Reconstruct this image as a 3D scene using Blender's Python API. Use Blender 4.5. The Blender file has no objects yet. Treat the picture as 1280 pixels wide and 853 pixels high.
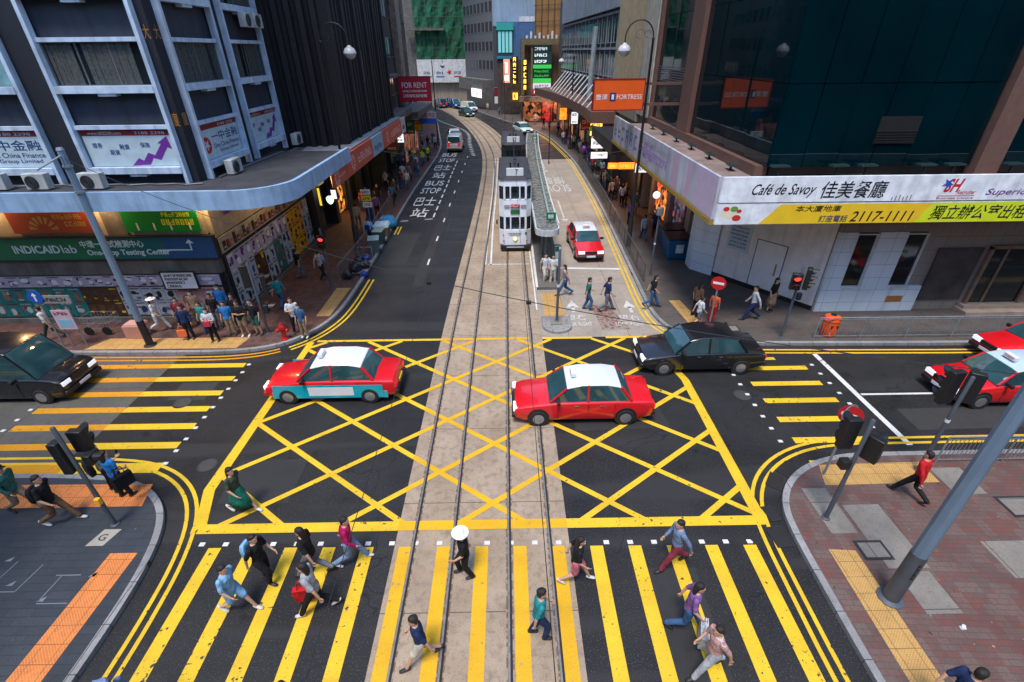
import bpy, bmesh, math, random
from mathutils import Vector, Matrix
R = math.radians
rnd = random.Random(7)
sc = bpy.context.scene
COL = sc.collection

# ------------------------------------------------------------------ camera, world, sun, exposure
CAM_H = 10.9
F_PX, PITCH, YAW, ROLL = 602.5, 0.542218, 0.008781, -0.009381
cp, sp, cyw, syw = math.cos(PITCH), math.sin(PITCH), math.cos(YAW), math.sin(YAW)
fwd = Vector((syw*cp, cyw*cp, -sp)); rt = Vector((cyw, -syw, 0)); up = rt.cross(fwd)
CR = rt*math.cos(ROLL) + up*math.sin(ROLL); CU = -rt*math.sin(ROLL) + up*math.cos(ROLL)
cam_d = bpy.data.cameras.new('camera'); cam = bpy.data.objects.new('camera', cam_d); COL.objects.link(cam)
cam.matrix_world = Matrix(((CR.x, CU.x, -fwd.x, 0), (CR.y, CU.y, -fwd.y, 0), (CR.z, CU.z, -fwd.z, CAM_H), (0, 0, 0, 1)))
cam_d.sensor_width = 36; cam_d.lens = 36*F_PX/1280; cam_d.clip_end = 3000; cam_d.clip_start = .1
sc.camera = cam
SUN_EL, SUN_AZ = R(68), R(200)      # a high, veiled sun behind the camera
w = bpy.data.worlds.new('World'); sc.world = w; w.use_nodes = True
nt = w.node_tree; sky = nt.nodes.new('ShaderNodeTexSky'); sky.sky_type = 'NISHITA'; sky.sun_disc = False
sky.sun_elevation = SUN_EL; sky.sun_rotation = SUN_AZ; sky.air_density = 1.0; sky.dust_density = .3
bg = nt.nodes['Background']; bg.inputs[1].default_value = .15
nt.links.new(sky.outputs[0], bg.inputs[0])
sd = bpy.data.lights.new('sun', 'SUN'); sd.energy = 1.5; sd.angle = R(16); sd.color = (1, .93, .85)
sun = bpy.data.objects.new('sun', sd); COL.objects.link(sun)
dv = Vector((math.sin(SUN_AZ)*math.cos(SUN_EL), math.cos(SUN_AZ)*math.cos(SUN_EL), math.sin(SUN_EL)))
sun.rotation_euler = dv.to_track_quat('Z', 'Y').to_euler(); sun.location = (0, -20, 60)
sc.view_settings.view_transform = 'Standard'; sc.view_settings.look = 'None'
sc.view_settings.exposure = 1.45; sc.view_settings.gamma = 1
sc.cycles.max_bounces = 6; sc.cycles.use_denoising = True

# ------------------------------------------------------------------ measuring: a point of the plan from sight lines taken at the camera's spot
def at(px, py, z=0):
    d = CR*(px-640) - CU*(py-426.5) + fwd*F_PX
    t = (CAM_H-z)/-d.z
    return Vector((d.x*t, d.y*t, z))

# ------------------------------------------------------------------ materials
MC = {}
def nodes(name):
    m = bpy.data.materials.new(name); m.use_nodes = True
    n = m.node_tree.nodes; l = m.node_tree.links; return m, n, l, n['Principled BSDF']
def coord(n, world): 
    if world:
        return n.new('ShaderNodeNewGeometry').outputs['Position']
    return n.new('ShaderNodeTexCoord').outputs['Object']
def mixc(n, l, fac, a, b):
    x = n.new('ShaderNodeMix'); x.data_type = 'RGBA'
    for i, v in ((6, a), (7, b)):
        if isinstance(v, tuple): x.inputs[i].default_value = (*v, 1)
        else: l.new(v, x.inputs[i])
    if isinstance(fac, (int, float)): x.inputs[0].default_value = fac
    else: l.new(fac, x.inputs[0])
    return x.outputs[2]
def ramp(n, l, src, p0, p1):
    r = n.new('ShaderNodeMapRange'); r.inputs[1].default_value = p0; r.inputs[2].default_value = p1; l.new(src, r.inputs[0]); return r.outputs[0]
def noise(n, l, co, s, det=4, sc3=None):
    t = n.new('ShaderNodeTexNoise'); t.inputs['Scale'].default_value = s; t.inputs['Detail'].default_value = det
    if sc3:
        mp = n.new('ShaderNodeMapping'); mp.inputs['Scale'].default_value = sc3; l.new(co, mp.inputs[0]); co = mp.outputs[0]
    l.new(co, t.inputs['Vector']); return t.outputs['Fac']
def bump(n, l, b, h, st, dist=.01):
    x = n.new('ShaderNodeBump'); x.inputs['Strength'].default_value = st; x.inputs['Distance'].default_value = dist
    l.new(h, x.inputs['Height']); l.new(x.outputs[0], b.inputs['Normal'])
def mat(name, col, rough=.6, var=.18, s=2.5, bs=0, bsc=30, metal=0, world=False, streak=0, emit=0, spec=.5, ecol=None, coat=0, fine=0):
    if name in MC: return MC[name]
    m, n, l, b = nodes(name); MC[name] = m
    co = coord(n, world)
    a = tuple(max(0, c*(1-var)) for c in col); c2 = tuple(min(1, c*(1+var)) for c in col)
    f = ramp(n, l, noise(n, l, co, s), .3, .7)
    out = mixc(n, l, f, a, c2)
    if streak:
        f2 = ramp(n, l, noise(n, l, co, 1.0, 5, (3, 3, .25)), .48, .72)
        mm = n.new('ShaderNodeMath'); mm.operation = 'MULTIPLY'; mm.inputs[1].default_value = streak; l.new(f2, mm.inputs[0])
        out = mixc(n, l, mm.outputs[0], out, tuple(c*.35 for c in col))
    if fine:
        f3 = ramp(n, l, noise(n, l, co, 60, 2), .35, .65)
        mm = n.new('ShaderNodeMath'); mm.operation = 'MULTIPLY'; mm.inputs[1].default_value = fine; l.new(f3, mm.inputs[0])
        out = mixc(n, l, mm.outputs[0], out, tuple(min(1, c*2.1+.02) for c in col))
    l.new(out, b.inputs['Base Color'])
    b.inputs['Roughness'].default_value = rough; b.inputs['Metallic'].default_value = metal
    b.inputs['Specular IOR Level'].default_value = spec; b.inputs['Coat Weight'].default_value = coat
    if emit:
        b.inputs['Emission Color'].default_value = (*(ecol or col), 1); b.inputs['Emission Strength'].default_value = emit
    if bs: bump(n, l, b, noise(n, l, co, bsc, 3), bs)
    return m
def plain(name, col, rough=.5, **k): return mat(name, col, rough, var=k.pop('var', .08), **k)

# ground materials, all laid out in the plan's own metres
def m_asphalt():
    m, n, l, b = nodes('asphalt'); co = coord(n, True)
    base = mixc(n, l, ramp(n, l, noise(n, l, co, .35, 5), .35, .65), (.0115, .0112, .0115), (.021, .0203, .0208))
    tr = ramp(n, l, noise(n, l, co, .6, 4, (.15, 2.2, 1)), .5, .7)
    base = mixc(n, l, tr, base, (.017, .0165, .0165))
    sp_ = ramp(n, l, noise(n, l, co, 34, 2), .60, .70)
    base = mixc(n, l, sp_, base, (.085, .08, .078))
    oil = ramp(n, l, noise(n, l, co, 1.1, 3), .66, .74)
    base = mixc(n, l, oil, base, (.006, .006, .0065))
    pol = ramp(n, l, noise(n, l, co, .5, 2, (.12, 1.6, 1)), .55, .62)
    base = mixc(n, l, pol, base, (.027, .0262, .0262))
    v = n.new('ShaderNodeTexVoronoi'); v.feature = 'DISTANCE_TO_EDGE'; v.inputs['Scale'].default_value = .22
    wv = n.new('ShaderNodeTexNoise'); wv.inputs['Scale'].default_value = 1.2; l.new(co, wv.inputs['Vector'])
    ad = n.new('ShaderNodeVectorMath'); ad.operation = 'ADD'; l.new(co, ad.inputs[0]); l.new(wv.outputs['Color'], ad.inputs[1]); l.new(ad.outputs[0], v.inputs['Vector'])
    cr = ramp(n, l, v.outputs['Distance'], .004, .0)
    base = mixc(n, l, cr, base, (.008, .008, .008))
    l.new(base, b.inputs['Base Color']); 
    l.new(ramp(n, l, noise(n, l, co, .8, 4), -.4, 1.2), b.inputs['Roughness'])
    b.inputs['Specular IOR Level'].default_value = .35
    bump(n, l, b, noise(n, l, co, 45, 2), .5, .01); return m
def m_concrete(name, c1, c2, jx, jy, stain=.5):
    m, n, l, b = nodes(name); co = coord(n, True)
    base = mixc(n, l, ramp(n, l, noise(n, l, co, .7, 6), .3, .7), c1, c2)
    dk = ramp(n, l, noise(n, l, co, 5, 6), .48, .75)
    mm = n.new('ShaderNodeMath'); mm.operation = 'MULTIPLY'; mm.inputs[1].default_value = stain; l.new(dk, mm.inputs[0])
    base = mixc(n, l, mm.outputs[0], base, tuple(c*.5 for c in c1))
    f3 = ramp(n, l, noise(n, l, co, 40, 3), .55, .68)
    mm = n.new('ShaderNodeMath'); mm.operation = 'MULTIPLY'; mm.inputs[1].default_value = .55; l.new(f3, mm.inputs[0])
    base = mixc(n, l, mm.outputs[0], base, tuple(c*.42 for c in c1))
    br = n.new('ShaderNodeTexBrick'); br.offset = 0; l.new(co, br.inputs['Vector'])
    br.inputs['Scale'].default_value = 1; br.inputs['Brick Width'].default_value = jx; br.inputs['Row Height'].default_value = jy
    br.inputs['Mortar Size'].default_value = .012; br.inputs['Mortar Smooth'].default_value = .2
    base = mixc(n, l, br.outputs['Fac'], base, tuple(c*.3 for c in c1))
    l.new(base, b.inputs['Base Color']); b.inputs['Roughness'].default_value = .75
    bump(n, l, b, noise(n, l, co, 30, 3), .4, .01); return m
def m_bricks(name, c1, c2, c3, bw, bh, mort, rough=.75, off=.5, msize=.006, patch=.35, rot=0):
    m, n, l, b = nodes(name); co = coord(n, True)
    if rot:
        mp = n.new('ShaderNodeMapping'); mp.inputs['Rotation'].default_value = (0, 0, rot); l.new(co, mp.inputs[0]); co = mp.outputs[0]
    br = n.new('ShaderNodeTexBrick'); br.offset = off; l.new(co, br.inputs['Vector'])
    br.inputs['Scale'].default_value = 1; br.inputs['Brick Width'].default_value = bw; br.inputs['Row Height'].default_value = bh
    br.inputs['Mortar Size'].default_value = msize; br.inputs['Mortar Smooth'].default_value = .3
    br.inputs['Color1'].default_value = (*c1, 1); br.inputs['Color2'].default_value = (*c2, 1); br.inputs['Mortar'].default_value = (*mort, 1)
    # a second, coarser lottery replaces some of the blocks with grey ones
    vo = n.new('ShaderNodeTexVoronoi'); vo.distance = 'CHEBYCHEV'; vo.inputs['Randomness'].default_value = 0; vo.inputs['Scale'].default_value = 1/(bw)
    l.new(co, vo.inputs['Vector'])
    sr = n.new('ShaderNodeSeparateColor'); l.new(vo.outputs['Color'], sr.inputs[0])
    g = ramp(n, l, sr.outputs[0], .5, .56)
    g2 = n.new('ShaderNodeMath'); g2.operation = 'MULTIPLY'; l.new(g, g2.inputs[0]); g2.inputs[1].default_value = patch*2
    inv = n.new('ShaderNodeMath'); inv.operation = 'SUBTRACT'; inv.inputs[0].default_value = 1; l.new(br.outputs['Fac'], inv.inputs[1])
    g3 = n.new('ShaderNodeMath'); g3.operation = 'MULTIPLY'; l.new(g2.outputs[0], g3.inputs[0]); l.new(inv.outputs[0], g3.inputs[1]); g3.use_clamp = True
    base = mixc(n, l, g3.outputs[0], br.outputs['Color'], c3)
    dk = ramp(n, l, noise(n, l, co, .9, 6), .4, .75)
    mm = n.new('ShaderNodeMath'); mm.operation = 'MULTIPLY'; mm.inputs[1].default_value = .6; l.new(dk, mm.inputs[0])
    base = mixc(n, l, mm.outputs[0], base, tuple(c*.45 for c in c1))
    f3 = ramp(n, l, noise(n, l, co, 30, 3), .5, .75)
    base = mixc(n, l, f3, base, tuple(c*.7 for c in c1))
    base = mixc(n, l, ramp(n, l, noise(n, l, co, 7, 1), .74, .78), base, (.02, .02, .02))
    base = mixc(n, l, ramp(n, l, noise(n, l, co, 8.3, 1), .76, .79), base, tuple(min(1, c*2) for c in c3))
    l.new(base, b.inputs['Base Color']); b.inputs['Roughness'].default_value = rough
    bump(n, l, b, inv.outputs[0], .5, .004); return m
def m_paint(name, col, under, wear=.60, rough=.55, s=7):
    m, n, l, b = nodes(name); co = coord(n, True)
    big = noise(n, l, co, .35, 3)
    f = noise(n, l, co, s, 8)
    ad = n.new('ShaderNodeMath'); ad.operation = 'MULTIPLY_ADD'; l.new(big, ad.inputs[0]); ad.inputs[1].default_value = .35; l.new(f, ad.inputs[2])
    fac = ramp(n, l, ad.outputs[0], wear+.17, wear+.21)
    c = mixc(n, l, ramp(n, l, noise(n, l, co, 1.3, 5), .3, .75), tuple(x*.86 for x in col), col)
    c = mixc(n, l, ramp(n, l, noise(n, l, co, 50, 2), .5, .9), c, tuple(x*.6 for x in col))
    gr = ramp(n, l, noise(n, l, co, .9, 5, (.35, 1.4, 1)), .45, .72); g2 = n.new('ShaderNodeMath'); g2.operation = 'MULTIPLY'; g2.inputs[1].default_value = .38; l.new(gr, g2.inputs[0])
    c = mixc(n, l, g2.outputs[0], c, tuple(x*.42+.01 for x in col))
    ck = ramp(n, l, noise(n, l, co, 22, 6), .66, .70); c = mixc(n, l, ck, c, under)
    c = mixc(n, l, fac, c, under)
    l.new(c, b.inputs['Base Color']); b.inputs['Roughness'].default_value = rough; b.inputs['Specular IOR Level'].default_value = .3
    bump(n, l, b, noise(n, l, co, 60, 2), .25, .006); return m
def m_tactile(name, col):
    m, n, l, b = nodes(name); co = coord(n, True)
    se = n.new('ShaderNodeSeparateXYZ'); l.new(co, se.inputs[0])
    hs = []
    for k in (0, 1):
        a = n.new('ShaderNodeMath'); a.operation = 'MULTIPLY'; a.inputs[1].default_value = 2*math.pi/.066; l.new(se.outputs[k], a.inputs[0])
        s_ = n.new('ShaderNodeMath'); s_.operation = 'SINE'; l.new(a.outputs[0], s_.inputs[0]); hs.append(s_.outputs[0])
    pr = n.new('ShaderNodeMath'); pr.operation = 'MULTIPLY'; l.new(hs[0], pr.inputs[0]); l.new(hs[1], pr.inputs[1])
    dot = ramp(n, l, pr.outputs[0], .2, .6)
    br = n.new('ShaderNodeTexBrick'); br.offset = 0; l.new(co, br.inputs['Vector']); br.inputs['Scale'].default_value = 1
    br.inputs['Brick Width'].default_value = .4; br.inputs['Row Height'].default_value = .4; br.inputs['Mortar Size'].default_value = .007
    base = mixc(n, l, ramp(n, l, noise(n, l, co, 2, 5), .3, .7), tuple(c*.75 for c in col), col)
    base = mixc(n, l, ramp(n, l, noise(n, l, co, 9, 5), .5, .8), base, tuple(c*.55 for c in col))
    base = mixc(n, l, dot, base, tuple(min(1, c*1.25) for c in col))
    base = mixc(n, l, br.outputs['Fac'], base, tuple(c*.3 for c in col))
    l.new(base, b.inputs['Base Color']); b.inputs['Roughness'].default_value = .65
    bump(n, l, b, dot, .8, .006); return m
ASPH = m_asphalt()
BED = m_concrete('track concrete', (.27, .20, .135), (.385, .30, .215), 40, 3.1, .6)
CROAD = m_concrete('road concrete', (.27, .225, .18), (.36, .31, .255), 2.7, 6.0, .4)
CROADG = m_concrete('grey road concrete', (.07, .066, .058), (.10, .094, .084), 3.4, 5.0, .45)
PAVE_LF = m_bricks('red brown paving', (.12, .038, .03), (.07, .042, .037), (.13, .08, .07), .2, .1, (.03, .022, .02))
PAVE_NR = m_bricks('red and grey block paving', (.155, .056, .046), (.095, .076, .068), (.15, .128, .11), .26, .13, (.06, .045, .04), patch=.22, rot=.05)
PAVE_NL = m_bricks('blue grey slab paving', (.028, .036, .047), (.042, .050, .062), (.035, .043, .052), .6, .2, (.012, .014, .018), patch=.2)
PAVE_RF = m_bricks('grey paving', (.10, .085, .075), (.07, .062, .058), (.11, .075, .06), .4, .2, (.04, .034, .03), patch=.3)
KERB = m_concrete('kerb granite', (.20, .20, .20), (.30, .30, .30), 1, 1, .5)
YEL = m_paint('yellow road paint', (.78, .50, .025), (.05, .045, .04), .66)
YELW = m_paint('worn yellow road paint', (.76, .42, .012), (.30, .22, .14), .66, s=5)
YELO = m_paint('old orange road paint', (.68, .30, .012), (.13, .10, .06), .64)
WHI = m_paint('white road paint', (.70, .70, .68), (.06, .06, .06), .66); WHW = m_paint('worn white road paint', (.60, .59, .56), (.28, .24, .19), .56, s=4)
TACY = m_tactile('yellow tactile paving', (.50, .29, .09)); TACO = m_tactile('orange tactile paving', (.66, .21, .05))
SLAB = m_concrete('pale slab', (.17, .155, .135), (.24, .22, .195), 3, 3, .4)
IRON = plain('dark iron', (.025, .025, .027), .5, bs=.3)
STEEL = mat('rail steel', (.30, .27, .24), .42, metal=.6, var=.25, s=8, world=True)
GROOVE = plain('rail groove', (.018, .014, .012), .8)
RUST = m_paint('rust stain', (.20, .12, .07), (.30, .24, .18), .5)

# ------------------------------------------------------------------ mesh helper
def wl(o):
    v = Vector(o.location)
    while o.parent: o = o.parent; v += o.location
    return v
def tag(o, label=None, cat=None, group=None, kind=None):
    for k, v in (('label', label), ('category', cat), ('group', group), ('kind', kind)):
        if v: o[k] = v
    return o
def thing(name, label, cat, loc=(0, 0, 0), group=None, rz=0):
    o = bpy.data.objects.new(name, None); COL.objects.link(o); o.location = loc; o.rotation_euler.z = rz
    o.empty_display_size = .2
    return tag(o, label, cat, group)
class Fr:
    'a vertical plane of a facade: a runs along u (left to right for who faces it), z up, d outwards'
    def __init__(s, x, y, ux, uy):
        k = math.hypot(ux, uy); s.o = Vector((x, y, 0)); s.u = Vector((ux/k, uy/k, 0)); s.n = Vector((s.u.y, -s.u.x, 0))
    def p(s, a, z, d=0): return s.o + s.u*a + s.n*d + Vector((0, 0, z))
class MB:
    def __init__(s): s.v = []; s.f = []; s.m = []; s.c = []
    def add(s, vs, fs, mi=0):
        b = len(s.v); s.c.append((b, len(s.f), len(fs), len(vs))); s.v += [tuple(v) for v in vs]; s.f += [tuple(b+i for i in f) for f in fs]; s.m += [mi]*len(fs); return s
    def hexa(s, P, mi=0):   # P: 4 bottom + 4 top
        return s.add(P, [(3, 2, 1, 0), (4, 5, 6, 7), (0, 1, 5, 4), (1, 2, 6, 5), (2, 3, 7, 6), (3, 0, 4, 7)], mi)
    def box(s, x0, x1, y0, y1, z0, z1, mi=0):
        return s.hexa([(x0, y0, z0), (x1, y0, z0), (x1, y1, z0), (x0, y1, z0), (x0, y0, z1), (x1, y0, z1), (x1, y1, z1), (x0, y1, z1)], mi)
    def fbox(s, F, a0, a1, z0, z1, d0, d1, mi=0):
        q = [F.p(a0, z0, d1), F.p(a1, z0, d1), F.p(a1, z0, d0), F.p(a0, z0, d0), F.p(a0, z1, d1), F.p(a1, z1, d1), F.p(a1, z1, d0), F.p(a0, z1, d0)]
        return s.hexa(q, mi)
    def jit(s, k):
        'glass panes never hang perfectly true'
        a, b = rnd.uniform(-k, k), rnd.uniform(-k, k); n = s.v; z0 = min(v[2] for v in n); z1 = max(v[2] for v in n); x0, x1 = min(v[0] for v in n), max(v[0] for v in n); y0, y1 = min(v[1] for v in n), max(v[1] for v in n)
        alongx = x1-x0 > y1-y0
        s.v = [(v[0]+(0 if alongx else a*(v[2]-z0)+b*(v[1]-y0)), v[1]+(a*(v[2]-z0)+b*(v[0]-x0) if alongx else 0), v[2]) for v in n]; return s
    def prism(s, pts, z0, z1, mi=0, bottom=True):
        n = len(pts); vs = [(p[0], p[1], z0) for p in pts] + [(p[0], p[1], z1) for p in pts]
        fs = [tuple(range(n, 2*n))] + [(i, (i+1) % n, n+(i+1) % n, n+i) for i in range(n)]
        if bottom: fs.append(tuple(range(n-1, -1, -1)))
        return s.add(vs, fs, mi)
    def poly(s, pts, mi=0): return s.add(pts, [tuple(range(len(pts)))], mi)
    def tube(s, a, b, r0, r1=None, n=8, mi=0, cap=True):
        a, b = Vector(a), Vector(b); r1 = r0 if r1 is None else r1; d = b-a
        if d.length < 1e-6: return s
        d.normalize(); x = d.orthogonal().normalized(); y = d.cross(x); vs = []
        for c, r in ((a, r0), (b, r1)):
            for i in range(n): t = 2*math.pi*i/n; vs.append(c + x*(r*math.cos(t)) + y*(r*math.sin(t)))
        fs = [(i, (i+1) % n, n+(i+1) % n, n+i) for i in range(n)]
        if cap: fs += [tuple(range(n-1, -1, -1)), tuple(range(n, 2*n))]
        return s.add(vs, fs, mi)
    def path(s, pts, r, n=6, mi=0):
        for a, b in zip(pts, pts[1:]): s.tube(a, b, r, n=n, mi=mi)
        return s
    def lathe(s, c, prof, n=16, mi=0, ax='z', sx=1, sy=1):
        vs = []; c = Vector(c)
        for r, h in prof:
            for i in range(n):
                t = 2*math.pi*i/n; u, v = r*math.cos(t)*sx, r*math.sin(t)*sy
                vs.append(c + (Vector((u, v, h)) if ax == 'z' else Vector((h, u, v)) if ax == 'x' else Vector((u, h, v))))
        fs = [(k*n+i, k*n+(i+1) % n, (k+1)*n+(i+1) % n, (k+1)*n+i) for k in range(len(prof)-1) for i in range(n)]
        fs += [tuple(range(n-1, -1, -1)), tuple(range((len(prof)-1)*n, len(prof)*n))]
        return s.add(vs, fs, mi)
    def loft(s, rings, mi=0, cap=True):
        n = len(rings[0]); vs = [p for r in rings for p in r]
        fs = [(k*n+i, k*n+(i+1) % n, (k+1)*n+(i+1) % n, (k+1)*n+i) for k in range(len(rings)-1) for i in range(n)]
        if cap: fs += [tuple(range(n-1, -1, -1)), tuple(range((len(rings)-1)*n, len(rings)*n))]
        return s.add(vs, fs, mi)
    def each(s, name, mats, parent, **k):
        'every piece as a mesh of its own'
        for b, f0, nf, nv in s.c:
            q = MB(); q.v = s.v[b:b+nv]; q.f = [tuple(i-b for i in f) for f in s.f[f0:f0+nf]]; q.m = s.m[f0:f0+nf]; o = q.build(name, mats, parent, **k)
        return o
    def build(s, name, mats, parent=None, smooth=False, bev=0, fix=True, loc=None):
        if not isinstance(mats, (list, tuple)): mats = [mats]
        me = bpy.data.meshes.new(name)
        L = wl(parent) if parent else Vector(loc or (0, 0, 0))
        me.from_pydata([(v[0]-L.x, v[1]-L.y, v[2]-L.z) for v in s.v], [], s.f)
        for m in mats: me.materials.append(m)
        for i, p in enumerate(me.polygons): p.material_index = s.m[i]
        if fix:
            bm = bmesh.new(); bm.from_mesh(me); bmesh.ops.recalc_face_normals(bm, faces=bm.faces); bm.to_mesh(me); bm.free()
        if smooth:
            me.shade_smooth(); me.set_sharp_from_angle(angle=R(38))
        o = bpy.data.objects.new(name, me); COL.objects.link(o)
        if parent: o.parent = parent
        elif loc: o.location = loc
        if bev:
            md = o.modifiers.new('bevel', 'BEVEL'); md.width = bev; md.segments = 2; md.limit_method = 'ANGLE'; md.angle_limit = R(40)
            me.shade_smooth(); me.set_sharp_from_angle(angle=R(38))
        return o
def copy_tree(o, parent=None):
    c = o.copy(); COL.objects.link(c); c.parent = parent
    for ch in list(o.children): copy_tree(ch, c)
    return c
def place(o, x, y, z=0, rz=0, label=None, group=None):
    o.location = (x, y, z); o.rotation_euler.z = rz
    if label: o['label'] = label
    if group: o['group'] = group
    return o
def recol(o, m, i=0):
    o.material_slots[i].link = 'OBJECT'; o.material_slots[i].material = m
TXT = {}
def text_geo(s, shear=0, bold=.008):
    k = (s, shear, bold)
    if k not in TXT:
        c = bpy.data.curves.new('t', 'FONT'); c.body = s; c.shear = shear; c.offset = bold; c.resolution_u = 3; c.align_x = 'CENTER'
        o = bpy.data.objects.new('t', c); COL.objects.link(o)
        me = bpy.data.meshes.new_from_object(o.evaluated_get(bpy.context.evaluated_depsgraph_get()))
        vs = [Vector(v.co) for v in me.vertices]; fs = [tuple(p.vertices) for p in me.polygons]
        bpy.data.objects.remove(o); bpy.data.curves.remove(c); bpy.data.meshes.remove(me)
        x0 = min(v.x for v in vs); x1 = max(v.x for v in vs); y0 = min(v.y for v in vs); y1 = max(v.y for v in vs)
        TXT[k] = ([((v.x-x0)/(x1-x0), (v.y-y0)/(y1-y0)) for v in vs], fs)
    return TXT[k]
def ftext(mb, F, s, a0, a1, z0, z1, d, mi=0, shear=0, bold=.008):
    'lettering fitted into a rectangle of a facade plane'
    vs, fs = text_geo(s, shear, bold); return mb.add([F.p(a0+(a1-a0)*x, z0+(z1-z0)*y, d) for x, y in vs], fs, mi)
def gtext(mb, s, o, u, v, z, mi=0):
    'lettering on the ground: o corner, u width vector, v height vector'
    vs, fs = text_geo(s); o, u, v = Vector((*o, 0)), Vector((*u, 0)), Vector((*v, 0))
    return mb.add([o+u*x+v*y+Vector((0, 0, z)) for x, y in vs], fs, mi)
def offset(path, d):
    out = []
    for i, p in enumerate(path):
        a = Vector(path[max(0, i-1)]); b = Vector(path[min(len(path)-1, i+1)]); t = (b-a).normalized()
        out.append((p[0]-t.y*d, p[1]+t.x*d))
    return out
def strip(mb, path, w, z, mi=0, z2=None):
    L, Q = offset(path, w/2), offset(path, -w/2); n = len(path)
    vs = [(p[0], p[1], z) for p in L] + [(p[0], p[1], z) for p in Q]
    return mb.add(vs, [(i, i+1, n+i+1, n+i) for i in range(n-1)], mi)
def smooth_path(p, it=2):
    for _ in range(it):
        q = [p[0]]
        for a, b in zip(p, p[1:]): q += [(a[0]*.75+b[0]*.25, a[1]*.75+b[1]*.25), (a[0]*.25+b[0]*.75, a[1]*.25+b[1]*.75)]
        p = q + [p[-1]]
    return p
# ------------------------------------------------------------------ ground, tracks, pavements
def structure(mb, name, mats, **k): return tag(mb.build(name, mats, **k), kind='structure')
structure(MB().poly([(-900, -900, 0), (900, -900, 0), (900, 900, 0), (-900, 900, 0)]), 'road_asphalt', ASPH)
ZP = .13
KLF = [(-70, 17.5), (-21.7, 17.5), (-13, 17.3), (-11.2, 17.4), (-10, 17.75), (-9.1, 18.5), (-8.45, 19.6), (-8.1, 21), (-8.0, 24), (-8.05, 30), (-8.27, 37), (-8.35, 45), (-8.25, 55), (-8.15, 62), (-8.5, 69), (-9.96, 79), (-11.6, 91), (-13.6, 103), (-16, 115), (-22, 132), (-30, 150)]
KRF = [(70, 17.1), (22, 17.15), (11.1, 17.4), (9.3, 17.5), (8.2, 17.85), (7.35, 18.6), (6.9, 19.8), (6.85, 21.5), (6.95, 24), (7.2, 30), (7.55, 38), (7.7, 48), (7.7, 58), (7.15, 65.5), (6.26, 75), (3.7, 86), (-.2, 95), (-4.5, 108), (-8.9, 120), (-14.5, 133), (-22, 150)]
KNL = [(-70, 10.65), (-15.4, 10.6), (-11.9, 10.45), (-10.7, 10.1), (-9.8, 9.45), (-9.25, 8.6), (-8.95, 7.4), (-8.86, 6), (-8.86, 4.9), (-8.8, -45)]
KNR = [(70, 10.9), (11.5, 10.95), (9.9, 10.8), (8.8, 10.4), (7.95, 9.75), (7.45, 8.95), (7.3, 8), (7.25, 6.5), (7.2, 4.6), (7.1, -45)]
KLF, KRF, KNL, KNR = [smooth_path(k, 2) for k in (KLF, KRF, KNL, KNR)]
def pavement(path, corner, m, side, name):
    inner = offset(path, .16*side)
    structure(MB().prism(inner+corner, -.2, ZP), name, m)
    k = MB(); n = len(path); a, b = path, offset(path, .17*side)
    for i in range(n-1):
        k.hexa([(*a[i], -.1), (*a[i+1], -.1), (*b[i+1], -.1), (*b[i], -.1), (*a[i], ZP+.004), (*a[i+1], ZP+.004), (*b[i+1], ZP+.004), (*b[i], ZP+.004)])
    structure(k, 'kerb', KERB)
pavement(KLF, [(-90, 150), (-90, 17.5)], PAVE_LF, 1, 'pavement')
pavement(KRF, [(90, 150), (90, 17.1)], PAVE_RF, -1, 'pavement')
pavement(KNL, [(-90, -45), (-90, 10.65)], PAVE_NL, -1, 'pavement')
pavement(KNR, [(90, -45), (90, 10.9)], PAVE_NR, 1, 'pavement')
# track bed and concrete carriageways
BEDL = smooth_path([(-3.02, -45), (-3.0, 10), (-2.98, 20), (-2.75, 30), (-2.5, 42), (-2.5, 55), (-3.1, 66), (-4.9, 79), (-7.6, 93), (-11, 107), (-16, 122), (-24, 140)])
BEDR = smooth_path([(1.52, -45), (1.5, 10), (1.5, 20), (1.5, 30), (1.55, 42), (1.5, 55), (.9, 66), (-.8, 79), (-3.6, 93), (-7.3, 107), (-12.4, 122), (-20, 140)])
mb = MB(); n = len(BEDL)
mb.add([(*p, .006) for p in BEDL]+[(*p, .006) for p in BEDR], [(i, i+1, n+i+1, n+i) for i in range(n-1)])
structure(mb, 'tram_track_bed', BED)
structure(MB().poly([(1.5, 18.35, .004), (7.2, 18.35, .004), (7.6, 30, .004), (8, 45, .004), (8, 59, .004), (1.5, 59, .004)]), 'concrete_road', CROAD)
gA, gB, gC = at(225, 447), at(108, 558), at(60, 590)
structure(MB().poly([(-70, 10.6, .004), (gC.x, 10.6, .004), (gB.x, gB.y, .004), (gA.x, gA.y, .004), (gA.x+.2, 17.35, .004), (-70, 17.45, .004)]), 'grey_concrete_road', CROADG)
def trackline(off, y1=140):
    pts = []
    for a, b in zip(BEDL, BEDR):
        wd = b[0]-a[0]; c = (a[0]*(1-off)+b[0]*off, a[1]*(1-off)+b[1]*off); pts.append(c)
    return pts
for off in (.107, .335, .655, .89):
    pts = trackline(off)
    mb = MB(); strip(mb, pts, .17, .0085, 0); structure(mb, 'rail_stain', RUST)
    mb = MB(); strip(mb, pts, .10, .0215, 0); structure(mb, 'rail_groove', GROOVE)
    mb = MB(); strip(mb, offset(pts, .022), .045, .026, 0); structure(mb, 'tram_rail', STEEL)
mb = MB()
for i in (60, 140): pass
# ------------------------------------------------------------------ painted markings
Z1 = .009
def marking(mb, m=YEL, name='road_marking'): return structure(mb, name, m)
def sect(x0, x1): return None
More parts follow.
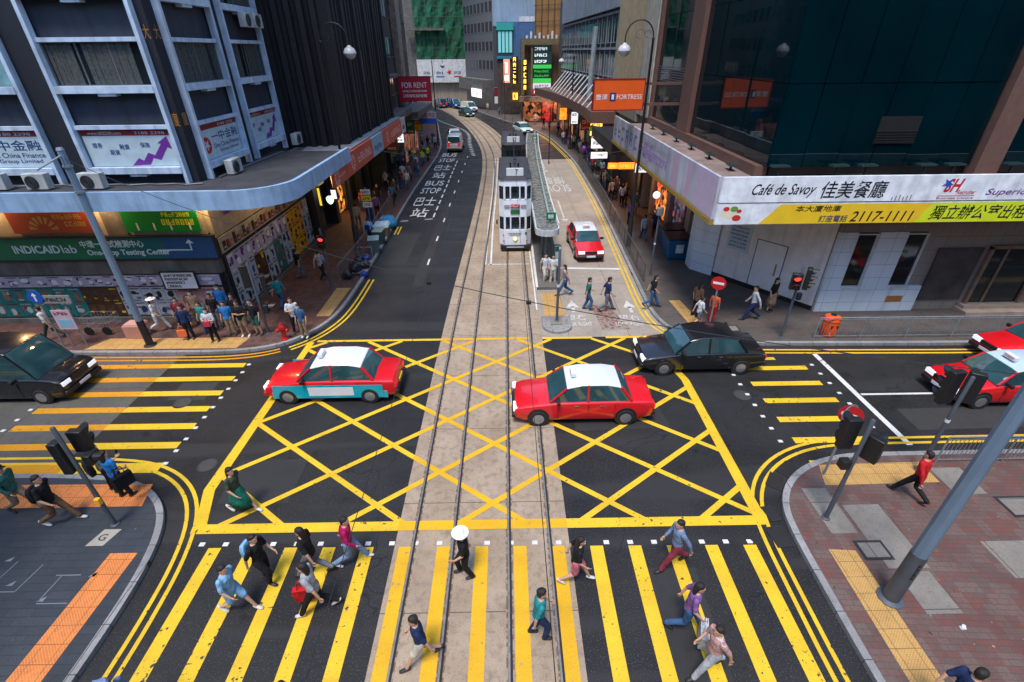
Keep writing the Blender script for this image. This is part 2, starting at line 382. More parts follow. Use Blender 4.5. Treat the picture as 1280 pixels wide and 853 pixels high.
# yellow box
mb = MB(); X0, X1, Y0, Y1 = -8.6, 6.72, 8.55, 18.2
def rect(mb, x0, x1, y0, y1, z=Z1, mi=0): mb.poly([(x0, y0, z), (x1, y0, z), (x1, y1, z), (x0, y1, z)], mi)
BX = [-3.02, 1.5]
def seg_rect(x0, x1, y0, y1):
    global mbY, mbW
    for a, b, on in ((x0, min(x1, BX[0]), 0), (max(x0, BX[0]), min(x1, BX[1]), 1), (max(x0, BX[1]), x1, 0)):
        if b > a+.01: rect(mbW if on else mbY, a, b, y0, y1, .0175 if on else .0125)
mbY, mbW = MB(), MB()
def seg_line(p, q, w_, dz=0):
    'a painted line, cut where it passes from asphalt onto the track concrete'
    p, q = Vector(p), Vector(q)
    if p.x > q.x: p, q = q, p
    cuts = [0, 1]
    for bx in BX:
        if abs(q.x-p.x) > 1e-6:
            t = (bx-p.x)/(q.x-p.x)
            if 0 < t < 1: cuts.append(t)
    cuts.sort()
    for a, b in zip(cuts, cuts[1:]):
        A, B = p.lerp(q, a), p.lerp(q, b); on = BX[0] < (A.x+B.x)/2 < BX[1]
        strip(mbW if on else mbY, [tuple(A), tuple(B)], w_, (.0105 if on else .0062)+dz)
seg_rect(-8.35, 6.9, 8.40, 8.70)
seg_rect(-8.4, .9, 18.2, 18.36)
rect(mbY, 1.5, 3.7, 18.2, 18.36, .0127); rect(mbY, 4.3, 6.6, 18.2, 18.36, .0127)
mbY.poly([(-8.5, 8.4, .0158), (-8.2, 8.7, .0158), (-8.6, 9.9, .0158), (-8.5, 18.2, .0158), (-8.78, 18.2, .0158), (-8.93, 9.9, .0158), (-8.62, 9.0, .0158)])
mbY.poly([(6.9, 8.4, .0158), (6.92, 15.0, .0158), (6.15, 18.2, .0158), (5.9, 18.2, .0158), (6.62, 15.0, .0158), (6.58, 8.7, .0158)])
K = .735
for fam in (1, -1):
    for j in range(-12, 14):
        y0 = 10.46+2.4*j
        f = lambda x: y0+fam*K*(x-4.4)
        lo, hi = -8.7, 6.7
        xs = sorted([4.4+fam*(8.5-y0)/K, 4.4+fam*(18.2-y0)/K]); a, b = max(lo, xs[0]), min(hi, xs[1])
        if b-a > .3: seg_line((a, f(a)), (b, f(b)), .17, .0032 if fam > 0 else 0)
# zebra across the near arm
for k in range(15):
    x = -7.78+.98*k
    y1 = 7.97-.012*k
    seg_w = .33
    if BX[0]-.1 < x+.16 < BX[1]: mbW.poly([(x, -2, .0135), (x+seg_w, -2, .0135), (x+seg_w, y1, .0135), (x, y1, .0135)])
    else: rect(mbY, x, x+seg_w, -2, y1)
marking(mbY); marking(mbW, YELW)
# zebra on the left and right arms, studs
mb, mo = MB(), MB()
def seam(y):   # where the left concrete meets the asphalt
    return gB.x+(gA.x-gB.x)*(y-gB.y)/(gA.y-gB.y)
for k in range(7):
    y = 16.62-.93*k; h = .30 if k < 6 else .42
    s = seam(y); 
    rect(mb, s, -10.75, y-h, y, Z1); rect(mo, -16.95, s, y-h, y, Z1+.001)
marking(mb); marking(mo, YELO)
mb = MB()
for k in range(6):
    y = 15.85-1.03*k; rect(mb, 9.2, 11.85, y-.27, y)
rect(mb, 10.4, 10.9, 16.3, 16.5)
marking(mb)
mb = MB()
def stud(x, y, r=0): mb.box(x-.07, x+.07, y-.055, y+.055, .004, .02)
for k in range(11): stud(-10.6-.03*k*.3, 16.5-.55*k)
for k in range(11): stud(-17.15, 16.5-.55*k)
for k in range(8): stud(8.75, 15.9-.62*k); stud(12.15, 15.9-.62*k)
for k in range(24): stud(-8.0+.615*k, 8.08-.008*k)
tag(mb.build('road_stud', WHI), kind='structure')
# trench repairs in the asphalt
rep = m_concrete('repaired asphalt', (.019, .0185, .019), (.026, .0255, .0258), 60, 60, .3); rep2 = m_concrete('old dull asphalt', (.027, .026, .025), (.036, .0345, .033), 60, 60, .4)
for p, m_ in (([(-7.9, 27), (-6.1, 27.2), (-6.0, 33), (-7.8, 33)], rep), ([(-5.2, 24), (-4.6, 24), (-4.5, 60), (-5.1, 60)], rep), ([(2.2, 12.2), (5.4, 12.3), (5.3, 13.6), (2.2, 13.5)], rep), ([(-8.3, 9.4), (-6.3, 9.4), (-6.3, 11.1), (-8.4, 11.1)], rep), ([(13.6, 12.0), (19, 12.1), (19, 13.2), (13.6, 13.1)], rep2), ([(3.0, 3), (4.4, 3), (4.5, 7.2), (3.1, 7.2)], rep), ([(-12.6, 14.2), (-11.2, 14.2), (-11.2, 15.3), (-12.6, 15.3)], rep2)):
    structure(MB().poly([(*v, .0028) for v in p]), 'repair_patch', m_)
# double yellow lines
mb = MB()
def dbl(path, side, d0=.42, i0=0, i1=None, mb_=None):
    for d in (d0, d0+.24):
        strip(mb_ or mb, offset(path[i0:i1], -side*d), .10, Z1+.002)
def span(path, f): return [p for p in path if f(p)]
dbl(span(KNL, lambda p: p[0] > -30 and p[1] > -6), -1, .52); dbl(span(KNR, lambda p: p[0] < 40 and p[1] > -6), 1, .5)
dbl(span(KLF, lambda p: p[0] > -9.7 and p[1] < 26), 1, .3); dbl(span(KLF, lambda p: -8.6 < p[0] and 31.5 < p[1] < 36), 1, .3)
dbl(span(KRF, lambda p: p[0] > 8.5 and p[0] < 40), -1, .35); dbl(span(KRF, lambda p: p[0] < 8.2 and 18 < p[1] < 80), -1, .22)
marking(mb)
mb = MB(); dbl(span(KLF, lambda p: -20 < p[0] < -9.7 and p[1] < 19), 1, .2); marking(mb, YELO)
# white lines
mb = MB()
strip(mb, [(12.7, 16.7), (12.78, 11.3)], .2, Z1); strip(mb, [(12.9, 13.95), (30, 13.95)], .1, Z1)
strip(mb, [(1.95, 26.35), (6.5, 26.0)], .22, Z1+.003)
strip(mb, [(-1.15, 26.95), (1.3, 26.95)], .1, .0135)
for d, y1 in ((-.98, 60), (-1.3, 60)):
    strip(mb, [(d, 26.9), (d-.02, 35), (d+.08, 45), (d+.05, y1)], .11, .0135)
strip(mb, [(1.42, 21), (1.42, 60)], .07, .0135)
for k in range(9): strip(mb, [(-4.75+.02*k, 27+4.2*k), (-4.75+.02*k, 28+4.2*k)], .1, Z1)
for k in range(12): strip(mb, [(-5.62, 36.6+1.9*k), (-5.62, 37.8+1.9*k)], .12, Z1)
strip(mb, [(-7.95, 35.7), (-7.4, 35.8)], .12, Z1); strip(mb, [(-6.2, 36.1), (-5.6, 36.2)], .12, Z1)
for (s, y, h) in (('站', 36.7, 2.4), ('巴士', 39.9, 2.7), ('STOP', 43.9, 2.0), ('BUS', 46.8, 2.0), ('站', 49.9, 2.6), ('巴士', 53.6, 2.9), ('STOP', 58, 2.2), ('BUS', 61.3, 2.4)):
    gtext(mb, s, (-7.75 if len(s) > 1 else -7.5, y), (1.75 if len(s) > 1 else 1.3, 0), (0, h), Z1+.001)
# arrows and words on the concrete lane (they face the traffic that comes towards the camera)
marking(mb, WHI); mb = MB()
def arrow(x, y, L, dirn=-1, w_=.13):
    y2 = y+dirn*L; strip(mb, [(x, y), (x, y2-dirn*.7)], w_, Z1+.003)
    mb.poly([(x-.32, y2-dirn*.8, Z1+.003), (x+.32, y2-dirn*.8, Z1+.003), (x, y2, Z1+.003)])
arrow(4.35, 41, 6); arrow(4.15, 58, 6)
gtext(mb, 'SLOW', (5.9, 46.6), (-2.7, 0), (0, -2.6), Z1+.003); gtext(mb, '慢駛', (5.7, 49.8), (-2.3, 0), (0, -2.9), Z1+.003)
arrow(3.2, 20.7, 1.3, 1, .16); arrow(6.0, 20.6, 1.3, 1, .16)
gtext(mb, '望右', (2.75, 19.9), (.95, 0), (0, .55), Z1+.003); gtext(mb, 'LOOK RIGHT', (2.6, 19.35), (1.3, 0), (0, .35), Z1+.003)
gtext(mb, '望右', (5.25, 19.8), (.95, 0), (0, .55), Z1+.003); gtext(mb, 'LOOK RIGHT', (5.0, 19.3), (1.3, 0), (0, .35), Z1+.003)
gtext(mb, '望左', (-9.7, 18.7), (.01, 0), (0, .01), Z1)
marking(mb, WHW)
mb = MB(); rng = random.Random(3)
for k in range(30): 
    y = 62+k*1.3; x = -3.3-.6*math.sin(k*.3)-(.0 if y < 66 else (y-66)**1.5*.045); strip(mb, [(x-.4, y), (x-.9, y+.5)], .25, .009)
marking(mb, WHI)
structure(MB().poly([(4.3, 19.0, .0075), (5.6, 18.95, .0075), (5.0, 21.3, .0075), (4.1, 21.5, .0075)]), 'red_patch', m_paint('old red surfacing', (.22, .09, .07), (.26, .22, .18), .45))
# tactile strips and slabs on the pavements
def patch(pts, z, m, name): structure(MB().poly([(*p, z) for p in pts]), name, m)
ZT = ZP+.005
patch([(-15.95, 9.25), (-10.25, 9.25), (-10.45, 10.05), (-15.95, 10.12)], ZT, TACO, 'tactile_strip')
patch([(-10.1, 7.78), (-9.42, 7.78), (-9.5, 3), (-10.25, 3)], ZT, TACO, 'tactile_strip')
patch([(-18.1, 17.65), (-11.6, 17.6), (-11.4, 18.5), (-17.6, 18.55)], ZT, TACY, 'tactile_strip')
patch([(-9.15, 20.4), (-8.5, 20.4), (-8.35, 23.6), (-9.1, 23.6)], ZT, TACY, 'tactile_strip')
patch([(7.95, 7.55), (8.6, 7.5), (8.5, 3), (7.8, 3)], ZT, TACY, 'tactile_strip')
patch([(9.05, 9.6), (12.4, 9.65), (12.4, 10.45), (9.3, 10.4)], ZT, TACY, 'tactile_strip')
patch([(8.3, 18.9), (8.95, 18.9), (8.6, 21.6), (8.05, 21.6)], ZT, TACY, 'tactile_strip')
patch([(1.75, 20.2), (2.75, 20.2), (2.65, 22.9), (1.75, 22.9)], .0095, TACY, 'tactile_strip')
for pts in ([(10.3, 9.4), (7.85, 9.35), (7.75, 8.9), (8.25, 8.05), (8.7, 8.05), (8.8, 9.35)], ):
    pass
for (x0, x1, y0, y1) in ((8.3, 9.02, 8.0, 9.5), (9.1, 10.1, 7.0, 8.9), (9.2, 10.0, 5.9, 6.92), (11.9, 13.2, 6.7, 7.7), (12.5, 13.4, 9.2, 10.2)):
    patch([(x0, y0), (x1, y0), (x1, y1), (x0, y1)], ZT, SLAB, 'paving_slab')
def manhole(x, y, w_, h_, label):
    t = thing('manhole_cover', label, 'manhole cover', (x, y, ZP))
    MB().box(x-w_/2, x+w_/2, y-h_/2, y+h_/2, ZP, ZP+.014).build('frame', IRON, t)
    MB().box(x-w_/2+.07, x+w_/2-.07, y-h_/2+.07, y+h_/2-.07, ZP+.004, ZP+.019).build('lid', SLAB, t)
manhole(9.05, 7.5, .72, .55, 'square concrete filled manhole cover beside the yellow tactile strip on the near right corner')
manhole(13.9, 8.75, .9, .7, 'manhole cover farthest right on the red block paving near the fence')
manhole(10.05, 18.7, .62, .55, 'manhole cover set in the grey pavement in front of the white tiled wall')
def grate(x, y, w_, h_, rz, label):
    t = thing('drain_grate', label, 'drain grate', (x, y, 0), 'drain grates around the near right kerb')
    q = MB(); c, s = math.cos(rz), math.sin(rz)
    def b_(mb, x0, x1, y0, y1, z0, z1, mi=0):
        mb.hexa([(x+c*a-s*b, y+s*a+c*b, z) for z in (z0, z1) for a, b in ((x0, y0), (x1, y0), (x1, y1), (x0, y1))], mi)
    b_(q, -w_/2, w_/2, -h_/2, h_/2, .002, .012); q.build('backing', GROOVE, t)
    q = MB()
    for k in range(8): b_(q, -w_/2+w_*k/7.6, -w_/2+w_*k/7.6+.03, -h_/2, h_/2, .010, .026)
    b_(q, -w_/2, w_/2, h_/2-.03, h_/2, .01, .028); b_(q, -w_/2, w_/2, -h_/2, -h_/2+.03, .01, .028)
    q.build('bars', IRON, t)
grate(8.35, 10.35, .62, .4, R(38), 'slatted iron drain grate under the no entry sign, farthest from the zebra')
grate(7.78, 9.9, .62, .42, R(52), 'slatted iron drain grate second along the kerb curve of the near right corner')
grate(7.1, 8.75, .3, .5, R(10), 'small iron drain grate by the corner of the yellow box')
grate(6.98, 8.02, .46, .62, R(6), 'largest iron drain grate at the end of the zebra crossing by the right kerb')
for x, y, r_, lb in ((-11.9, 14.05, .33, 'round iron manhole cover in the asphalt amid the left zebra stripes'), (8.55, 14.0, .33, 'round iron manhole cover in the asphalt right of the yellow box'), (-9.35, 10.9, .3, 'round iron manhole cover by the bend of the yellow box')):
    t = thing('manhole_cover', lb, 'manhole cover', (x, y, 0)); MB().lathe((x, y, .003), [(r_, 0), (r_, .006)], 24).build('frame', IRON, t); MB().lathe((x, y, .006), [(r_*.86, 0), (r_*.86, .007)], 24).build('lid', plain('worn iron', (.05, .048, .047), .5, bs=.6, bsc=25), t)
# flat floor slots near the near-left corner: stone with a "G" mark at the signal pole
mb = MB(); mb.poly([(-10.9, 8.0, ZT), (-10.45, 8.0, ZT), (-10.3, 8.5, ZT), (-10.75, 8.5, ZT)])
structure(mb, 'paving_slab', plain('cream slab', (.33, .30, .25), .7))
mb = MB(); gtext(mb, 'G', (-10.72, 8.15), (.2, 0), (0, .2), ZT+.004); structure(mb, 'slab_letter', IRON)
mb = MB()
for (x, y) in ((-12.0, 6.95), (-12.6, 7.6), (-10.95, 6.55), (-10.2, 7.15), (-12.1, 5.45), (-11.4, 5.35), (-11.6, 4.9), (-12, 4.75)):
    mb.poly([(x, y, ZT), (x+.16, y, ZT), (x+.16, y+.13, ZT)])
for a, b in (((-12.3, 6.8), (-11.65, 6.8)), ((-11.65, 6.8), (-11.55, 7.5)), ((-10.9, 6.5), (-10.2, 6.5)), ((-11.0, 7.2), (-10.4, 7.2)), ((-10.9, 6.55), (-10.85, 7.2)), ((-12.35, 6.8), (-12.25, 7.6))): strip(mb, [a, b], .022, ZT)
structure(mb, 'cover_edging', plain('pale edging', (.17, .21, .24), .6))
# tram stop island with its rounded nose
def platform():
    t = thing('tram_platform', 'long narrow concrete tram platform under the shelter between the tracks and the right lane', 'tram platform', (2.2, 30, 0))
    L = [(1.56, 23.3), (1.6, 30), (1.7, 45), (1.8, 60)]; Rr = [(3.1, 60), (2.95, 45), (2.8, 30), (2.72, 23.3)]
    MB().prism(L+Rr, -.05, .16).build('deck', m_concrete('platform concrete', (.11, .10, .09), (.16, .15, .13), 4, 4), t)
    q = MB()
    for a, b in zip(L, L[1:]): q.hexa([(a[0]-.06, a[1], 0), (a[0]+.06, a[1], 0), (b[0]+.06, b[1], 0), (b[0]-.06, b[1], 0), (a[0]-.06, a[1], .17), (a[0]+.06, a[1], .17), (b[0]+.06, b[1], .17), (b[0]-.06, b[1], .17)])
    q.build('edge', WHI, t)
platform()
pts = [(1.58, 20.1)]+[(2.25-.67*math.cos(a), 19.25-.62*math.sin(a)) for a in [math.pi*k/12 for k in range(13)]]+[(2.92, 20.1)]
t = thing('traffic_island', 'small rounded concrete island with a grey pole at the edge of the yellow box', 'traffic island', (2.25, 19.5, 0))
MB().prism(pts, -.05, .15).build('kerb_ring', KERB, t, bev=.03)
inner = [(2.25+(p[0]-2.25)*.82, 19.5+(p[1]-19.5)*.82) for p in pts]
MB().prism(inner, .1, .158).build('infill', m_concrete('island concrete', (.2, .18, .16), (.34, .31, .27), 5, 5, .7), t)
MB().prism([(1.95, 19.2), (2.5, 19.2), (2.5, 19.9), (1.95, 19.9)], .15, .20).build('pole_base', SLAB, t)
# ------------------------------------------------------------------ building materials
SPAN = mat('blue grey spandrel', (.022, .030, .048), .7, streak=.5, bs=.15)
DARKCOL = mat('dark column render', (.006, .009, .016), .7, streak=.3)
BLUEW = mat('pale blue white paint', (.44, .54, .66), .6, streak=.55, bs=.1)
CANB = mat('canopy blue paint', (.26, .40, .58), .55, var=.12, streak=.45)
ROOFD = mat('dirty canopy roof', (.026, .026, .030), .85, var=.5, s=1.2, fine=.3)
GLD = mat('dark window glass', (.012, .018, .02), .08, spec=.6, var=.4, s=.8)
GLT = plain('teal lit window', (.16, .30, .32), .25, var=.3)
CURT = mat('grey curtain', (.05, .055, .052), .9, var=.4, s=9)
MULL = plain('window mullion', (.10, .10, .11), .5)
GLASS = mat('teal curtain glass', (.0, .010, .014), .03, spec=.38, var=.35, s=.25)
BROWN = mat('brown granite', (.125, .066, .050), .45, var=.15, s=4, fine=.15)
TILE = m_bricks('white wall tile', (.50, .56, .60), (.46, .52, .57), (.52, .57, .6), .7, .6, (.22, .24, .26), .35, 0, .008, .2)
def m_tile(name, c, w_, h_, mort, rough=.4, streak=.5):
    m, n, l, b = nodes(name); co = coord(n, False)
    se = n.new('ShaderNodeSeparateXYZ'); l.new(co, se.inputs[0]); cb = n.new('ShaderNodeCombineXYZ')
    ad = n.new('ShaderNodeMath'); ad.operation = 'ADD'; l.new(se.outputs[0], ad.inputs[0]); l.new(se.outputs[1], ad.inputs[1])
    l.new(ad.outputs[0], cb.inputs[0]); l.new(se.outputs[2], cb.inputs[1])
    br = n.new('ShaderNodeTexBrick'); br.offset = 0; l.new(cb.outputs[0], br.inputs['Vector']); br.inputs['Scale'].default_value = 1
    br.inputs['Brick Width'].default_value = w_; br.inputs['Row Height'].default_value = h_; br.inputs['Mortar Size'].default_value = .008
    br.inputs['Color1'].default_value = (*c, 1); br.inputs['Color2'].default_value = (*[x*.93 for x in c], 1); br.inputs['Mortar'].default_value = (*mort, 1)
    f = ramp(n, l, noise(n, l, co, 1, 5, (2, 2, .35)), .48, .75)
    mm = n.new('ShaderNodeMath'); mm.operation = 'MULTIPLY'; mm.inputs[1].default_value = streak; l.new(f, mm.inputs[0])
    l.new(mixc(n, l, mm.outputs[0], br.outputs['Color'], tuple(x*.5 for x in c)), b.inputs['Base Color']); b.inputs['Roughness'].default_value = rough
    return m
TILE = m_tile('white wall tile', (.62, .70, .76), .75, .62, (.20, .22, .25))
TILEB = m_tile('beige wall tile', (.28, .24, .21), .62, .62, (.09, .08, .07))
TILEG = m_tile('grey facade tile', (.085, .082, .098), 1.1, 3.0, (.05, .05, .055))
RIB = mat('black corrugated cladding', (.0055, .0055, .007), .75, var=.5, s=3, streak=.4)
CONC = mat('old concrete wall', (.13, .12, .11), .85, var=.3, s=1.5, streak=.6, bs=.2)
CREAM = mat('lit cream wall', (.42, .36, .27), .8, var=.15, streak=.3)
BEIGE = mat('beige ribbed render', (.34, .28, .18), .85, var=.15, s=2, streak=.45)
GREYC = mat('pale grey cladding', (.26, .31, .34), .7, streak=.5)
NET = mat('green scaffold netting', (.008, .11, .055), .85, var=.55, s=.35, streak=.6, bs=.4, bsc=3)
BAMB = m_tile('bamboo screen', (.30, .15, .045), 1.6, 1.9, (.05, .03, .015), .8, .8)
WHP = mat('white board', (.62, .63, .64), .6, streak=.3); BLK = plain('black panel', (.012, .012, .013), .45)
def flat(name, c, e=0, r=.5): return mat('flat '+name, c, r, var=.06, emit=e, ecol=c)
RED = flat('red', (.50, .012, .015)); DRED = flat('dark red', (.22, .01, .015)); WH = flat('white', (.72, .74, .76)); ORG = flat('orange', (.75, .10, .008))
NAVY = flat('navy', (.01, .03, .14)); PUR = flat('purple', (.14, .02, .24)); GRN = flat('green', (.01, .20, .03)); TEAL = flat('teal', (.0, .22, .20))
YELF = flat('yellow', (.85, .62, .01)); LIME = flat('lime', (.62, .72, .02)); INK = flat('ink', (.008, .008, .01)); GOLD = flat('gold text', (.35, .15, .03))
CORAL = flat('coral', (.50, .075, .04)); SKYB = flat('sky blue', (.20, .40, .55)); PINK = flat('pink', (.55, .30, .28)); MAG = flat('magenta', (.40, .01, .10))
E_WH = flat('lit white', (.85, .88, .95), .42); E_WARM = flat('lit warm', (1.0, .52, .14), 3.0); E_GOLD = flat('lit gold', (1.0, .55, .06), .95)
E_ORG = flat('lit orange', (1.0, .22, .015), .8); E_RED = flat('lit red', (1.0, .03, .02), 1.3); E_GRN = flat('lit green', (.03, .5, .07), .2); E_YEL = flat('lit yellow', (1, .8, .05), .3)
def m_shop(name, c, e, s=3.0):
    'goods on lit shelves: cells of differing colour and brightness'
    m, n, l, b = nodes(name); co = coord(n, False); v = n.new('ShaderNodeTexVoronoi'); v.inputs['Scale'].default_value = s; l.new(co, v.inputs['Vector'])
    r_ = n.new('ShaderNodeSeparateColor'); l.new(v.outputs['Color'], r_.inputs[0]); k = ramp(n, l, r_.outputs[0], .25, 1.0)
    cc_ = mixc(n, l, r_.outputs[1], c, tuple(min(1, x*.35+.25*(i == 0)) for i, x in enumerate(c))); out = mixc(n, l, k, (.01, .008, .006), cc_)
    l.new(out, b.inputs['Base Color']); l.new(out, b.inputs['Emission Color']); b.inputs['Emission Strength'].default_value = e; b.inputs['Roughness'].default_value = .3; return m
def scribble(mb, F, a0, a1, z0, z1, d, mi=0, n=None, seed=1):
    'a row of letter-like marks too small to read'
    r = random.Random(seed); h = z1-z0; n = n or max(2, int((a1-a0)/h/.8)); wd = (a1-a0)/n; e = 0
    for i in range(n):
        x = a0+i*wd; w_ = wd*.72; t = h*.2; e = .0004*(i % 3)
        if r.random() < .85: mb.fbox(F, x, x+t, z0, z1, d, d+.006+e, mi)
        if r.random() < .7: mb.fbox(F, x+w_-t, x+w_, z0, z1, d, d+.0065+e, mi)
        for zz in r.sample([z0, z0+h*.4, z1-t], 2): mb.fbox(F, x, x+w_, zz, zz+t, d, d+.008+e, mi)
    return mb
def sign(name, label, F, a0, a1, z0, z1, d, face, draw=None, frame=None, th=.12, mats=(), group=None, cat='sign', base=None):
    t = thing(name, label, cat, F.p((a0+a1)/2, z0, d), group)
    MB().fbox(F, a0, a1, z0, z1, d, d+th).build('panel', face, t)
    if frame:
        q = MB(); b = min(.06, (z1-z0)*.06)
        for r_ in ((a0-b, a1+b, z1, z1+b), (a0-b, a1+b, z0-b, z0), (a0-b, a0, z0, z1), (a1, a1+b, z0, z1)): q.fbox(F, *r_, d-.02, d+th+.02)
        q.build('frame', frame, t)
    if draw:
        q = MB(); draw(q, F, a0, a1, z0, z1, d+th); q.build('lettering', list(mats), t, fix=False)
    return t
FS = Fr(-40, 20.4, 1, 0)       # left building, face to the crossing: a = x+40
FW = Fr(-12.5, 0, 0, 1)        # left building, face to the tram street: a = y
def fa(x): return x+40
# ------------------------------------------------------------------ left corner building
LB = thing('office_building', 'blue grey corner building with white window fins above a pale blue canopy on the left', 'building', (-13, 21, 0))
MB().box(-34, -12.53, 20.43, 29.05, 6.3, 42).build('wall', SPAN, LB)
MB().box(-34, -12.8, 20.62, 31.2, 0, 6.3).build('shop_wall', CONC, LB)
q = MB()
for (x0, x1) in ((-34, -31.2), (-26, -24.6), (-17.85, -16.6), (-12.85, -12.46)): q.fbox(FS, fa(x0), fa(x1), 6.35, 42, 0, .05)
for (y0, y1) in ((20.36, 20.95), (24.55, 25.35)): q.fbox(FW, y0, y1, 6.35, 42, 0, .05)
q.each('column', DARKCOL, LB)
q = MB()
for x in (-31.1, -26.1, -24.5, -17.87, -16.58, -12.83): q.fbox(FS, fa(x)-.07, fa(x)+.07, 6.35, 42, .05, .3)
for y in (20.97, 24.5, 25.4, 28.93): q.fbox(FW, y-.07, y+.07, 6.35, 42, .05, .3)
q.each('fin', BLUEW, LB)
WGROUP = []
def lwindow(F, a0, a1, z0, z1, kind, seed):
    r = random.Random(seed); w_ = tag(MB().fbox(F, a0, a1, z0, z1, -.02, .035).build('window', [GLD, GLT][kind == 2], LB))
    q = MB(); nb = max(2, int((a1-a0)/1.1)); stp = (a1-a0)/nb
    for k in range(nb+1): q.fbox(F, a0+k*stp-.025, a0+k*stp+.025, z0, z1, .02, .08)
    q.fbox(F, a0, a1, z0, z0+.03, .02, .075); q.fbox(F, a0, a1, z1-.03, z1, .02, .075)
    q.build('window_frame', MULL, w_)
    if kind == 1:
        q = MB(); a = a0+.1
        while a < a1-.1: wd = r.uniform(.08, .16); q.fbox(F, a, min(a+wd, a1-.05), z0+.02, z1, .036, .045+r.uniform(0, .03)); a += wd*1.05+(r.random() < .12)*.35
        q.build('curtain', CURT, w_)
for fl in range(12):
    zb = 7.05+2.86*fl
    sl, bd = MB(), MB()
    for F, spans in ((FS, ((fa(-31.03), fa(-26.17)), (fa(-24.43), fa(-17.94)), (fa(-16.51), fa(-12.9)))), (FW, ((21.04, 24.43), (25.47, 28.86)))):
        for i, (a0, a1) in enumerate(spans):
            sl.fbox(F, a0, a1, zb-.24, zb, .03, .34); sl.fbox(F, (a0+a1)/2-.3, (a0+a1)/2+.35, zb-.34, zb-.24, .03, .3)
            bd.fbox(F, a0, a1, zb+1.38, zb+1.52, .03, .2)
            if fl < 5: lwindow(F, a0+.05, a1-.05, zb, zb+1.38, 0 if fl == 0 else (2 if (F is FS and i < 2 and fl == 1) else 1), fl*10+i)
            else: sl.fbox(F, a0, a1, zb, zb+1.38, .0, .02)
    sl.build('sill', BLUEW, LB); bd.build('lintel_band', BLUEW, LB)
q = MB()
ftext(q, FS, '大', fa(-12.74), fa(-12.5), 11.35, 11.8, .06); ftext(q, FS, '廈', fa(-12.74), fa(-12.5), 8.5, 8.98, .06)
ftext(q, FW, '大', 20.5, 20.82, 11.35, 11.8, .06); ftext(q, FW, '廈', 20.5, 20.82, 8.5, 8.98, .06)
q.each('name_character', GOLD, LB, fix=False)
# advertising films on the first floor windows
def winad(F, a0, a1, z0, z1, cell):
    q = MB(); q.fbox(F, a0, a1, z0, z1, .081, .09, 0); q.fbox(F, a0, a1, z1-.2, z1, .09, .095, 1)
    if cell == 'name':
        ftext(q, F, '一中金融', a0+.28*(a1-a0), a1-.1, z0+.62, z0+1.0, .096, 2); ftext(q, F, 'One China Finance', a0+.28*(a1-a0), a1-.1, z0+.36, z0+.54, .096, 2); ftext(q, F, 'Group Limited', a0+.4*(a1-a0), a1-.3, z0+.12, z0+.3, .096, 2)
        c = F.p(a0+.13*(a1-a0), z0+.55, .096); r_ = .32
        q.add([c+F.u*(r_*math.cos(t*math.pi/12))+Vector((0, 0, r_*math.sin(t*math.pi/12))) for t in range(24)], [tuple(range(24))], 3)
        q.add([c+F.n*.004+F.u*(r_*(.75 if t % 2 else .3)*math.cos(t*math.pi/5+.3))+Vector((0, 0, r_*(.75 if t % 2 else .3)*math.sin(t*math.pi/5+.3))) for t in range(10)], [tuple(range(10))], 0)
        ftext(q, F, '3188 2298', (a0+a1)/2, a1-.3, z1-.16, z1-.05, .097, 0)
    else:
        for s_, u, v in (('證券', .08, .68), ('期貨', .25, .42), ('融資', .38, .62), ('保險', .62, .68)):
            x = a0+u*(a1-a0); ftext(q, F, s_, x, x+.11*(a1-a0), z0+v*1.0, z0+v*1.0+.2, .096, 2)
        P = [(.45, .02), (.55, .3), (.6, .2), (.68, .5), (.75, .4), (.86, .82), (.82, .84), (.95, 1.1), (.97, .62), (.92, .7), (.80, .22), (.72, .3), (.66, .05)]
        q.add([F.p(a0+(a1-a0)*u, z0+v, .096) for u, v in P], [tuple(range(len(P)))], 4)
        ftext(q, F, 'www.002230.com', a0+.25, a0+.45*(a1-a0), z1-.16, z1-.05, .097, 0); ftext(q, F, '3188 2298', a0+.6*(a1-a0), a1-.2, z1-.16, z1-.05, .097, 0)
    q.build('window_advert', [mat('advert white', (.40, .50, .54), .4, var=.1), DRED, NAVY, RED, PUR], LB, fix=False)
winad(FS, fa(-24.3), fa(-21.5), 7.07, 8.4, 'arrow'); winad(FS, fa(-21.4), fa(-18.05), 7.07, 8.4, 'name'); winad(FS, fa(-16.42), fa(-13.0), 7.07, 8.4, 'arrow')
winad(FW, 21.12, 24.35, 7.07, 8.4, 'name'); winad(FW, 25.55, 28.8, 7.07, 8.4, 'arrow')
# canopy
cpath = [(-34, 18.0), (-10.6, 18.0)]+[(-10.3+2.0*math.cos(a), 20.0-2.0*math.sin(a)) for a in [math.pi/2*(1-k/8) for k in range(9)]]+[(-8.3, 27.3)]
back = [(-12.4, 27.3), (-12.4, 20.5), (-34, 20.5)]
MB().prism(offset(cpath, .12)+back, 5.98, 6.42).build('canopy_roof', ROOFD, LB)
q = MB(); A, B = cpath, offset(cpath, .16)
for i in range(len(A)-1):
    q.hexa([(*A[i], 5.9), (*A[i+1], 5.9), (*B[i+1], 5.9), (*B[i], 5.9), (*A[i], 6.6), (*A[i+1], 6.6), (*B[i+1], 6.6), (*B[i], 6.6)])
q.build('canopy_fascia', CANB, LB)
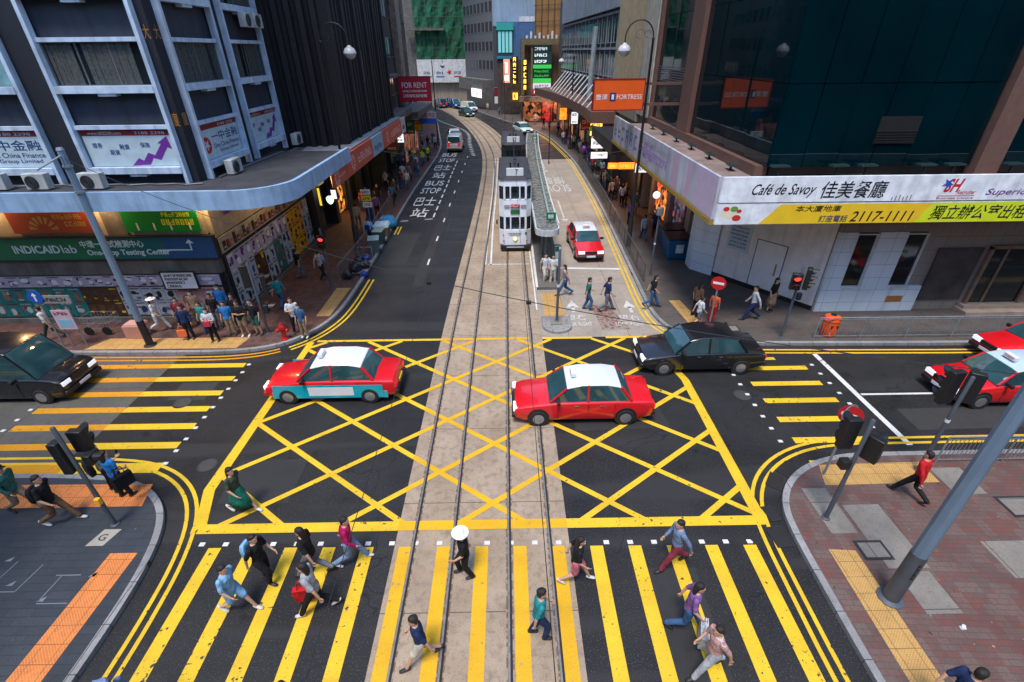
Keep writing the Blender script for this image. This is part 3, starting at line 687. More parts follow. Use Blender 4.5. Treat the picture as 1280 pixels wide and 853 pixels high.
# the shop front under the canopy
FG = Fr(-40, 20.3, 1, 0); FH = Fr(-12.7, 0, 0, 1)
q = MB()
for x0, x1 in ((-34, -33), (-26.2, -25.2), (-17.05, -16.2)): q.fbox(FG, fa(x0), fa(x1), 0, 5.9, -.3, .05)
q.each('pier', CONC, LB)
q = MB(); q.fbox(FG, fa(-34), fa(-12.9), 4.25, 5.95, -.3, 0); q.fbox(FH, 20.55, 31, 4.0, 5.95, -.2, 0); q.each('upper_shop_wall', CREAM, LB)
q = MB(); q.fbox(FG, fa(-34), fa(-12.75), 2.5, 3.15, -.3, .12); q.build('beam', CONC, LB)
q = MB(); q.fbox(FG, fa(-34), fa(-12.75), .0, .35, -.3, .18); q.fbox(FH, 20.3, 31, 0, .3, -.3, .15); q.each('plinth', CONC, LB)
PSTYLE = {
 'teal': (flat('poster teal', (.0, .17, .16)), [flat('poster pale', (.40, .46, .44)), flat('poster rust', (.30, .10, .05)), flat('poster plum', (.16, .01, .05)), TEAL]), 'white': (mat('poster white', (.42, .45, .48), .6, var=.12), [NAVY, INK, flat('poster steel', (.10, .14, .2)), WH]), 'brown': (flat('brown poster', (.07, .03, .015)), [flat('choc', (.11, .05, .025)), flat('choc2', (.05, .02, .01)), YELF, DRED]),
 'yellow': (flat('amber poster', (.75, .36, .01)), [INK, flat('amber2', (.6, .28, .01)), INK, YELF]), 'pink': (PINK, [flat('skin poster', (.30, .13, .08)), WH, DRED, INK]), 'purple': (flat('lilac poster', (.45, .40, .48)), [PUR, WH, INK, flat('sand', (.5, .42, .33))])}
PW = thing('poster_hoarding', 'hoarding boards covered with pasted posters behind the waiting crowd', 'hoarding', (-18, 20.2, 0))
def poster(F, a0, a1, z0, z1, st, seed, name='poster', par=None, d=.0):
    r = random.Random(seed); bs, ms = PSTYLE[st]; q = MB(); q.fbox(F, a0, a1, z0, z1, d, d+.012, 0)
    w_, h = a1-a0, z1-z0
    for k in range(3):
        u, v = r.uniform(.05, .5), r.uniform(.05, .7); q.fbox(F, a0+u*w_, a0+(u+r.uniform(.2, .45))*w_, z0+v*h, z0+(v+r.uniform(.08, .25))*h, d+.012, d+.015+.0015*k, 1+k)
    c = F.p(a0+r.uniform(.3, .7)*w_, z0+r.uniform(.35, .65)*h, d+.022); rx, rz_ = w_*r.uniform(.15, .3), h*r.uniform(.12, .25)
    q.add([c+F.u*rx*math.cos(t*math.pi/6)+Vector((0, 0, rz_*math.sin(t*math.pi/6))) for t in range(12)], [tuple(range(12))], 1+seed % 2)
    scribble(q, F, a0+.1*w_, a0+.9*w_, z0+.86*h, z0+.94*h, d+.018, 1+r.randrange(3), seed=seed); scribble(q, F, a0+.1*w_, a0+.7*w_, z0+.06*h, z0+.11*h, d+.018, 1+r.randrange(3), seed=seed+1)
    return q.build(name, [bs]+ms, par or PW, fix=False)
MB().fbox(FG, fa(-33), fa(-12.85), .36, 2.48, .0, .06).build('board', BLK, PW)
MB().fbox(FH, 20.5, 30.8, .32, 3.2, .02, .06).build('board', BLK, PW)
x = -24.4; sd = 0
while x < -12.9:
    st = 'teal' if x < -19.6 else 'brown' if x < -17.9 else 'white' if x < -15.4 else 'pink'
    wd = {'teal': .62, 'brown': .42, 'white': .52, 'pink': 1.2}[st]
    for z0, z1 in ((.42, 1.12), (1.14, 1.84)) if st != 'pink' else ((.42, 1.8),): poster(FG, fa(x), fa(min(x+wd-.02, -12.95)), z0, z1, st, sd, d=.061); sd += 1
    poster(FG, fa(x), fa(min(x+wd, -12.95)), 1.9, 2.42, 'purple', sd+99, d=.061); x += wd
y = 20.7
for i in range(18):
    st = ['white', 'white', 'brown', 'white', 'teal', 'white', 'yellow', 'yellow', 'white'][int(i/2) % 9]; wd = .56
    for z0, z1 in ((.4, 1.3), (1.32, 2.2), (2.22, 3.1)): poster(FH, y, y+wd-.02, z0, z1, st if z0 < 2.2 or st == 'yellow' else 'purple', 200+i*3+int(z0), d=.061)
    y += wd
# strip of magazine covers over the side shop front
q = MB(); q.fbox(FH, 20.6, 30.5, 3.25, 3.95, .0, .05, 0)
rg = random.Random(9)
for k in range(30):
    a = 20.75+k*.32; q.fbox(FH, a, a+.24, 3.33, 3.62+rg.random()*.26, .05, .07, 1+k % 3); q.fbox(FH, a+.05, a+.19, 3.4, 3.5, .07, .075, (k*2) % 4)
q.build('picture_frieze', [CREAM, INK, DRED, flat('tan', (.3, .2, .1))], LB, fix=False)
# shop signs of the left corner
def d_ind(q, F, a0, a1, z0, z1, d):
    h = z1-z0; W = a1-a0
    q.fbox(F, a1-4.5, a1-2.2, z0, z1, d-.004, d+.003, 1); q.fbox(F, a1-2.2, a1, z0, z1, d-.004, d+.004, 2)
    ftext(q, F, 'INDICAID', a0+1.05, a0+3.05, z0+.3, z0+.66, d+.01, 0, 0, .03); ftext(q, F, 'lab', a0+3.12, a0+3.75, z0+.3, z0+.66, d+.01, 0)
    ftext(q, F, '中環一站式檢測中心', a0+4.0, a0+6.7, z0+.52, z0+.86, d+.01, 0, 0, .02); ftext(q, F, 'One-Stop Testing Center', a0+4.15, a0+7.7, z0+.12, z0+.44, d+.01, 0, 0, .025)
    for k, (u0, u1) in enumerate(((a1-2.5, a1-1.0),)): q.fbox(F, u0, u1, z0+.36, z0+.41, d, d+.01, 0)
    q.fbox(F, a1-1.05, a1-1.0, z0+.36, z0+.75, d, d+.011, 0); q.add([F.p(a1-1.2, z0+.68, d+.012), F.p(a1-.85, z0+.68, d+.012), F.p(a1-1.02, z0+.86, d+.012)], [(0, 1, 2)], 0)
FI = Fr(-40, 20.25, 1, 0)
sign('shop_sign', 'long green to blue INDICAID lab testing center sign above the poster wall', FI, fa(-22.3), fa(-12.6), 3.25, 4.2, .02, flat('deep green', (.005, .16, .07)), d_ind, BLK, .15, [flat('pale sign letters', (.55, .75, .82)), flat('teal sign', (.0, .12, .12)), flat('blue sign', (.01, .08, .22))])
def d_or(q, F, a0, a1, z0, z1, d):
    scribble(q, F, a0+1.9, a1-.35, z1-.35, z1-.15, d, 0, seed=4); scribble(q, F, a0+2.3, a1-.3, z0+.3, z0+.5, d, 0, seed=5)
    for k in range(7):
        a = math.pi*(k+.5)/7; c = (a0+1.35, z0+.12)
        q.add([F.p(c[0]+r_*math.cos(a+w_), c[1]+r_*math.sin(a+w_), d+.005) for r_, w_ in ((.3, -.1), (.62, -.14), (.62, .14), (.3, .1))], [(0, 1, 2, 3)], 0)
sign('banner', 'orange banner with pale sunburst lettering hanging above the left end of the green sign', FI, fa(-20.9), fa(-17.4), 4.4, 5.35, .02, flat('burnt orange', (.38, .06, .015)), d_or, None, .05, [flat('dull gold', (.5, .28, .08))], cat='banner')
def d_gr(q, F, a0, a1, z0, z1, d):
    scribble(q, F, a0+1.7, a1-.25, z1-.3, z1-.12, d, 0, seed=6); scribble(q, F, a0+1.6, a1-.15, z0+.3, z0+.55, d, 0, n=7, seed=7)
    for k, u in enumerate((.5, 1.2, 1.9, 2.7)): q.fbox(F, a0+u, a0+u+.07, z0+.08, z0+.4, d, d+.008, 1)
sign('banner', 'bright green banner with test tubes beside the orange banner above the green sign', FI, fa(-16.15), fa(-13.0), 4.4, 5.35, .02, flat('bright green', (.0, .26, .03)), d_gr, None, .05, [LIME, WH], cat='banner')
sign('banner', 'purple banner on the street side just round the corner under the pale blue canopy', FH, 21.6, 24.4, 4.7, 5.5, .02, PUR, lambda q, F, a0, a1, z0, z1, d: scribble(q, F, a0+.3, a1-.3, z0+.2, z0+.5, d, 0, seed=8), None, .05, [GOLD], cat='banner')
sign('notice_board', 'white notice board with black lettering standing above the posters right of the blue grey pole', FI, fa(-15.35), fa(-13.9), 1.85, 2.62, .2, WH, lambda q, F, a0, a1, z0, z1, d: [scribble(q, F, a0+.1, a1-.1-.2*k, z1-.2-.17*k, z1-.08-.17*k, d, 0, seed=k+20) for k in range(4)], BLK, .05, [INK], cat='notice board')
# lamps under the left canopy (lit in the photograph)
def lamp_pt(name, loc, e, col=(1, .62, .28), r=.08):
    d = bpy.data.lights.new(name, 'POINT'); d.energy = e*.7; d.color = col; d.shadow_soft_size = r; d.specular_factor = .04
    o = bpy.data.objects.new(name, d); COL.objects.link(o); o.location = loc; return o
for i, (x, y) in enumerate(((-21.6, 19.9), (-16.9, 19.9), (-12.6, 20.0), (-11.6, 25))):
    t = thing('canopy_lamp', ['round lamp farthest left under the pale blue canopy', 'round lamp under the canopy between the orange and green banners', 'round lamp under the canopy at the building corner', 'round lamp under the canopy on the street side near the purple banner'][i], 'lamp', (x, y, 5.98), 'lamps under the pale blue canopy')
    MB().lathe((x, y, 5.86), [(.11, 0), (.12, .12)], 12).build('housing', BLK, t); MB().lathe((x, y, 5.845), [(.09, 0), (.09, .012)], 12).build('diffuser', E_WARM, t)
    lp = lamp_pt('canopy_light', (x, y, 5.75), 60); lp.parent = t; lp.location = (0, 0, -.22)
# air conditioners on the canopy and wall
def make_ac():
    t = thing('air_conditioner', 'x', 'air conditioner')
    MB().box(-.42, .42, -.16, .16, .04, .62).build('casing', mat('ac casing', (.42, .43, .42), .5, streak=.4), t, bev=.02)
    MB().lathe((-.12, -.165, .31), [(.24, -.02), (.24, .01)], 20, ax='y').build('fan_grille', BLK, t)
    q = MB()
    for r_ in (.08, .14, .2): 
        for k in range(20): a, b = 2*math.pi*k/20, 2*math.pi*(k+1)/20; q.tube((-.12+r_*math.cos(a), -.19, .31+r_*math.sin(a)), (-.12+r_*math.cos(b), -.19, .31+r_*math.sin(b)), .006, n=4)
    q.build('guard', MULL, t); return t
ac0 = make_ac()
ACL = [(-19.6, 19.3, 6.42, 0, 'air conditioner on the canopy farthest left'), (-18.0, 19.3, 6.42, 0, 'air conditioner on the canopy left of the tall tram pole'), (-15.9, 19.3, 6.42, 0, 'air conditioner on the canopy right of the tall tram pole'),
       (-11.75, 21.9, 6.42, 90, 'air conditioner on the canopy round the corner under the red star advert'), (-11.8, 29.4, 6.42, 90, 'air conditioner at the far end of the canopy beside the black cladding'),
       (-12.05, 27.2, 11.9, 90, 'air conditioner hung high on the facade, left one of the pair'), (-12.05, 28.2, 11.9, 90, 'air conditioner hung high on the facade, right one of the pair')]
for i, (x, y, z, rz, lb) in enumerate(ACL): place(ac0 if i == 0 else copy_tree(ac0), x, y, z, R(rz), lb, 'air conditioners of the left building')
q = MB(); rg = random.Random(4)
for k in range(9): a = -22+k*1.1; q.path([(a, 19.9, 6.46), (a+.5, 19.7+.1*(k % 2), 6.46), (a+1.1, 19.9, 6.46)], .03)
q.path([(-12, 21, 6.46), (-11.9, 24, 6.46), (-11.7, 27, 6.46)], .04); q.build('roof_pipes', MULL, LB)
# ------------------------------------------------------------------ podium with coral signs and the black ribbed tower
PD = thing('podium_building', 'low shop podium with coral sign band beneath the black ribbed tower', 'building', (-11, 36, 0))
MB().box(-34, -12.9, 31.25, 46, 0, 6).build('wall', CONC, PD)
MB().prism([(-12.4, 27.35), (-8.95, 27.35), (-8.95, 45.5), (-34, 45.5), (-34, 31.25), (-12.4, 31.25)], 5.7, 6.12).build('roof_slab', mat('podium roof', (.22, .22, .23), .8, var=.3, fine=.2), PD)
q = MB()
for y in (31.3, 35, 38.5, 42, 45): q.box(-12.9, -12.3, y, y+.6, 0, 5.7)
q.each('pier', plain('dark pier', (.03, .03, .032), .4), PD)
q = MB(); q.box(-12.88, -12.6, 31.9, 45, 3.2, 5.7); q.build('dark_fascia', BLK, PD)
q = MB()
for y, m_ in ((31.95, 0), (35.65, 1), (39.2, 0), (42.7, 0)): q.box(-12.85, -12.78, y, y+2.8, .3, 3.1, m_)
q.each('shop_window', [GLD, m_shop('lit gold window', (1, .42, .06), .55)], PD)
FP = Fr(-8.75, 0, 0, 1)
def d_fl(q, F, a0, a1, z0, z1, d):
    c = (a0+.22*(a1-a0), (z0+z1)/2)
    for k in range(10):
        a = 2*math.pi*k/10
        q.add([F.p(c[0]+r_*math.cos(a+w_), c[1]+r_*math.sin(a+w_), d+.006) for r_, w_ in ((.14, -.12), (.42, -.2), (.42, .2), (.14, .12))], [(0, 1, 2, 3)], 0)
    scribble(q, F, a0+.4*(a1-a0), a1-.3, z0+.35, z1-.35, d, 0, n=6, seed=int(a0))
for i, (y0, y1, m_, lb) in enumerate(((25.0, 27.2, CORAL, 'coral sign panel nearest the pale blue canopy on the podium edge'), (27.3, 33.3, CORAL, 'coral sign panel with white flower mark left of the pale blue panel'), (33.4, 36.4, SKYB, 'pale blue sign panel between two coral ones on the podium edge'), (36.5, 43.4, CORAL, 'longest coral sign panel with white lettering at the far end of the podium'), (43.5, 45.3, flat('pale panel', (.45, .5, .52)), 'small pale sign panel at the far end of the coral sign band'))):
    sign('shop_sign', lb, FP, y0, y1, 5.0, 6.15 if i else 5.85, .0, m_, d_fl if m_ is CORAL else (lambda q, F, a0, a1, z0, z1, d: scribble(q, F, a0+.4, a1-.4, z0+.3, z0+.6, d, 1, n=4, seed=3)), None, .14, [flat('pale coral', (.75, .42, .36)), NAVY], 'sign band of the podium')
RT = thing('ribbed_tower', 'tall tower clad in black vertical ribs rising behind the podium on the left', 'building', (-11, 38, 6))
prof = []
def rib(p, q_, n, dep):
    P, Q = Vector(p), Vector(q_); u = (Q-P)/n; nn = Vector((u.y, -u.x)).normalized()
    for k in range(n):
        b = P+u*k; dd = dep*(1.6 if k % 4 == 0 else 1)
        for t, e in ((.0, 0), (.12, dd), (.55, dd), (.67, 0)): v = b+u*t+nn*e; prof.append((v.x, v.y))
rib((-13.4, 30.2), (-9.75, 31.2), 6, .28); rib((-9.75, 31.2), (-9.75, 46), 22, .2)
MB().prism(prof+[(-9.75, 46), (-34, 46), (-34, 31.2), (-13.4, 31.2)], 6.1, 48).build('cladding', RIB, RT)
for dy, z0, z1 in ((36.9, 9.2, 11.0),): MB().fbox(Fr(-9.75, 0, 0, 1), dy, dy+.5, z0, z1, .2, .26).build('window', flat('blue pane', (.02, .06, .10)), RT)
# shopfront things on the street side
for i, (y, z0, z1, m_, lb) in enumerate(((31.5, 2.3, 3.6, E_YEL, 'narrow vertical yellow neon strip beside the street side shop entrance'), (34.0, 2.1, 2.9, E_WH, 'small lit white screen hung outside the street side shops'))):
    t = thing('lit_sign', lb, 'lit sign', (-11.8, y, z0)); MB().box(-12.12, -11.88+.2*i, y-.03-.1*i, y+.03+.1*i, z0, z1).build('box', BLK, t); MB().box(-12.07, -11.93+.2*i, y-.06-.1*i, y-.035-.1*i, z0+.1, z1-.1).build('lit_face', m_, t)
lamp_pt('shop_light', (-11.5, 37.2, 2.8), 90, (1, .6, .2), .4)
# ------------------------------------------------------------------ generic buildings
def bld(label, pts, z1, m, front, floors=(), fh=3.4, zb=0, wz=(1.1, 2.6), wstep=2.4, ww=1.5, wm=GLD, name='building', maxw=100, z0=0, band=None, frame=None):
    'pts counterclockwise seen from above?; front: list of (i, j) edges that carry windows, seen left to right'
    c = sum((Vector(p) for p in pts), Vector((0, 0)))/len(pts)
    t = thing(name, label, 'building', (c.x, c.y, z0)); MB().prism(pts, z0, z1).build('wall', m, t); nw = 0
    for (i, j) in front:
        a, b = Vector(pts[i]), Vector(pts[j]); L = (b-a).length; F = Fr(a.x, a.y, b.x-a.x, b.y-a.y); n = max(1, int(L/wstep)); st = L/n
        for fl in floors:
            zz = zb+fl*fh
            if band: MB().fbox(F, 0, L, zz+wz[0]-.3, zz+wz[0]-.1, -.02, .12).build('band', band, t)
            for k in range(n):
                if nw >= maxw: continue
                a0 = st*(k+.5)-ww/2; o = MB().fbox(F, a0, a0+ww, zz+wz[0], zz+wz[1], -.04, .03).build('window', wm, t); nw += 1
                if frame:
                    q = MB(); q.fbox(F, a0-.06, a0+ww+.06, zz+wz[1], zz+wz[1]+.07, -.02, .07); q.fbox(F, a0-.06, a0+ww+.06, zz+wz[0]-.07, zz+wz[0], -.02, .1); q.fbox(F, a0+ww/2-.03, a0+ww/2+.03, zz+wz[0], zz+wz[1], .03, .06); q.build('window_frame', frame, o)
    return t
DK = mat('dark grey wall', (.033, .031, .033), .8, var=.4, s=1, streak=.6); DK2 = mat('dark brown wall', (.07, .05, .04), .8, var=.4, s=1, streak=.6)  # DK is a plain dark tone with random variation and streaks
BRC = mat('rusty orange lit column', (.30, .12, .04), .8, var=.35, streak=.5)  # orange light on the rusty brown column put into its colour
t = bld('narrow dark building with a rusty orange lit column just past the black ribbed tower', [(-30, 46.1), (-11.0, 46.1), (-10.9, 54), (-30, 54)], 42, DK, [(1, 2)], range(1, 9), 3.2, 3, maxw=30, wstep=2, ww=1.4, frame=MULL)
MB().box(-11, -10.6, 46.15, 47.4, 9, 42).each('column', BRC, t); MB().box(-11, -9.4, 46.3, 53.8, 5.6, 6.1).build('canopy', CONC, t)
q = MB(); q.box(-10.95, -10.6, 47, 53.8, .3, 3); q.each('shop_window', GLD, t); MB().box(-10.95, -10.4, 47.5, 49, 6.4, 7.2).each('balcony', CONC, t); MB().box(-10.95, -10.3, 49.5, 53.5, 8.8, 9.1).each('balcony', CONC, t)
t = bld('stained grey brown building with a pale column behind the FOR RENT sign', [(-30, 54.1), (-11.1, 54.1), (-11.4, 66), (-30, 66)], 26, DK2, [(1, 2)], range(1, 7), 3.2, 3, maxw=30, frame=MULL)
MB().box(-11.1, -10.5, 56.6, 58.6, 6, 27).each('column', mat('dirty cream column', (.24, .19, .15), .8, var=.3, streak=.7), t); MB().box(-11.2, -8.9, 54.3, 65.8, 5.0, 5.6).build('canopy', CONC, t)
q = MB(); q.box(-11.2, -11.0, 55, 65, .3, 3); q.each('shop_window', m_shop('dim shop window', (.4, .2, .1), .35, 1.5), t)
bld('hidden dark block following the left bend of the street', [(-34, 66.2), (-12.6, 66.2), (-14.6, 80), (-17.5, 100), (-21, 118), (-40, 118)], 30, CONC, [(1, 2), (2, 3)], range(1, 6), 3.4, 3, maxw=60)
def d_fr(q, F, a0, a1, z0, z1, d):
    h = z1-z0; ftext(q, F, 'FOR RENT', a0+.3, a1-.3, z0+.55*h, z0+.78*h, d+.01, 0); scribble(q, F, a0+.35, a1-.35, z0+.38*h, z0+.46*h, d, 0, n=16, seed=1); scribble(q, F, a0+.35, a1-.35, z0+.16*h, z0+.28*h, d, 0, n=13, seed=2)
FR_ = Fr(-10.35, 53.6, 1, 0)
sign('rent_sign', 'crimson FOR RENT sign projecting over the left pavement', FR_, 0, 3.05, 6.7, 8.8, .1, flat('crimson', (.42, .008, .035)), d_fr, DRED, .25, [WH])
def d_rb(q, F, a0, a1, z0, z1, d): q.fbox(F, a0, a1, z0, z0+.45*(z1-z0), d-.01, d+.01, 0); ftext(q, F, '福', a0+.15, a0+.55, z0+.55*(z1-z0), z1-.1, d+.01, 1); scribble(q, F, a0+.7, a1-.1, z0+.6*(z1-z0), z1-.15, d, 1, n=3, seed=9)
sign('shop_sign', 'small blue and pale grey sign with red lettering below the FOR RENT sign', Fr(-9.9, 61, 1, 0), 0, 2.0, 3.75, 5.0, .1, flat('pale sign', (.4, .42, .48)), d_rb, None, .2, [flat('royal blue', (.01, .09, .5)), RED])
# green netted block with hoarding at the end of the street
GB = thing('scaffolded_building', 'tower wrapped in green scaffold netting at the end of the street', 'building', (-16, 141, 0))
MB().box(-32, -9.6, 139, 160, 0, 46).build('wall', CONC, GB)
q = MB(); FN = Fr(-21.5, 138.4, 1, 0); rg = random.Random(2)
nx, nz = 24, 30
q.add([FN.p(12*i/nx, 8.9+30*j/nz, .35*math.sin(i*1.1)*math.sin(j*.9)+rg.uniform(0, .22)) for j in range(nz+1) for i in range(nx+1)], [(j*(nx+1)+i, j*(nx+1)+i+1, (j+1)*(nx+1)+i+1, (j+1)*(nx+1)+i) for j in range(nz) for i in range(nx)])
q.build('netting', NET, GB, fix=False)
MB().fbox(FN, -2, 7.3, 15.2, 15.6, .2, 1.6).build('catch_fan', CONC, GB)
q = MB()
for k in range(13): q.tube(FN.p(k, 8.9, .75), FN.p(k, 39, .75), .05, n=5)
for k in range(14): q.tube(FN.p(0, 9.5+2.1*k, .8), FN.p(12, 9.5+2.1*k, .8), .04, n=5)
q.build('scaffold_poles', mat('bamboo pole', (.07, .09, .04), .8), GB)
def d_h(q, F, a0, a1, z0, z1, d):
    for u, c_ in ((1.4, 0), (4.6, 2), (9.0, 1)):
        q.fbox(F, a0+u, a0+u+2.0, z0+1.1, z0+1.4, d, d+.01, 2 if u > 8 else 1); scribble(q, F, a0+u+.1, a0+u+1.8, z0+1.8, z0+2.4, d, 0, n=4, seed=int(u))
    c = F.p(a0+7.9, z0+2.2, d+.012); q.add([c+F.u*.7*(1 if t % 2 else .45)*math.cos(t*math.pi/5)+Vector((0, 0, .7*(1 if t % 2 else .45)*math.sin(t*math.pi/5))) for t in range(10)], [tuple(range(10))], 2)
sign('hoarding', 'white hoarding with blue and red marks below the green netting', Fr(-21.6, 137.4, 1, 0), 0, 12.1, 4.2, 9.2, .0, WHP, d_h, None, .15, [NAVY, flat('blue bar', (.05, .1, .35)), RED], cat='hoarding')
q = MB(); q.box(-21.6, -9.6, 138.2, 138.9, 0, 4.2); q.build('shop_wall', mat('cream shop wall', (.34, .28, .22), .8, streak=.5), GB)
bld('pale distant block seen in the gap left of the green netting', [(-34, 150), (-18, 150), (-18, 165), (-34, 165)], 60, mat('far pale wall', (.30, .36, .40), .8, streak=.4), [(0, 1)], range(1, 14), 3.2, maxw=90, frame=None)
bld('distant slab closing the view behind the other towers', [(-60, 168), (60, 168), (60, 180), (-60, 180)], 60, CONC, [(0, 1)], range(1, 4), 3.2, maxw=20)
# ------------------------------------------------------------------ right side far end
t = bld('grey office building with rows of small square windows at the bend', [(-9.0, 128), (-2.2, 112), (7.8, 112), (7.8, 130), (-2, 140)], 44, TILEG, [(0, 1)], range(2, 9), 3.3, 0, (1.0, 2.6), 1.95, 1.25, maxw=70, frame=MULL)
FQ = Fr(-2.2, 111.95, 1, 0)
MB().fbox(FQ, .0, 10, 15, 44, -.05, .05).build('blank_wall', mat('blue grey blank wall', (.27, .36, .44), .8, var=.12, s=.4, streak=.4), t)
FQ2 = Fr(-9.0, 128, 6.8, -16); MB().fbox(FQ2, 0, 17.3, 3.6, 5.8, .0, 1.8).build('canopy', CONC, t); q = MB(); q.fbox(FQ2, .5, 17, 0, 3.4, .0, .1); q.each('shop_window', flat('dim arcade', (.05, .04, .035), .2), t)
sign('lit_sign', 'glowing white sign with a red mark over the arcade of the grey office building', FQ2, 9.2, 15, 2.4, 4.0, 1.9, E_WH, lambda q, F, a0, a1, z0, z1, d: scribble(q, F, a0+1.2, a1-1.2, z0+.5, z1-.5, d, 0, n=4, seed=5), None, .2, [RED], cat='lit sign')
sign('shop_sign', 'small red and white sign hanging right of the glowing white sign', Fr(-2.1, 109.4, 1, 0), 0, 1.7, 1.7, 4.6, .1, WH, lambda q, F, a0, a1, z0, z1, d: q.fbox(F, a0, a1, z0+1.3, z1, d, d+.01, 0), None, .2, [DRED])
T2 = thing('billboard_building', 'lower building with teal glazing and blank blue wall before the blue grey tower', 'building', (3, 106, 0))
MB().box(-1.4, 7.2, 105.2, 111.8, 0, 15.4).build('wall', mat('blue painted wall', (.055, .13, .26), .7, streak=.4), T2)
FT = Fr(-1.4, 105.15, 1, 0)
q = MB(); q.fbox(FT, 0, 3.0, 10.2, 15.3, 0, .25); q.build('dark_bay', plain('dark bay', (.03, .05, .06), .4), T2)
q = MB()
for k in range(4): q.fbox(FT, .3+.68*k, .8+.68*k, 10.6, 13.9, .25, .32)
q.build('window', flat('teal glazing', (.12, .35, .36), .35), T2); MB().fbox(FT, 0, 3.1, 14.1, 15.3, .2, .5).build('teal_band', flat('teal fascia', (.03, .35, .30)), T2)
MB().fbox(FT, 4.2, 7, 15.4, 16.2, -.5, 0).build('roof_box', WHP, T2); MB().fbox(FT, 0, 3.2, 9.6, 10.1, .2, .5).build('blue_band', flat('cyan fascia', (.02, .2, .32)), T2)
MB().fbox(FT, 0, 8.6, .2, 9.4, 0, .2).build('dark_front', DK2, T2)
def vsign(label, x, y, z0, z1, w_, n, m_, bm=BLK, seed=0):
    F = Fr(x, y, 1, 0); t = thing('lit_sign', label, 'lit sign', (x, y, z0)); MB().fbox(F, 0, w_, z0, z1, 0, .3).build('box', bm, t)
    q = MB(); h = (z1-z0)/n
    for k in range(n): scribble(q, F, w_*.2, w_*.8, z0+h*k+h*.15, z0+h*k+h*.85, .3, 0, n=1, seed=seed+k)
    q.build('lettering', m_, t, fix=False); return t
vsign('vertical gold lit sign nearest the glowing white sign beside a picture panel', 1.35, 101, 5.6, 10.0, 1.1, 5, E_GOLD)
vsign('vertical gold lit sign against the left side of the big framed screen', 2.95, 90.4, 5.2, 9.7, .9, 5, E_GOLD, seed=3)
sign('picture_panel', 'tall glowing portrait panel left of the vertical gold signs', Fr(-.2, 101.5, 1, 0), 0, 1.15, 5.8, 9.6, 0, flat('lit brown picture', (.45, .16, .10), .8), lambda q, F, a0, a1, z0, z1, d: [q.fbox(F, a0+.2, a1-.2, z0+.3, z0+1.2, d, d+.01, 0), q.fbox(F, a0+.3, a1-.45, z0+1.6, z1-.5, d, d+.012, 0)], BLK, .2, [flat('lit pale', (.9, .7, .6), 1.0)], cat='picture panel')
sign('lit_sign', 'low gold lit sign under the vertical gold signs', Fr(1.3, 99, 1, 0), 0, 1.3, 2.9, 4.6, .1, plain('gold dark', (.2, .09, .01), .4), lambda q, F, a0, a1, z0, z1, d: scribble(q, F, a0+.15, a1-.15, z0+.3, z1-.3, d, 0, n=2, seed=8), None, .2, [E_GOLD], cat='lit sign')
# the screen building
SB = thing('screen_building', 'brown building with a thick olive frame round a stack of screens beyond the tram stop', 'building', (6.3, 94, 0))
MB().box(3.0, 12.5, 93.6, 104.5, 0, 12.6).build('wall', mat('brown wall', (.10, .06, .035), .7, var=.4, s=1.2), SB)
FB = Fr(2.9, 93.4, 6.7, -.9); OL = mat('olive frame', (.14, .115, .055), .55)
q = MB(); q.fbox(FB, 0, 6.9, 11.7, 12.5, 0, .9); q.fbox(FB, 0, .55, 4.3, 11.7, 0, .9); q.fbox(FB, 6.3, 6.9, 4.3, 11.7, 0, .9); q.fbox(FB, 1.6, 1.9, 4.3, 11.7, 0, .7); q.build('screen_frame', OL, SB)
for i, (z0, z1, m_) in enumerate(((8.9, 11.6, flat('screen dark', (.005, .02, .025), .3)), (8.3, 8.85, E_GRN), (6.9, 8.25, flat('screen black', (.002, .012, .006), .3)), (6.2, 6.85, E_GRN), (5.3, 6.15, flat('screen pale', (.5, .52, .62), .25)), (4.4, 5.25, flat('screen red', (.45, .01, .05), .3)))):
    s_ = MB().fbox(FB, 1.95, 5.0, z0, z1, .3, .45).build('screen', m_, SB)
    q = MB(); 
    if i in (0, 2, 4, 5):
        rows = {0: 3, 2: 2, 4: 1, 5: 1}[i]
        for r_ in range(rows): scribble(q, FB, 2.2, 4.7 if i else 4.3, z0+(z1-z0)*(r_+.25)/rows, z0+(z1-z0)*(r_+.7)/rows, .455, 0, n=6, seed=i*5+r_)
        q.build('screen_text', {0: flat('s white', (.7, .8, .8), .35), 2: E_GRN, 4: NAVY, 5: flat('s pink', (1, .6, .7), 1.0)}[i], s_, fix=False)
q = MB(); q.fbox(FB, -.2, 9, 3.4, 4.2, 0, 2.2); q.build('canopy', mat('rubble canopy', (.16, .12, .085), .85, var=.5, s=4), SB)
q = MB(); q.fbox(FB, .3, 3.4, .2, 3.3, 0, .06, 1); q.fbox(FB, 3.6, 5.4, .2, 3.3, 0, .07, 0); q.fbox(FB, 5.6, 8, .2, 3.3, 0, .06, 1); q.each('shop_window', [m_shop('red shop', (.9, .04, .03), .3, 2), m_shop('lit amber shop', (.8, .34, .12), .25, 1.5)], SB)
q = MB(); rg = random.Random(8)
for k in range(8): q.fbox(FB, .6+k*.7, .9+k*.7, 12.5, 12.9+rg.random()*.7, -1, -.7)
q.each('roof_plant', WHP, SB)
t = bld('tall building under bamboo coloured screens rising behind the framed screens', [(5.6, 105), (14, 100), (22, 104), (14, 118)], 44, BAMB, [], name='screened_building')
q = MB(); FM = Fr(5.6, 105, 8.4, -5)
for k in range(8): q.tube(FM.p(.3+1.25*k, 12, .25), FM.p(.3+1.25*k, 44, .25), .06, n=5)
for k in range(12): q.tube(FM.p(0, 13+2.4*k, .3), FM.p(9.8, 13+2.4*k, .3), .05, n=5)
q.build('scaffold_poles', DK2, t)
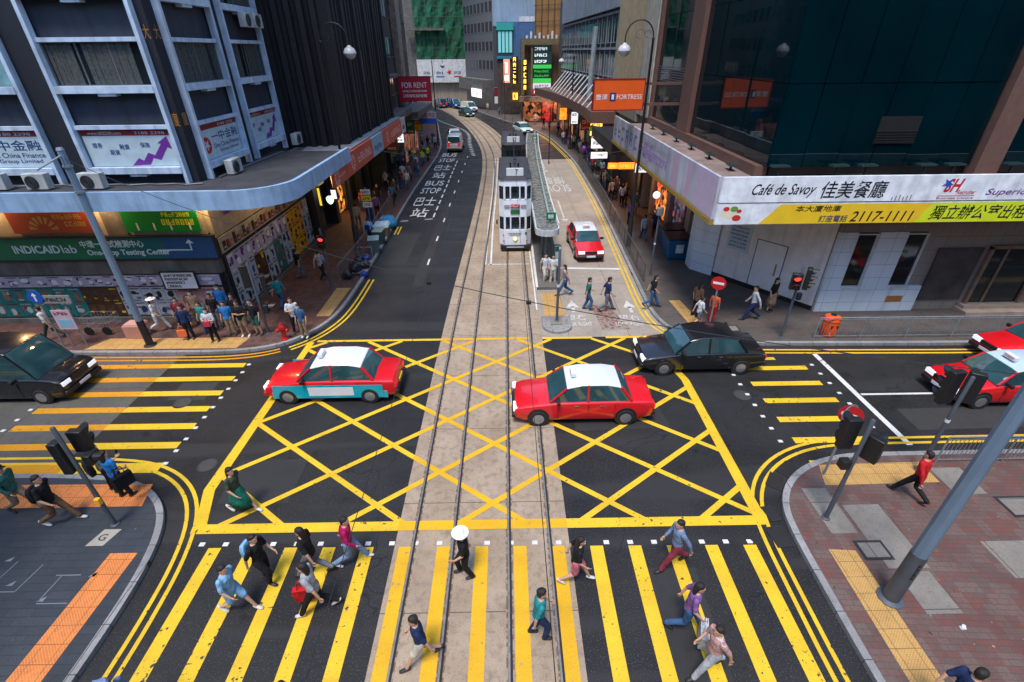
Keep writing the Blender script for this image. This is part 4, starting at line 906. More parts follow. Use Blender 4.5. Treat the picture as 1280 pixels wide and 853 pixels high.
# grey industrial building with leaning struts
FX = Fr(8.9, 85, 1.75, -33)   # seen left to right: far end first
IB = thing('industrial_building', 'grey building with dark ribbon windows and leaning white struts over a brown canopy', 'building', (10, 68, 0))
LX = math.hypot(1.75, 33)
MB().prism([(8.9, 85), (10.65, 52), (24, 52), (24, 92), (8.9, 92)], 0, 17.2).build('wall', mat('grey brown wall', (.075, .07, .065), .8, var=.35, streak=.6), IB)
MB().fbox(FX, 0, LX, 14.2, 17.3, .0, .35).build('parapet', GREYC, IB)
for zz in (8.6, 11.5):
    for k in range(15):
        w_ = MB().fbox(FX, LX-1.0-2.2*(k+1)+.15, LX-1.0-2.2*k-.15, zz, zz+1.9, 0, .05).build('window', GLD, IB)
        q = MB(); q.fbox(FX, LX-1.0-2.2*k-.1, LX-1.0-2.2*k+.04, zz-.5, zz+2.3, .02, .10); q.fbox(FX, LX-1.0-2.2*k-1.25, LX-1.0-2.2*k-1.19, zz, zz+1.9, .02, .1); q.fbox(FX, LX-1.0-2.2*k-2.1, LX-1.0-2.2*k, zz-.05, zz+.02, .03, .12); q.build('window_frame', GREYC, w_)
for zz in (8.2, 11.0, 13.9): MB().fbox(FX, 0, LX, zz-.1, zz+.1, 0, .15).build('band', GREYC, IB)
q = MB()
for k in range(12): q.tube(FX.p(LX-.6-2.4*k, 6.0, 2.6), FX.p(LX-2.0-2.4*k, 8.3, .25), .055, n=5)
q.each('strut', WHP, IB)
cn = smooth_path([(8.0, 49.3), (8.1, 56), (7.6, 65), (6.3, 76), (4.6, 84)]); inner = [(10.8, 49.3), (10.7, 56), (10.4, 65), (9.8, 76), (9.3, 86)]
MB().prism(cn+inner[::-1], 4.95, 5.95).build('canopy', BROWN, IB)
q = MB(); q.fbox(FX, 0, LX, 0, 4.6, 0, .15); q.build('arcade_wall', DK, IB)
q = MB()
for k in range(8): q.fbox(FX, 1.5+4*k, 4.3+4*k, .3, 3.0, .15, .2, k % 2)
q.each('shop_window', [m_shop('dim amber shop', (.5, .3, .14), .35, 1.5), GLD], IB)
q = MB(); q.tube(FX.p(LX-8, 6.2, .9), FX.p(LX-8, 13, .6), .28, n=10); q.build('duct', GREYC, IB)
# beige ribbed building
FY = Fr(10.4, 52, 0, -1)
BB = thing('beige_building', 'beige building with vertical ribs behind the orange sign', 'building', (11, 45, 0))
MB().box(10.6, 26, 38.3, 52, 0, 42).build('wall', BEIGE, BB); q = MB()
for k in range(24): q.fbox(FY, .2+.42*k, .36+.42*k, 8.3, 42, -.2, .06)
q.build('rib', BEIGE, BB); MB().fbox(FY, 10.3, 13.6, 6.6, 42, -.2, .1).build('smooth_panel', mat('pale stained render', (.46, .42, .34), .8, streak=.7), BB)
MB().fbox(FY, 0, 10.4, 6, 8.2, -.2, .12).build('lower_band', plain('cream band', (.3, .25, .19), .7), BB)
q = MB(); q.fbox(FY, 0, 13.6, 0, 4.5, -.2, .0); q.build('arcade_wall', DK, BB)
def d_fo(q, F, a0, a1, z0, z1, d):
    zc = z0+.42*(z1-z0); W = a1-a0
    ftext(q, F, '豐澤', a0+.12, a0+.27*W, zc-.13, zc+.16, d+.01, 0)
    q.fbox(F, a0+.32*W, a0+.44*W, zc-.2, zc+.24, d, d+.012, 1); q.fbox(F, a0+.355*W, a0+.405*W, zc-.12, zc+.15, d+.012, d+.02, 0)
    ftext(q, F, 'FORTRESS', a0+.46*W, a0+.97*W, zc-.11, zc+.14, d+.01, 0)
FO = Fr(5.25, 32.2, 1, .03)
t = sign('shop_sign', 'large orange FORTRESS sign projecting over the right pavement', FO, 0, 2.95, 7.82, 9.4, .1, ORG, d_fo, DRED, .3, [WH, NAVY])
MB().fbox(FO, 2.95, 5.5, 8.0, 8.15, .2, .3).build('bracket', BROWN, t); MB().fbox(FO, 2.95, 5.5, 9.1, 9.25, .2, .3).build('bracket', BROWN, t)
# ------------------------------------------------------------------ glass tower on the right corner
GT = thing('glass_tower', 'dark teal glass tower with brown granite pillars over the cafe corner', 'building', (14, 24, 0))
MB().box(10.85, 45, 20.55, 38.2, 6.4, 46).build('core', BLK, GT)
FK = Fr(10.6, 38.2, 0, -1); FJ = Fr(0, 20.3, 1, 0)
for zz in range(12):
    for k in range(7):
        pass
def panes(F, a0, a1, n, z0, z1, m_, name='glass_pane'):
    st = (a1-a0)/n
    for k in range(n): MB().fbox(F, a0+st*k+.015, a0+st*(k+1)-.015, z0+.012, z1-.012, -.06, .0).jit(.010).build(name, GLASS, GT)
for zf in range(4):
    z0 = 6.75+3.0*zf
    panes(FK, .3, 6.6, 2, z0, z0+3, 0); panes(FK, 8.4, 17.87, 4, z0, z0+3, 0); panes(FJ, 10.62, 18.9, 6, z0, z0+3, 0); panes(FJ, 19.9, 34, 8, z0, z0+3, 0)
q = MB(); q.fbox(FK, .2, 17.87, 18.76, 46, -.06, 0); q.fbox(FJ, 10.62, 45, 18.76, 46, -.06, 0); q.build('upper_glazing', GLASS, GT)
q = MB()
for a0, a1 in ((0, .3), (6.6, 8.4)): q.fbox(FK, a0, a1, 6.4, 46, -.2, .25)
q.fbox(FJ, 18.95, 19.9, 6.4, 46, -.2, .3); q.each('pillar', BROWN, GT)
q = MB(); q.fbox(FK, 0, 17.6, 6.3, 6.75, -.2, .3); q.build('ledge', BROWN, GT)
q = MB(); q.fbox(FJ, 14.6, 16.2, 7.6, 8.6, .0, .03)
for k in range(5): q.fbox(FJ, 14.6, 16.2, 7.65+k*.1, 7.69+k*.1, .03, .07)
q.build('vent_panel', BLK, GT)
q = MB()
for k in range(7): q.fbox(FK, .3, 6.6, 9.1+k*.13, 9.15+k*.13, .0, .04)
q.build('reflected_louvre', MULL, GT)  # grey strips standing in for a reflection in this glass bay
rcan = [(8.0, 38), (8.0, 19.2), (8.9, 18.25), (45, 18.25)]
MB().prism([(8.03, 38), (8.03, 18.28), (45, 18.28), (45, 20.6), (10.8, 20.6), (10.8, 38)], 5.05, 6.3).build('canopy', mat('brown canopy top', (.20, .145, .125), .8, var=.25, s=1.5), GT)
# spot lamps along the ledge
def make_flood():
    t = thing('flood_lamp', 'x', 'flood lamp'); MB().box(-.34, .34, -.16, .16, .55, .62).build('lamp_head', plain('dark lamp', (.02, .045, .048), .2), t); MB().box(-.04, .04, -.04, .04, 0, .55).build('bracket', BLK, t); return t
f0 = make_flood(); n_ = 0
for i in range(6): place(f0 if n_ == 0 else copy_tree(f0), 10.9+1.75*i+(.6 if i % 2 else 0), 19.85, 6.3, R(4), '%s flat flood lamp from the cafe corner in front of the dark glass' % ('first', 'second', 'third', 'fourth', 'fifth', 'sixth')[i], 'flood lamps on the cafe canopy'); n_ += 1
for i in range(6): place(copy_tree(f0), 9.9, 22.0+2.6*i, 5.95, R(84), '%s flat flood lamp from the cafe corner along the street side canopy' % ('first', 'second', 'third', 'fourth', 'fifth', 'sixth')[i], 'flood lamps on the street side of the canopy')
# cafe signs on the canopy edge
FC = Fr(0, 18.25, 1, 0); CW = mat('white sign face', (.76, .80, .84), .45, streak=.35)
def d_cafe(q, F, a0, a1, z0, z1, d):
    ftext(q, F, 'Café de Savoy', 9.15, 11.55, z0+.16, z0+.68, d+.006, 0, .45); ftext(q, F, '佳美餐廳', 11.75, 14.2, z0+.12, z0+.76, d+.006, 0, .12)
    ftext(q, F, 'SH', 16.35, 17.0, z0+.3, z0+.8, d+.006, 1, .3, .03); q.add([F.p(16.42+(.22 if t % 2 else .09)*math.cos(t*math.pi/5+.4), z0+.62+(.22 if t % 2 else .09)*math.sin(t*math.pi/5+.4), d+.009) for t in range(10)], [tuple(range(10))], 4); ftext(q, F, 'Recruiter', 16.9, 17.6, z0+.22, z0+.38, d+.007, 1, .2); q.fbox(F, 16.2, 17.6, z0+.16, z0+.18, d, d+.006, 1); ftext(q, F, 'Business Centre', 16.2, 17.6, z0+.05, z0+.13, d+.006, 1)
    ftext(q, F, 'Superior Strategy', 18.0, 21.6, z0+.12, z0+.42, d+.006, 2, .25); ftext(q, F, '基智商業顧問', 20.0, 23.0, z0+.5, z0+.8, d+.006, 2, .15)
    for k in range(6): q.fbox(F, 14.5+.14*k, 14.54+.14*k, z0+.02, z0+.15+.04*(k % 3), d, d+.004, 3)
sign('shop_sign', 'white Café de Savoy sign along the front edge of the cafe canopy', FC, 8.0, 30, 5.92, 6.85, .0, CW, d_cafe, None, .12, [INK, flat('crest red', (.5, .02, .03)), PUR, flat('dirt', (.2, .2, .22)), flat('star blue', (.02, .08, .4))])
def d_tel(q, F, a0, a1, z0, z1, d):
    z1 = z1-.05
    q.add([F.p(9.7, z0, d+.002), F.p(15.75, z0, d+.002), F.p(16.2, z1, d+.002), F.p(10.4, z1, d+.002)], [(0, 1, 2, 3)], 1)
    q.add([F.p(15.75, z0, d+.003), F.p(30, z0, d+.003), F.p(30, z1, d+.003), F.p(16.2, z1, d+.003)], [(0, 1, 2, 3)], 2)
    ftext(q, F, '本大廈地庫', 11.0, 12.75, z0+.46, z0+.7, d+.008, 0, .1); ftext(q, F, '訂座電話', 12.0, 13.1, z0+.06, z0+.32, d+.008, 3, .1); ftext(q, F, '2117-1111', 13.2, 15.6, z0+.06, z0+.46, d+.008, 0, .2)
    ftext(q, F, '獨立辦公室出租。一站式服務', 16.25, 23.2, z0+.1, z0+.66, d+.008, 0, .25)
    c = (8.55, z0+.4)
    for k, (dx, dz, r_, mi) in enumerate(((0, 0, .42, 4), (-.08, .05, .27, 5), (.25, -.15, .14, 6), (-.2, .2, .1, 6), (.1, .2, .12, 7), (.3, .12, .08, 6))):
        q.add([F.p(c[0]+dx+r_*1.2*math.cos(t*math.pi/8), c[1]+dz+r_*.85*math.sin(t*math.pi/8), d+.004+.002*k) for t in range(16)], [tuple(range(16))], mi)
sign('shop_sign', 'yellow sign with telephone number 2117-1111 below the white cafe sign', FC, 8.0, 30, 5.08, 5.88, -.02, CW, d_tel, None, .12, [INK, flat('amber yellow', (.80, .52, .02)), LIME, NAVY, WH, flat('rice', (.75, .66, .5)), flat('tomato', (.55, .03, .02)), flat('leaf', (.1, .3, .05))])
FD = Fr(8.0, 38, 0, -1)
def d_side(q, F, a0, a1, z0, z1, d):
    rg = random.Random(3)
    for k in range(9): scribble(q, F, .5+1.2*k, 1.4+1.2*k, z0+.4, z0+1.2, d, 0 if k < 6 else 1, n=1, seed=k)
    q.fbox(F, 6.6, 7.0, z0, z1, d, d+.004, 2); q.fbox(F, 14.4, 15.1, z0, z1, d, d+.004, 2); scribble(q, F, 8, 13.5, z0+.5, z0+.9, d, 1, seed=4)
    q.fbox(F, 16.4, 16.9, z0, z1, d, d+.004, 2); q.fbox(F, 17.5, 19.6, z0, z1, d, d+.003, 4); ftext(q, F, 'Café de Savoy', 8.3, 13.8, z0+1.0, z0+1.35, d+.006, 3, .4)
sign('shop_sign', 'long dirty white and lilac sign along the street side of the cafe canopy', FD, 0.1, 19.73, 5.25, 6.85, .0, mat('lilac sign face', (.44, .44, .50), .5, var=.25, s=.6, streak=.5), d_side, None, .12, [flat('faded navy', (.10, .16, .3)), flat('faded purple', (.32, .22, .42)), flat('faded pink', (.5, .34, .44)), flat('faded lilac', (.38, .32, .46)), flat('pale mauve', (.50, .40, .52))])
q = MB(); q.fbox(FD, 0, 19.74, 5.03, 5.22, -.1, .16); q.build('gold_edge', flat('gold edge', (.30, .20, .03)), GT)
# ground floor of the tower
MB().prism([(11.3, 24.75), (14.5, 20.35), (45, 20.35), (45, 38), (11.3, 38)], 0, 5.04).build('cafe_wall', TILEB, GT)
FCH = Fr(11.3, 24.75, 3.2, -4.4); CHL = math.hypot(3.2, 4.4)
q = MB(); q.fbox(FCH, 0, CHL-.02, .35, 5.0, 0, .03); q.build('render_panel', mat('pale pinkish render', (.66, .62, .61), .6, var=.08, streak=.35), GT)
MB().fbox(FCH, 0, CHL, .13, .36, 0, .05).build('skirting', BLK, GT)
d_ = MB().fbox(FCH, 2.15, 3.6, .38, 2.75, .03, .05).build('door', mat('pale door', (.70, .67, .66), .5, var=.05), GT)
q = MB(); q.fbox(FCH, 2.11, 3.64, 2.76, 2.79, .03, .056); q.fbox(FCH, 2.11, 2.14, .37, 2.76, .03, .056); q.fbox(FCH, 3.61, 3.64, .37, 2.76, .03, .056); q.build('door_frame', MULL, d_); MB().fbox(FCH, 3.3, 3.36, 1.2, 1.8, .05, .09).build('door_handle', GOLD, d_)
sign('wall_notice', 'pale blue notice sheet on the diagonal wall left of the pale door', FCH, .55, 1.75, 1.9, 3.3, .035, flat('notice blue', (.42, .5, .58)), lambda q, F, a0, a1, z0, z1, d: [scribble(q, F, a0+.12, a1-.12, z0+.15+.2*k, z0+.27+.2*k, d, 0, seed=k) for k in range(6)], None, .02, [flat('notice ink', (.08, .12, .22))], cat='notice')
FV = Fr(0, 20.33, 1, 0)
q = MB(); q.fbox(FV, 14.52, 19.1, .14, 3.95, 0, .05)
q = MB()
for x0, x1, z0, z1 in ((14.52, 15.35, .14, 4.0), (16.3, 17.55, .14, 4.0), (15.35, 16.3, .14, 1.4), (17.55, 18.6, .14, 1.4), (18.6, 19.2, .14, 1.4)): q.fbox(FV, x0, x1, z0, z1, 0, .14)
q.build('white_tiles', TILE, GT)
for i, x0 in enumerate((15.35, 17.55)):
    w_ = MB().fbox(FV, x0, x0+.95, 1.42, 3.9, .01, .03).build('window', GLD, GT); q = MB(); q.fbox(FV, x0, x0+.05, 1.42, 3.9, .03, .12); q.fbox(FV, x0+.9, x0+.95, 1.42, 3.9, .03, .12); q.fbox(FV, x0, x0+.95, 1.38, 1.43, .03, .2); q.fbox(FV, x0, x0+.95, 3.87, 3.92, .03, .13); q.build('window_frame', WHP, w_)
q = MB(); q.fbox(FV, 14.52, 27, 4.0, 5.03, 0, .1); q.build('band', TILEB, GT)
MB().fbox(FV, 19.3, 21.3, .7, 3.2, .03, .09).build('metal_shutter', mat('dark metal shutter', (.05, .045, .045), .35, var=.5, s=1.3), GT)
q = MB(); q.fbox(FV, 17.75, 18.5, .62, .92, .14, .16); q.build('wall_plate', GOLD, GT)
q = MB(); q.fbox(FV, 21.7, 24.2, .5, 3.15, .0, .03, 1); q.fbox(FV, 21.6, 21.75, .4, 3.25, .0, .14, 0); q.fbox(FV, 24.1, 24.25, .4, 3.25, .0, .14, 0); q.fbox(FV, 21.6, 24.25, 3.15, 3.3, .0, .14, 0); q.fbox(FV, 22.4, 22.5, .5, 3.15, .03, .08, 0); q.build('entrance', [mat('brown frame', (.2, .12, .08), .5), GLD], GT)
q = MB(); q.fbox(FV, 21.3, 24.6, .13, .3, 0, .75); q.fbox(FV, 21.4, 24.5, .3, .46, 0, .4); q.each('step', mat('beige stone', (.32, .25, .20), .6), GT)
# street side: white pillar, dark arcade, beige piers
q = MB(); q.prism([(10.4, 25.6), (11.25, 24.6), (11.7, 25.2), (11.3, 26.2), (10.4, 26.4)], .1, 5.03); q.build('corner_pier', TILE, GT)
FZ = Fr(11.28, 38, 0, -1); q = MB()
for a in (1, 5, 9): q.fbox(FZ, a, a+.7, 0, 5, 0, .35)
q.each('pier', plain('beige pier', (.30, .24, .19), .6), GT)
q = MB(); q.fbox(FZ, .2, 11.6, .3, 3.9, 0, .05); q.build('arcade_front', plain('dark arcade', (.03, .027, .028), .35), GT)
q = MB(); q.fbox(FZ, 1.8, 4.2, .4, 3.0, .05, .1, 0); q.fbox(FZ, 5.9, 8, .4, 2.8, .05, .1, 1); q.each('shop_window', [m_shop('orange shop', (1.0, .30, .05), .9), m_shop('dim blue shop', (.03, .14, .25), .4)], GT)
# neighbouring shop with black box fascia and its lit signs
BS = sign('shop_sign', 'black angular shop fascia over the right pavement above the orange lit signs', Fr(7.85, 47, .0, -9.2), 0, 9.2, 4.15, 5.05, -.3, BLK, lambda q, F, a0, a1, z0, z1, d: scribble(q, F, 3, 5, z0+.3, z0+.5, d, 0, n=4), None, .35, [MULL])
MB().box(8.16, 10.6, 37.82, 46.98, 4.16, 5.0).build('housing', BLK, BS)
t = sign('lit_sign', 'lit white sign with dark lettering and a red edge projecting near the balloons', Fr(7.7, 46.2, 1, 0), 0, 1.75, 3.3, 4.25, .0, E_WH, lambda q, F, a0, a1, z0, z1, d: [scribble(q, F, a0+.15, a1-.2, z0+.28, z0+.58, d, 0, n=5, seed=3), q.fbox(F, a0, a0+1, z1-.12, z1, d, d+.01, 1)], None, .15, [INK, RED], cat='lit sign')
sign('lit_sign', 'smaller lit white sign hanging directly below the one with a red edge', Fr(7.7, 46.1, 1, 0), 0, 1.5, 2.45, 3.0, .0, E_WH, lambda q, F, a0, a1, z0, z1, d: scribble(q, F, a0+.7, a1-.3, z0+.2, z0+.35, d, 0, n=5), BLK, .15, [INK], cat='lit sign')
sign('lit_sign', 'glowing orange sign box, left one of the orange pair above the pavement', Fr(7.62, 37.5, 1, 0), 0, .72, 3.28, 3.68, .0, E_ORG, lambda q, F, a0, a1, z0, z1, d: scribble(q, F, a0+.15, a1-.15, z0+.12, z1-.12, d, 0, n=4), None, .15, [E_YEL], cat='lit sign')
sign('lit_sign', 'glowing orange sign box, right and longer one of the orange pair above the pavement', Fr(8.4, 37.5, 1, 0), 0, 1.3, 3.25, 3.7, .0, E_ORG, lambda q, F, a0, a1, z0, z1, d: scribble(q, F, a0+.15, a1-.15, z0+.12, z1-.12, d, 0, n=6), None, .15, [E_YEL], cat='lit sign')
sign('lit_sign', 'small glowing red sign under the cafe canopy beside the black lamp post', Fr(9.3, 30.2, 1, 0), 0, .4, 3.7, 4.2, .0, E_RED, lambda q, F, a0, a1, z0, z1, d: scribble(q, F, a0+.08, a1-.08, z0+.1, z1-.1, d, 0, n=1), None, .12, [DRED], cat='lit sign')
t = thing('lit_sign', 'round lit white sign under the small red sign', 'lit sign', (9.15, 29.7, 3.3)); MB().lathe((9.15, 29.7, 3.3), [(.26, -.05), (.26, .05)], 20, ax='y').build('housing', BLK, t); MB().lathe((9.15, 29.63, 3.3), [(.23, -.03), (.23, .0)], 20, ax='y').build('lit_face', E_WH, t)
lamp_pt('shop_light', (9.2, 39.5, 3.0), 120, (1, .45, .15), .4); lamp_pt('shop_light', (6.5, 88, 2.6), 250, (1, .4, .2), .5)
# ------------------------------------------------------------------ unseen blocks closing the canyon behind and beside the camera, for shade and reflections
def slab(label, x0, x1, y0, y1, h, m_, face):
    pts = [(x0, y0), (x1, y0), (x1, y1), (x0, y1)]; return bld(label, pts, h, m_, face, range(1, 8), 3.4, 1, maxw=60, wstep=3, ww=1.8)
slab('plain office block filling the near right corner behind the camera', 17.5, 46, -44, 5.6, 17, CONC, [(3, 2)] if 0 else [])
slab('plain office block filling the near left corner behind the camera', -46, -14.5, -44, 5.2, 16, DK, [])
slab('office block closing the street far behind the camera', -30, 30, -110, -95, 50, CONC, [])
slab('block along the street behind the near left corner', -46, -14.5, -94, -45, 45, DK2, [])
slab('block along the street behind the near right corner', 14.5, 46, -94, -45, 45, DK2, [])
bld('dark tower along the left arm of the cross street', [(-90, 20.6), (-34.1, 20.6), (-34.1, 60), (-90, 60)], 40, DK, [(0, 1)], range(1, 5), 3.3, maxw=60)
bld('tower along the right arm of the cross street', [(45.2, 20.6), (90, 20.6), (90, 60), (45.2, 60)], 40, DK, [(0, 1)], range(1, 5), 3.3, maxw=60)
# ------------------------------------------------------------------ street furniture
POLEG = mat('blue grey pole paint', (.14, .21, .29), .45, var=.12, s=1.5, streak=.25); POLED = mat('dark grey pole paint', (.065, .08, .10), .5, var=.15, streak=.2)
GALV = mat('galvanised steel', (.25, .28, .31), .45, metal=.4, var=.2, s=5); BLKP = mat('black post paint', (.012, .013, .016), .45)
LENSD = plain('dark lens', (.01, .012, .012), .25)
def big_pole(x, y, r0, r1, h, zsplit, label, low, marks=None):
    t = thing('tram_wire_pole', label, 'pole', (x, y, 0))
    rm = r0+(r1-r0)*zsplit/h
    MB().lathe((x, y, 0), [(r0+.1, .0), (r0+.1, .16), (r0, .2), (rm, zsplit)], 12).build('lower_shaft', low, t, smooth=True)
    MB().lathe((x, y, 0), [(rm-.008, zsplit), (r1, h)], 8).build('shaft', POLEG, t, smooth=True)
    MB().lathe((x, y, h), [(r1*1.15, -.03), (r1*.8, .06)], 10).build('cap', GALV, t)
    if marks:
        q = MB(); F = Fr(x-.3, y-r0*.93, 1, .0); [scribble(q, F, .25, .33, zsplit-.25-.11*j, zsplit-.18-.11*j, .0, 0, n=1, seed=j) for j in range(5)]; q.build('stencil_marks', INK, t)
    return t
big_pole(-15.45, 17.95, .15, .11, 8.1, 1.35, 'tall blue grey tram wire pole with black foot in front of the poster wall', BLKP)
tp = big_pole(8.62, 6.28, .17, .115, 9.6, 1.75, 'thick tapering blue grey pole on the near right corner leaning out of the frame', POLED, True)
q = MB(); q.lathe((-15.45, 17.95, 6.6), [(.15, 0), (.15, .08)], 10); q.lathe((-15.45, 17.95, 7.5), [(.15, 0), (.15, .08)], 10); q.tube((-15.45, 17.85, 7.9), (-15.7, 17.0, 7.6), .03); q.build('clamp', GALV, bpy.data.objects['tram_wire_pole'])
def head(t, x, y, z, yaw, n=3, lit=None, sc_=1, name='signal_head'):
    'a signal head whose lenses look along yaw (degrees, 0 = towards -Y); built at its place with visors'
    c, s = math.cos(R(yaw)), math.sin(R(yaw)); P = lambda a, b, h: (x+c*a-s*b, y+s*a+c*b, z+h)
    def bx(q, a0, a1, b0, b1, h0, h1, mi=0): q.hexa([P(a, b, h) for h in (h0, h1) for a, b in ((a0, b0), (a1, b0), (a1, b1), (a0, b1))], mi)
    H = .3*n*sc_; W = .17*sc_
    q = MB(); bx(q, -W, W, -.09, .10, 0, H); hd = q.build(name, BLKP, t, bev=.02)
    for k in range(n):
        zc = H-(k+.5)*H/n; r_ = .105*sc_; m = {0: E_RED, 1: E_WARM, 2: E_GRN}[k if n == 3 else k*2] if lit == k else LENSD
        q = MB(); q.add([P(r_*math.cos(i*math.pi/8), -.1, zc+r_*math.sin(i*math.pi/8)) for i in range(16)], [tuple(range(16))]); q.build('lens', m, hd)
        q = MB(); rr = r_*1.2
        ring0 = [P(rr*math.cos(a), -.09, zc+rr*math.sin(a)) for a in [math.pi*(-.15+1.3*i/10) for i in range(11)]]
        ring1 = [P(rr*math.cos(a), -.09-.24*sc_*(.35+.65*max(0, math.sin(a))), zc+rr*math.sin(a)) for a in [math.pi*(-.15+1.3*i/10) for i in range(11)]]
        q.add(ring0+ring1, [(i, i+1, 12+i, 11+i) for i in range(10)])
        o = q.build('visor', BLKP, hd); md = o.modifiers.new('s', 'SOLIDIFY'); md.thickness = .012
    return hd
def sig_pole(x, y, label, h=3.4, z0=ZP, r=.057, m=POLED, name='traffic_signal', cat='traffic signal'):
    t = thing(name, label, cat, (x, y, z0)); MB().lathe((x, y, z0), [(r*1.9, 0), (r*1.9, .03), (r, .05), (r, h*.4)], 12).build('base', m, t, smooth=True)
    MB().lathe((x, y, z0), [(r*.92, h*.4), (r*.92, h-.02), (r*.7, h)], 12).build('pole', m, t, smooth=True); return t
t = sig_pole(-10.57, 8.65, 'traffic signal pole with yellow push button on the near left corner')
head(t, -10.45, 8.95, 2.55, 180, 2, None, 1.05); MB().box(-10.84, -10.62, 8.5, 8.75, 2.15, 3.1).build('signal_cabinet', BLKP, t, bev=.02); head(t, -10.25, 8.8, 2.3, 90, 1, None, 1)
MB().box(-10.56, -10.44, 8.5, 8.6, 1.05, 1.25).build('push_button', flat('button yellow', (.8, .42, .02)), t, bev=.01)
t = sig_pole(8.41, 8.48, 'double headed traffic signal standing nearest the curve of the near right kerb')
head(t, 8.22, 8.75, 2.45, 180, 3, None, 1.0); head(t, 8.66, 8.42, 2.35, 120, 2, 1, 1.15); MB().box(8.12, 8.34, 8.4, 8.6, 2.0, 2.25).build('detector_box', BLKP, t, bev=.01)
t = sig_pole(12.1, 10.11, 'double headed traffic signal beside the start of the near right railing')
head(t, 11.85, 10.3, 2.55, 190, 3, None, 1.15); head(t, 12.38, 10.25, 2.6, 150, 3, None, 1.05); MB().lathe((12.1, 10.11, 2.0), [(.062, 0), (.062, .09)], 12).build('number_band', WHP, t)
t = sig_pole(11.85, 17.88, 'traffic signal with a red standing figure lit in front of the diagonal wall')
head(t, 11.62, 17.7, 2.5, -20, 2, 0, 1.15); head(t, 12.15, 17.85, 2.45, 60, 3, None, 1.0); MB().box(11.9, 12.06, 17.7, 17.85, 2.0, 2.3).build('detector_box', BLKP, t, bev=.01)
t = sig_pole(-10.74, 18.84, 'traffic signal with dark backs of its heads beside the waiting crowd')
head(t, -11.0, 18.95, 2.35, 200, 3, None, 1.1); head(t, -10.4, 19.0, 1.9, 120, 3, None, 1.1); head(t, -10.45, 18.8, 1.25, 100, 1, None, 1.3)
t = sig_pole(-9.3, 23.5, 'traffic signal with a glowing red lamp up the left pavement near the bins', 3.3)
head(t, -9.3, 23.35, 2.45, 10, 2, 0, 1.1)
t = sig_pole(2.25, 19.55, 'plain dark grey pole standing on the rounded traffic island', 3.45, .2, .06, name='island_post', cat='post'); MB().lathe((2.25, 19.55, 3.66), [(.03, 0), (.03, .06), (.01, .09)], 8).build('finial', WHP, t); MB().lathe((2.25, 19.55, 1.9), [(.066, 0), (.066, .12)], 12).build('band', WHP, t)
t = sig_pole(7.9, 24.65, 'thin grey post with small box on top beside the right street railing', 3.75, ZP, .05, name='signal_post', cat='post'); MB().box(7.75, 8.08, 24.5, 24.7, 3.55, 3.95).build('control_box', GALV, t, bev=.02); MB().lathe((7.9, 24.65, 1.95), [(.056, 0), (.056, .1)], 12).build('band', WHP, t)
def no_entry(x, y, h, yaw, label, back=None):
    t = thing('no_entry_sign', label, 'road sign', (x, y, ZP)); MB().lathe((x, y, ZP), [(.035, 0), (.035, h-ZP)], 10).build('pole', GALV, t, smooth=True)
    def disc(yw, r, front, nm):
        c, s = math.cos(R(yw)), math.sin(R(yw)); P = lambda a, b, hh: (x+c*a-s*b, y+s*a+c*b, h-r*.7+hh)
        for (b, rr, mi, N) in ((-.05, r, front, nm),):
            q = MB(); ring = [(rr*math.cos(i*math.pi/14), rr*math.sin(i*math.pi/14)) for i in range(28)]
            q.add([P(u, -.05, v) for u, v in ring]+[P(u, -.035, v) for u, v in ring], [tuple(range(28)), tuple(range(55, 27, -1))]+[(i, (i+1) % 28, 28+(i+1) % 28, 28+i) for i in range(28)]); o = q.build(N, [mi], t)
        if front is RED:
            q = MB(); q.hexa([P(a, b, hh) for hh in (-.05, .05) for a, b in ((-.22, -.058), (.22, -.058), (.22, -.05), (-.22, -.05))]); q.build('white_bar', WH, o)
    disc(yaw, .3, RED, 'disc')
    if back is not None: disc(back, .3, GALV, 'sign_back')
    return t
no_entry(9.24, 10.02, 2.6, -35, 'red no entry sign with a grey sign back behind it on the near right corner', 200)
no_entry(8.96, 18.66, 2.6, -30, 'red no entry sign by the pedestrians on the far right pavement')
t = thing('direction_sign', 'blue round sign with white arrow on a slim pole left of the street name plate', 'road sign', (-19.15, 17.95, ZP)); MB().lathe((-19.15, 17.95, ZP), [(.035, 0), (.035, 2.55)], 10).build('pole', GALV, t)
q = MB(); q.lathe((-19.15, 17.9, 2.5), [(.3, -.012), (.3, .012)], 28, ax='y'); q.build('disc', flat('sign blue', (.01, .08, .38)), t); q = MB(); F = Fr(-19.15, 17.885, 1, 0); q.fbox(F, -.03, .03, 2.32, 2.6, 0, .01); q.add([F.p(-.11, 2.56, .006), F.p(.11, 2.56, .006), F.p(0, 2.7, .006)], [(0, 1, 2)]); q.build('arrow', WH, t)
t = thing('street_name_sign', 'street name plate on two slim posts with a pink poster board fixed below', 'street sign', (-18.5, 18.0, ZP))
for x in (-18.8, -18.2): MB().lathe((x, 18.0, ZP), [(.03, 0), (.03, 2.3)], 8).build('post', GALV, t)
F = Fr(-19.05, 17.95, 1, 0); MB().fbox(F, 0, 1.25, 2.2, 2.55, 0, .04).build('plate', mat('plate grey', (.22, .22, .22), .5), t); scribble(MB(), F, .15, 1.1, 2.3, 2.45, .04, 0).build('lettering', INK, t)
F = Fr(-18.85, 17.92, 1, 0); MB().fbox(F, 0, .75, 1.0, 1.9, 0, .03).build('poster_board', plain('pinkish board', (.48, .38, .46), .5), t); q = MB(); scribble(q, F, .08, .67, 1.68, 1.82, .03, 0, n=4, seed=1); q.fbox(F, .1, .65, 1.1, 1.45, .03, .036, 1); q.build('poster_print', [DRED, SKYB], t)
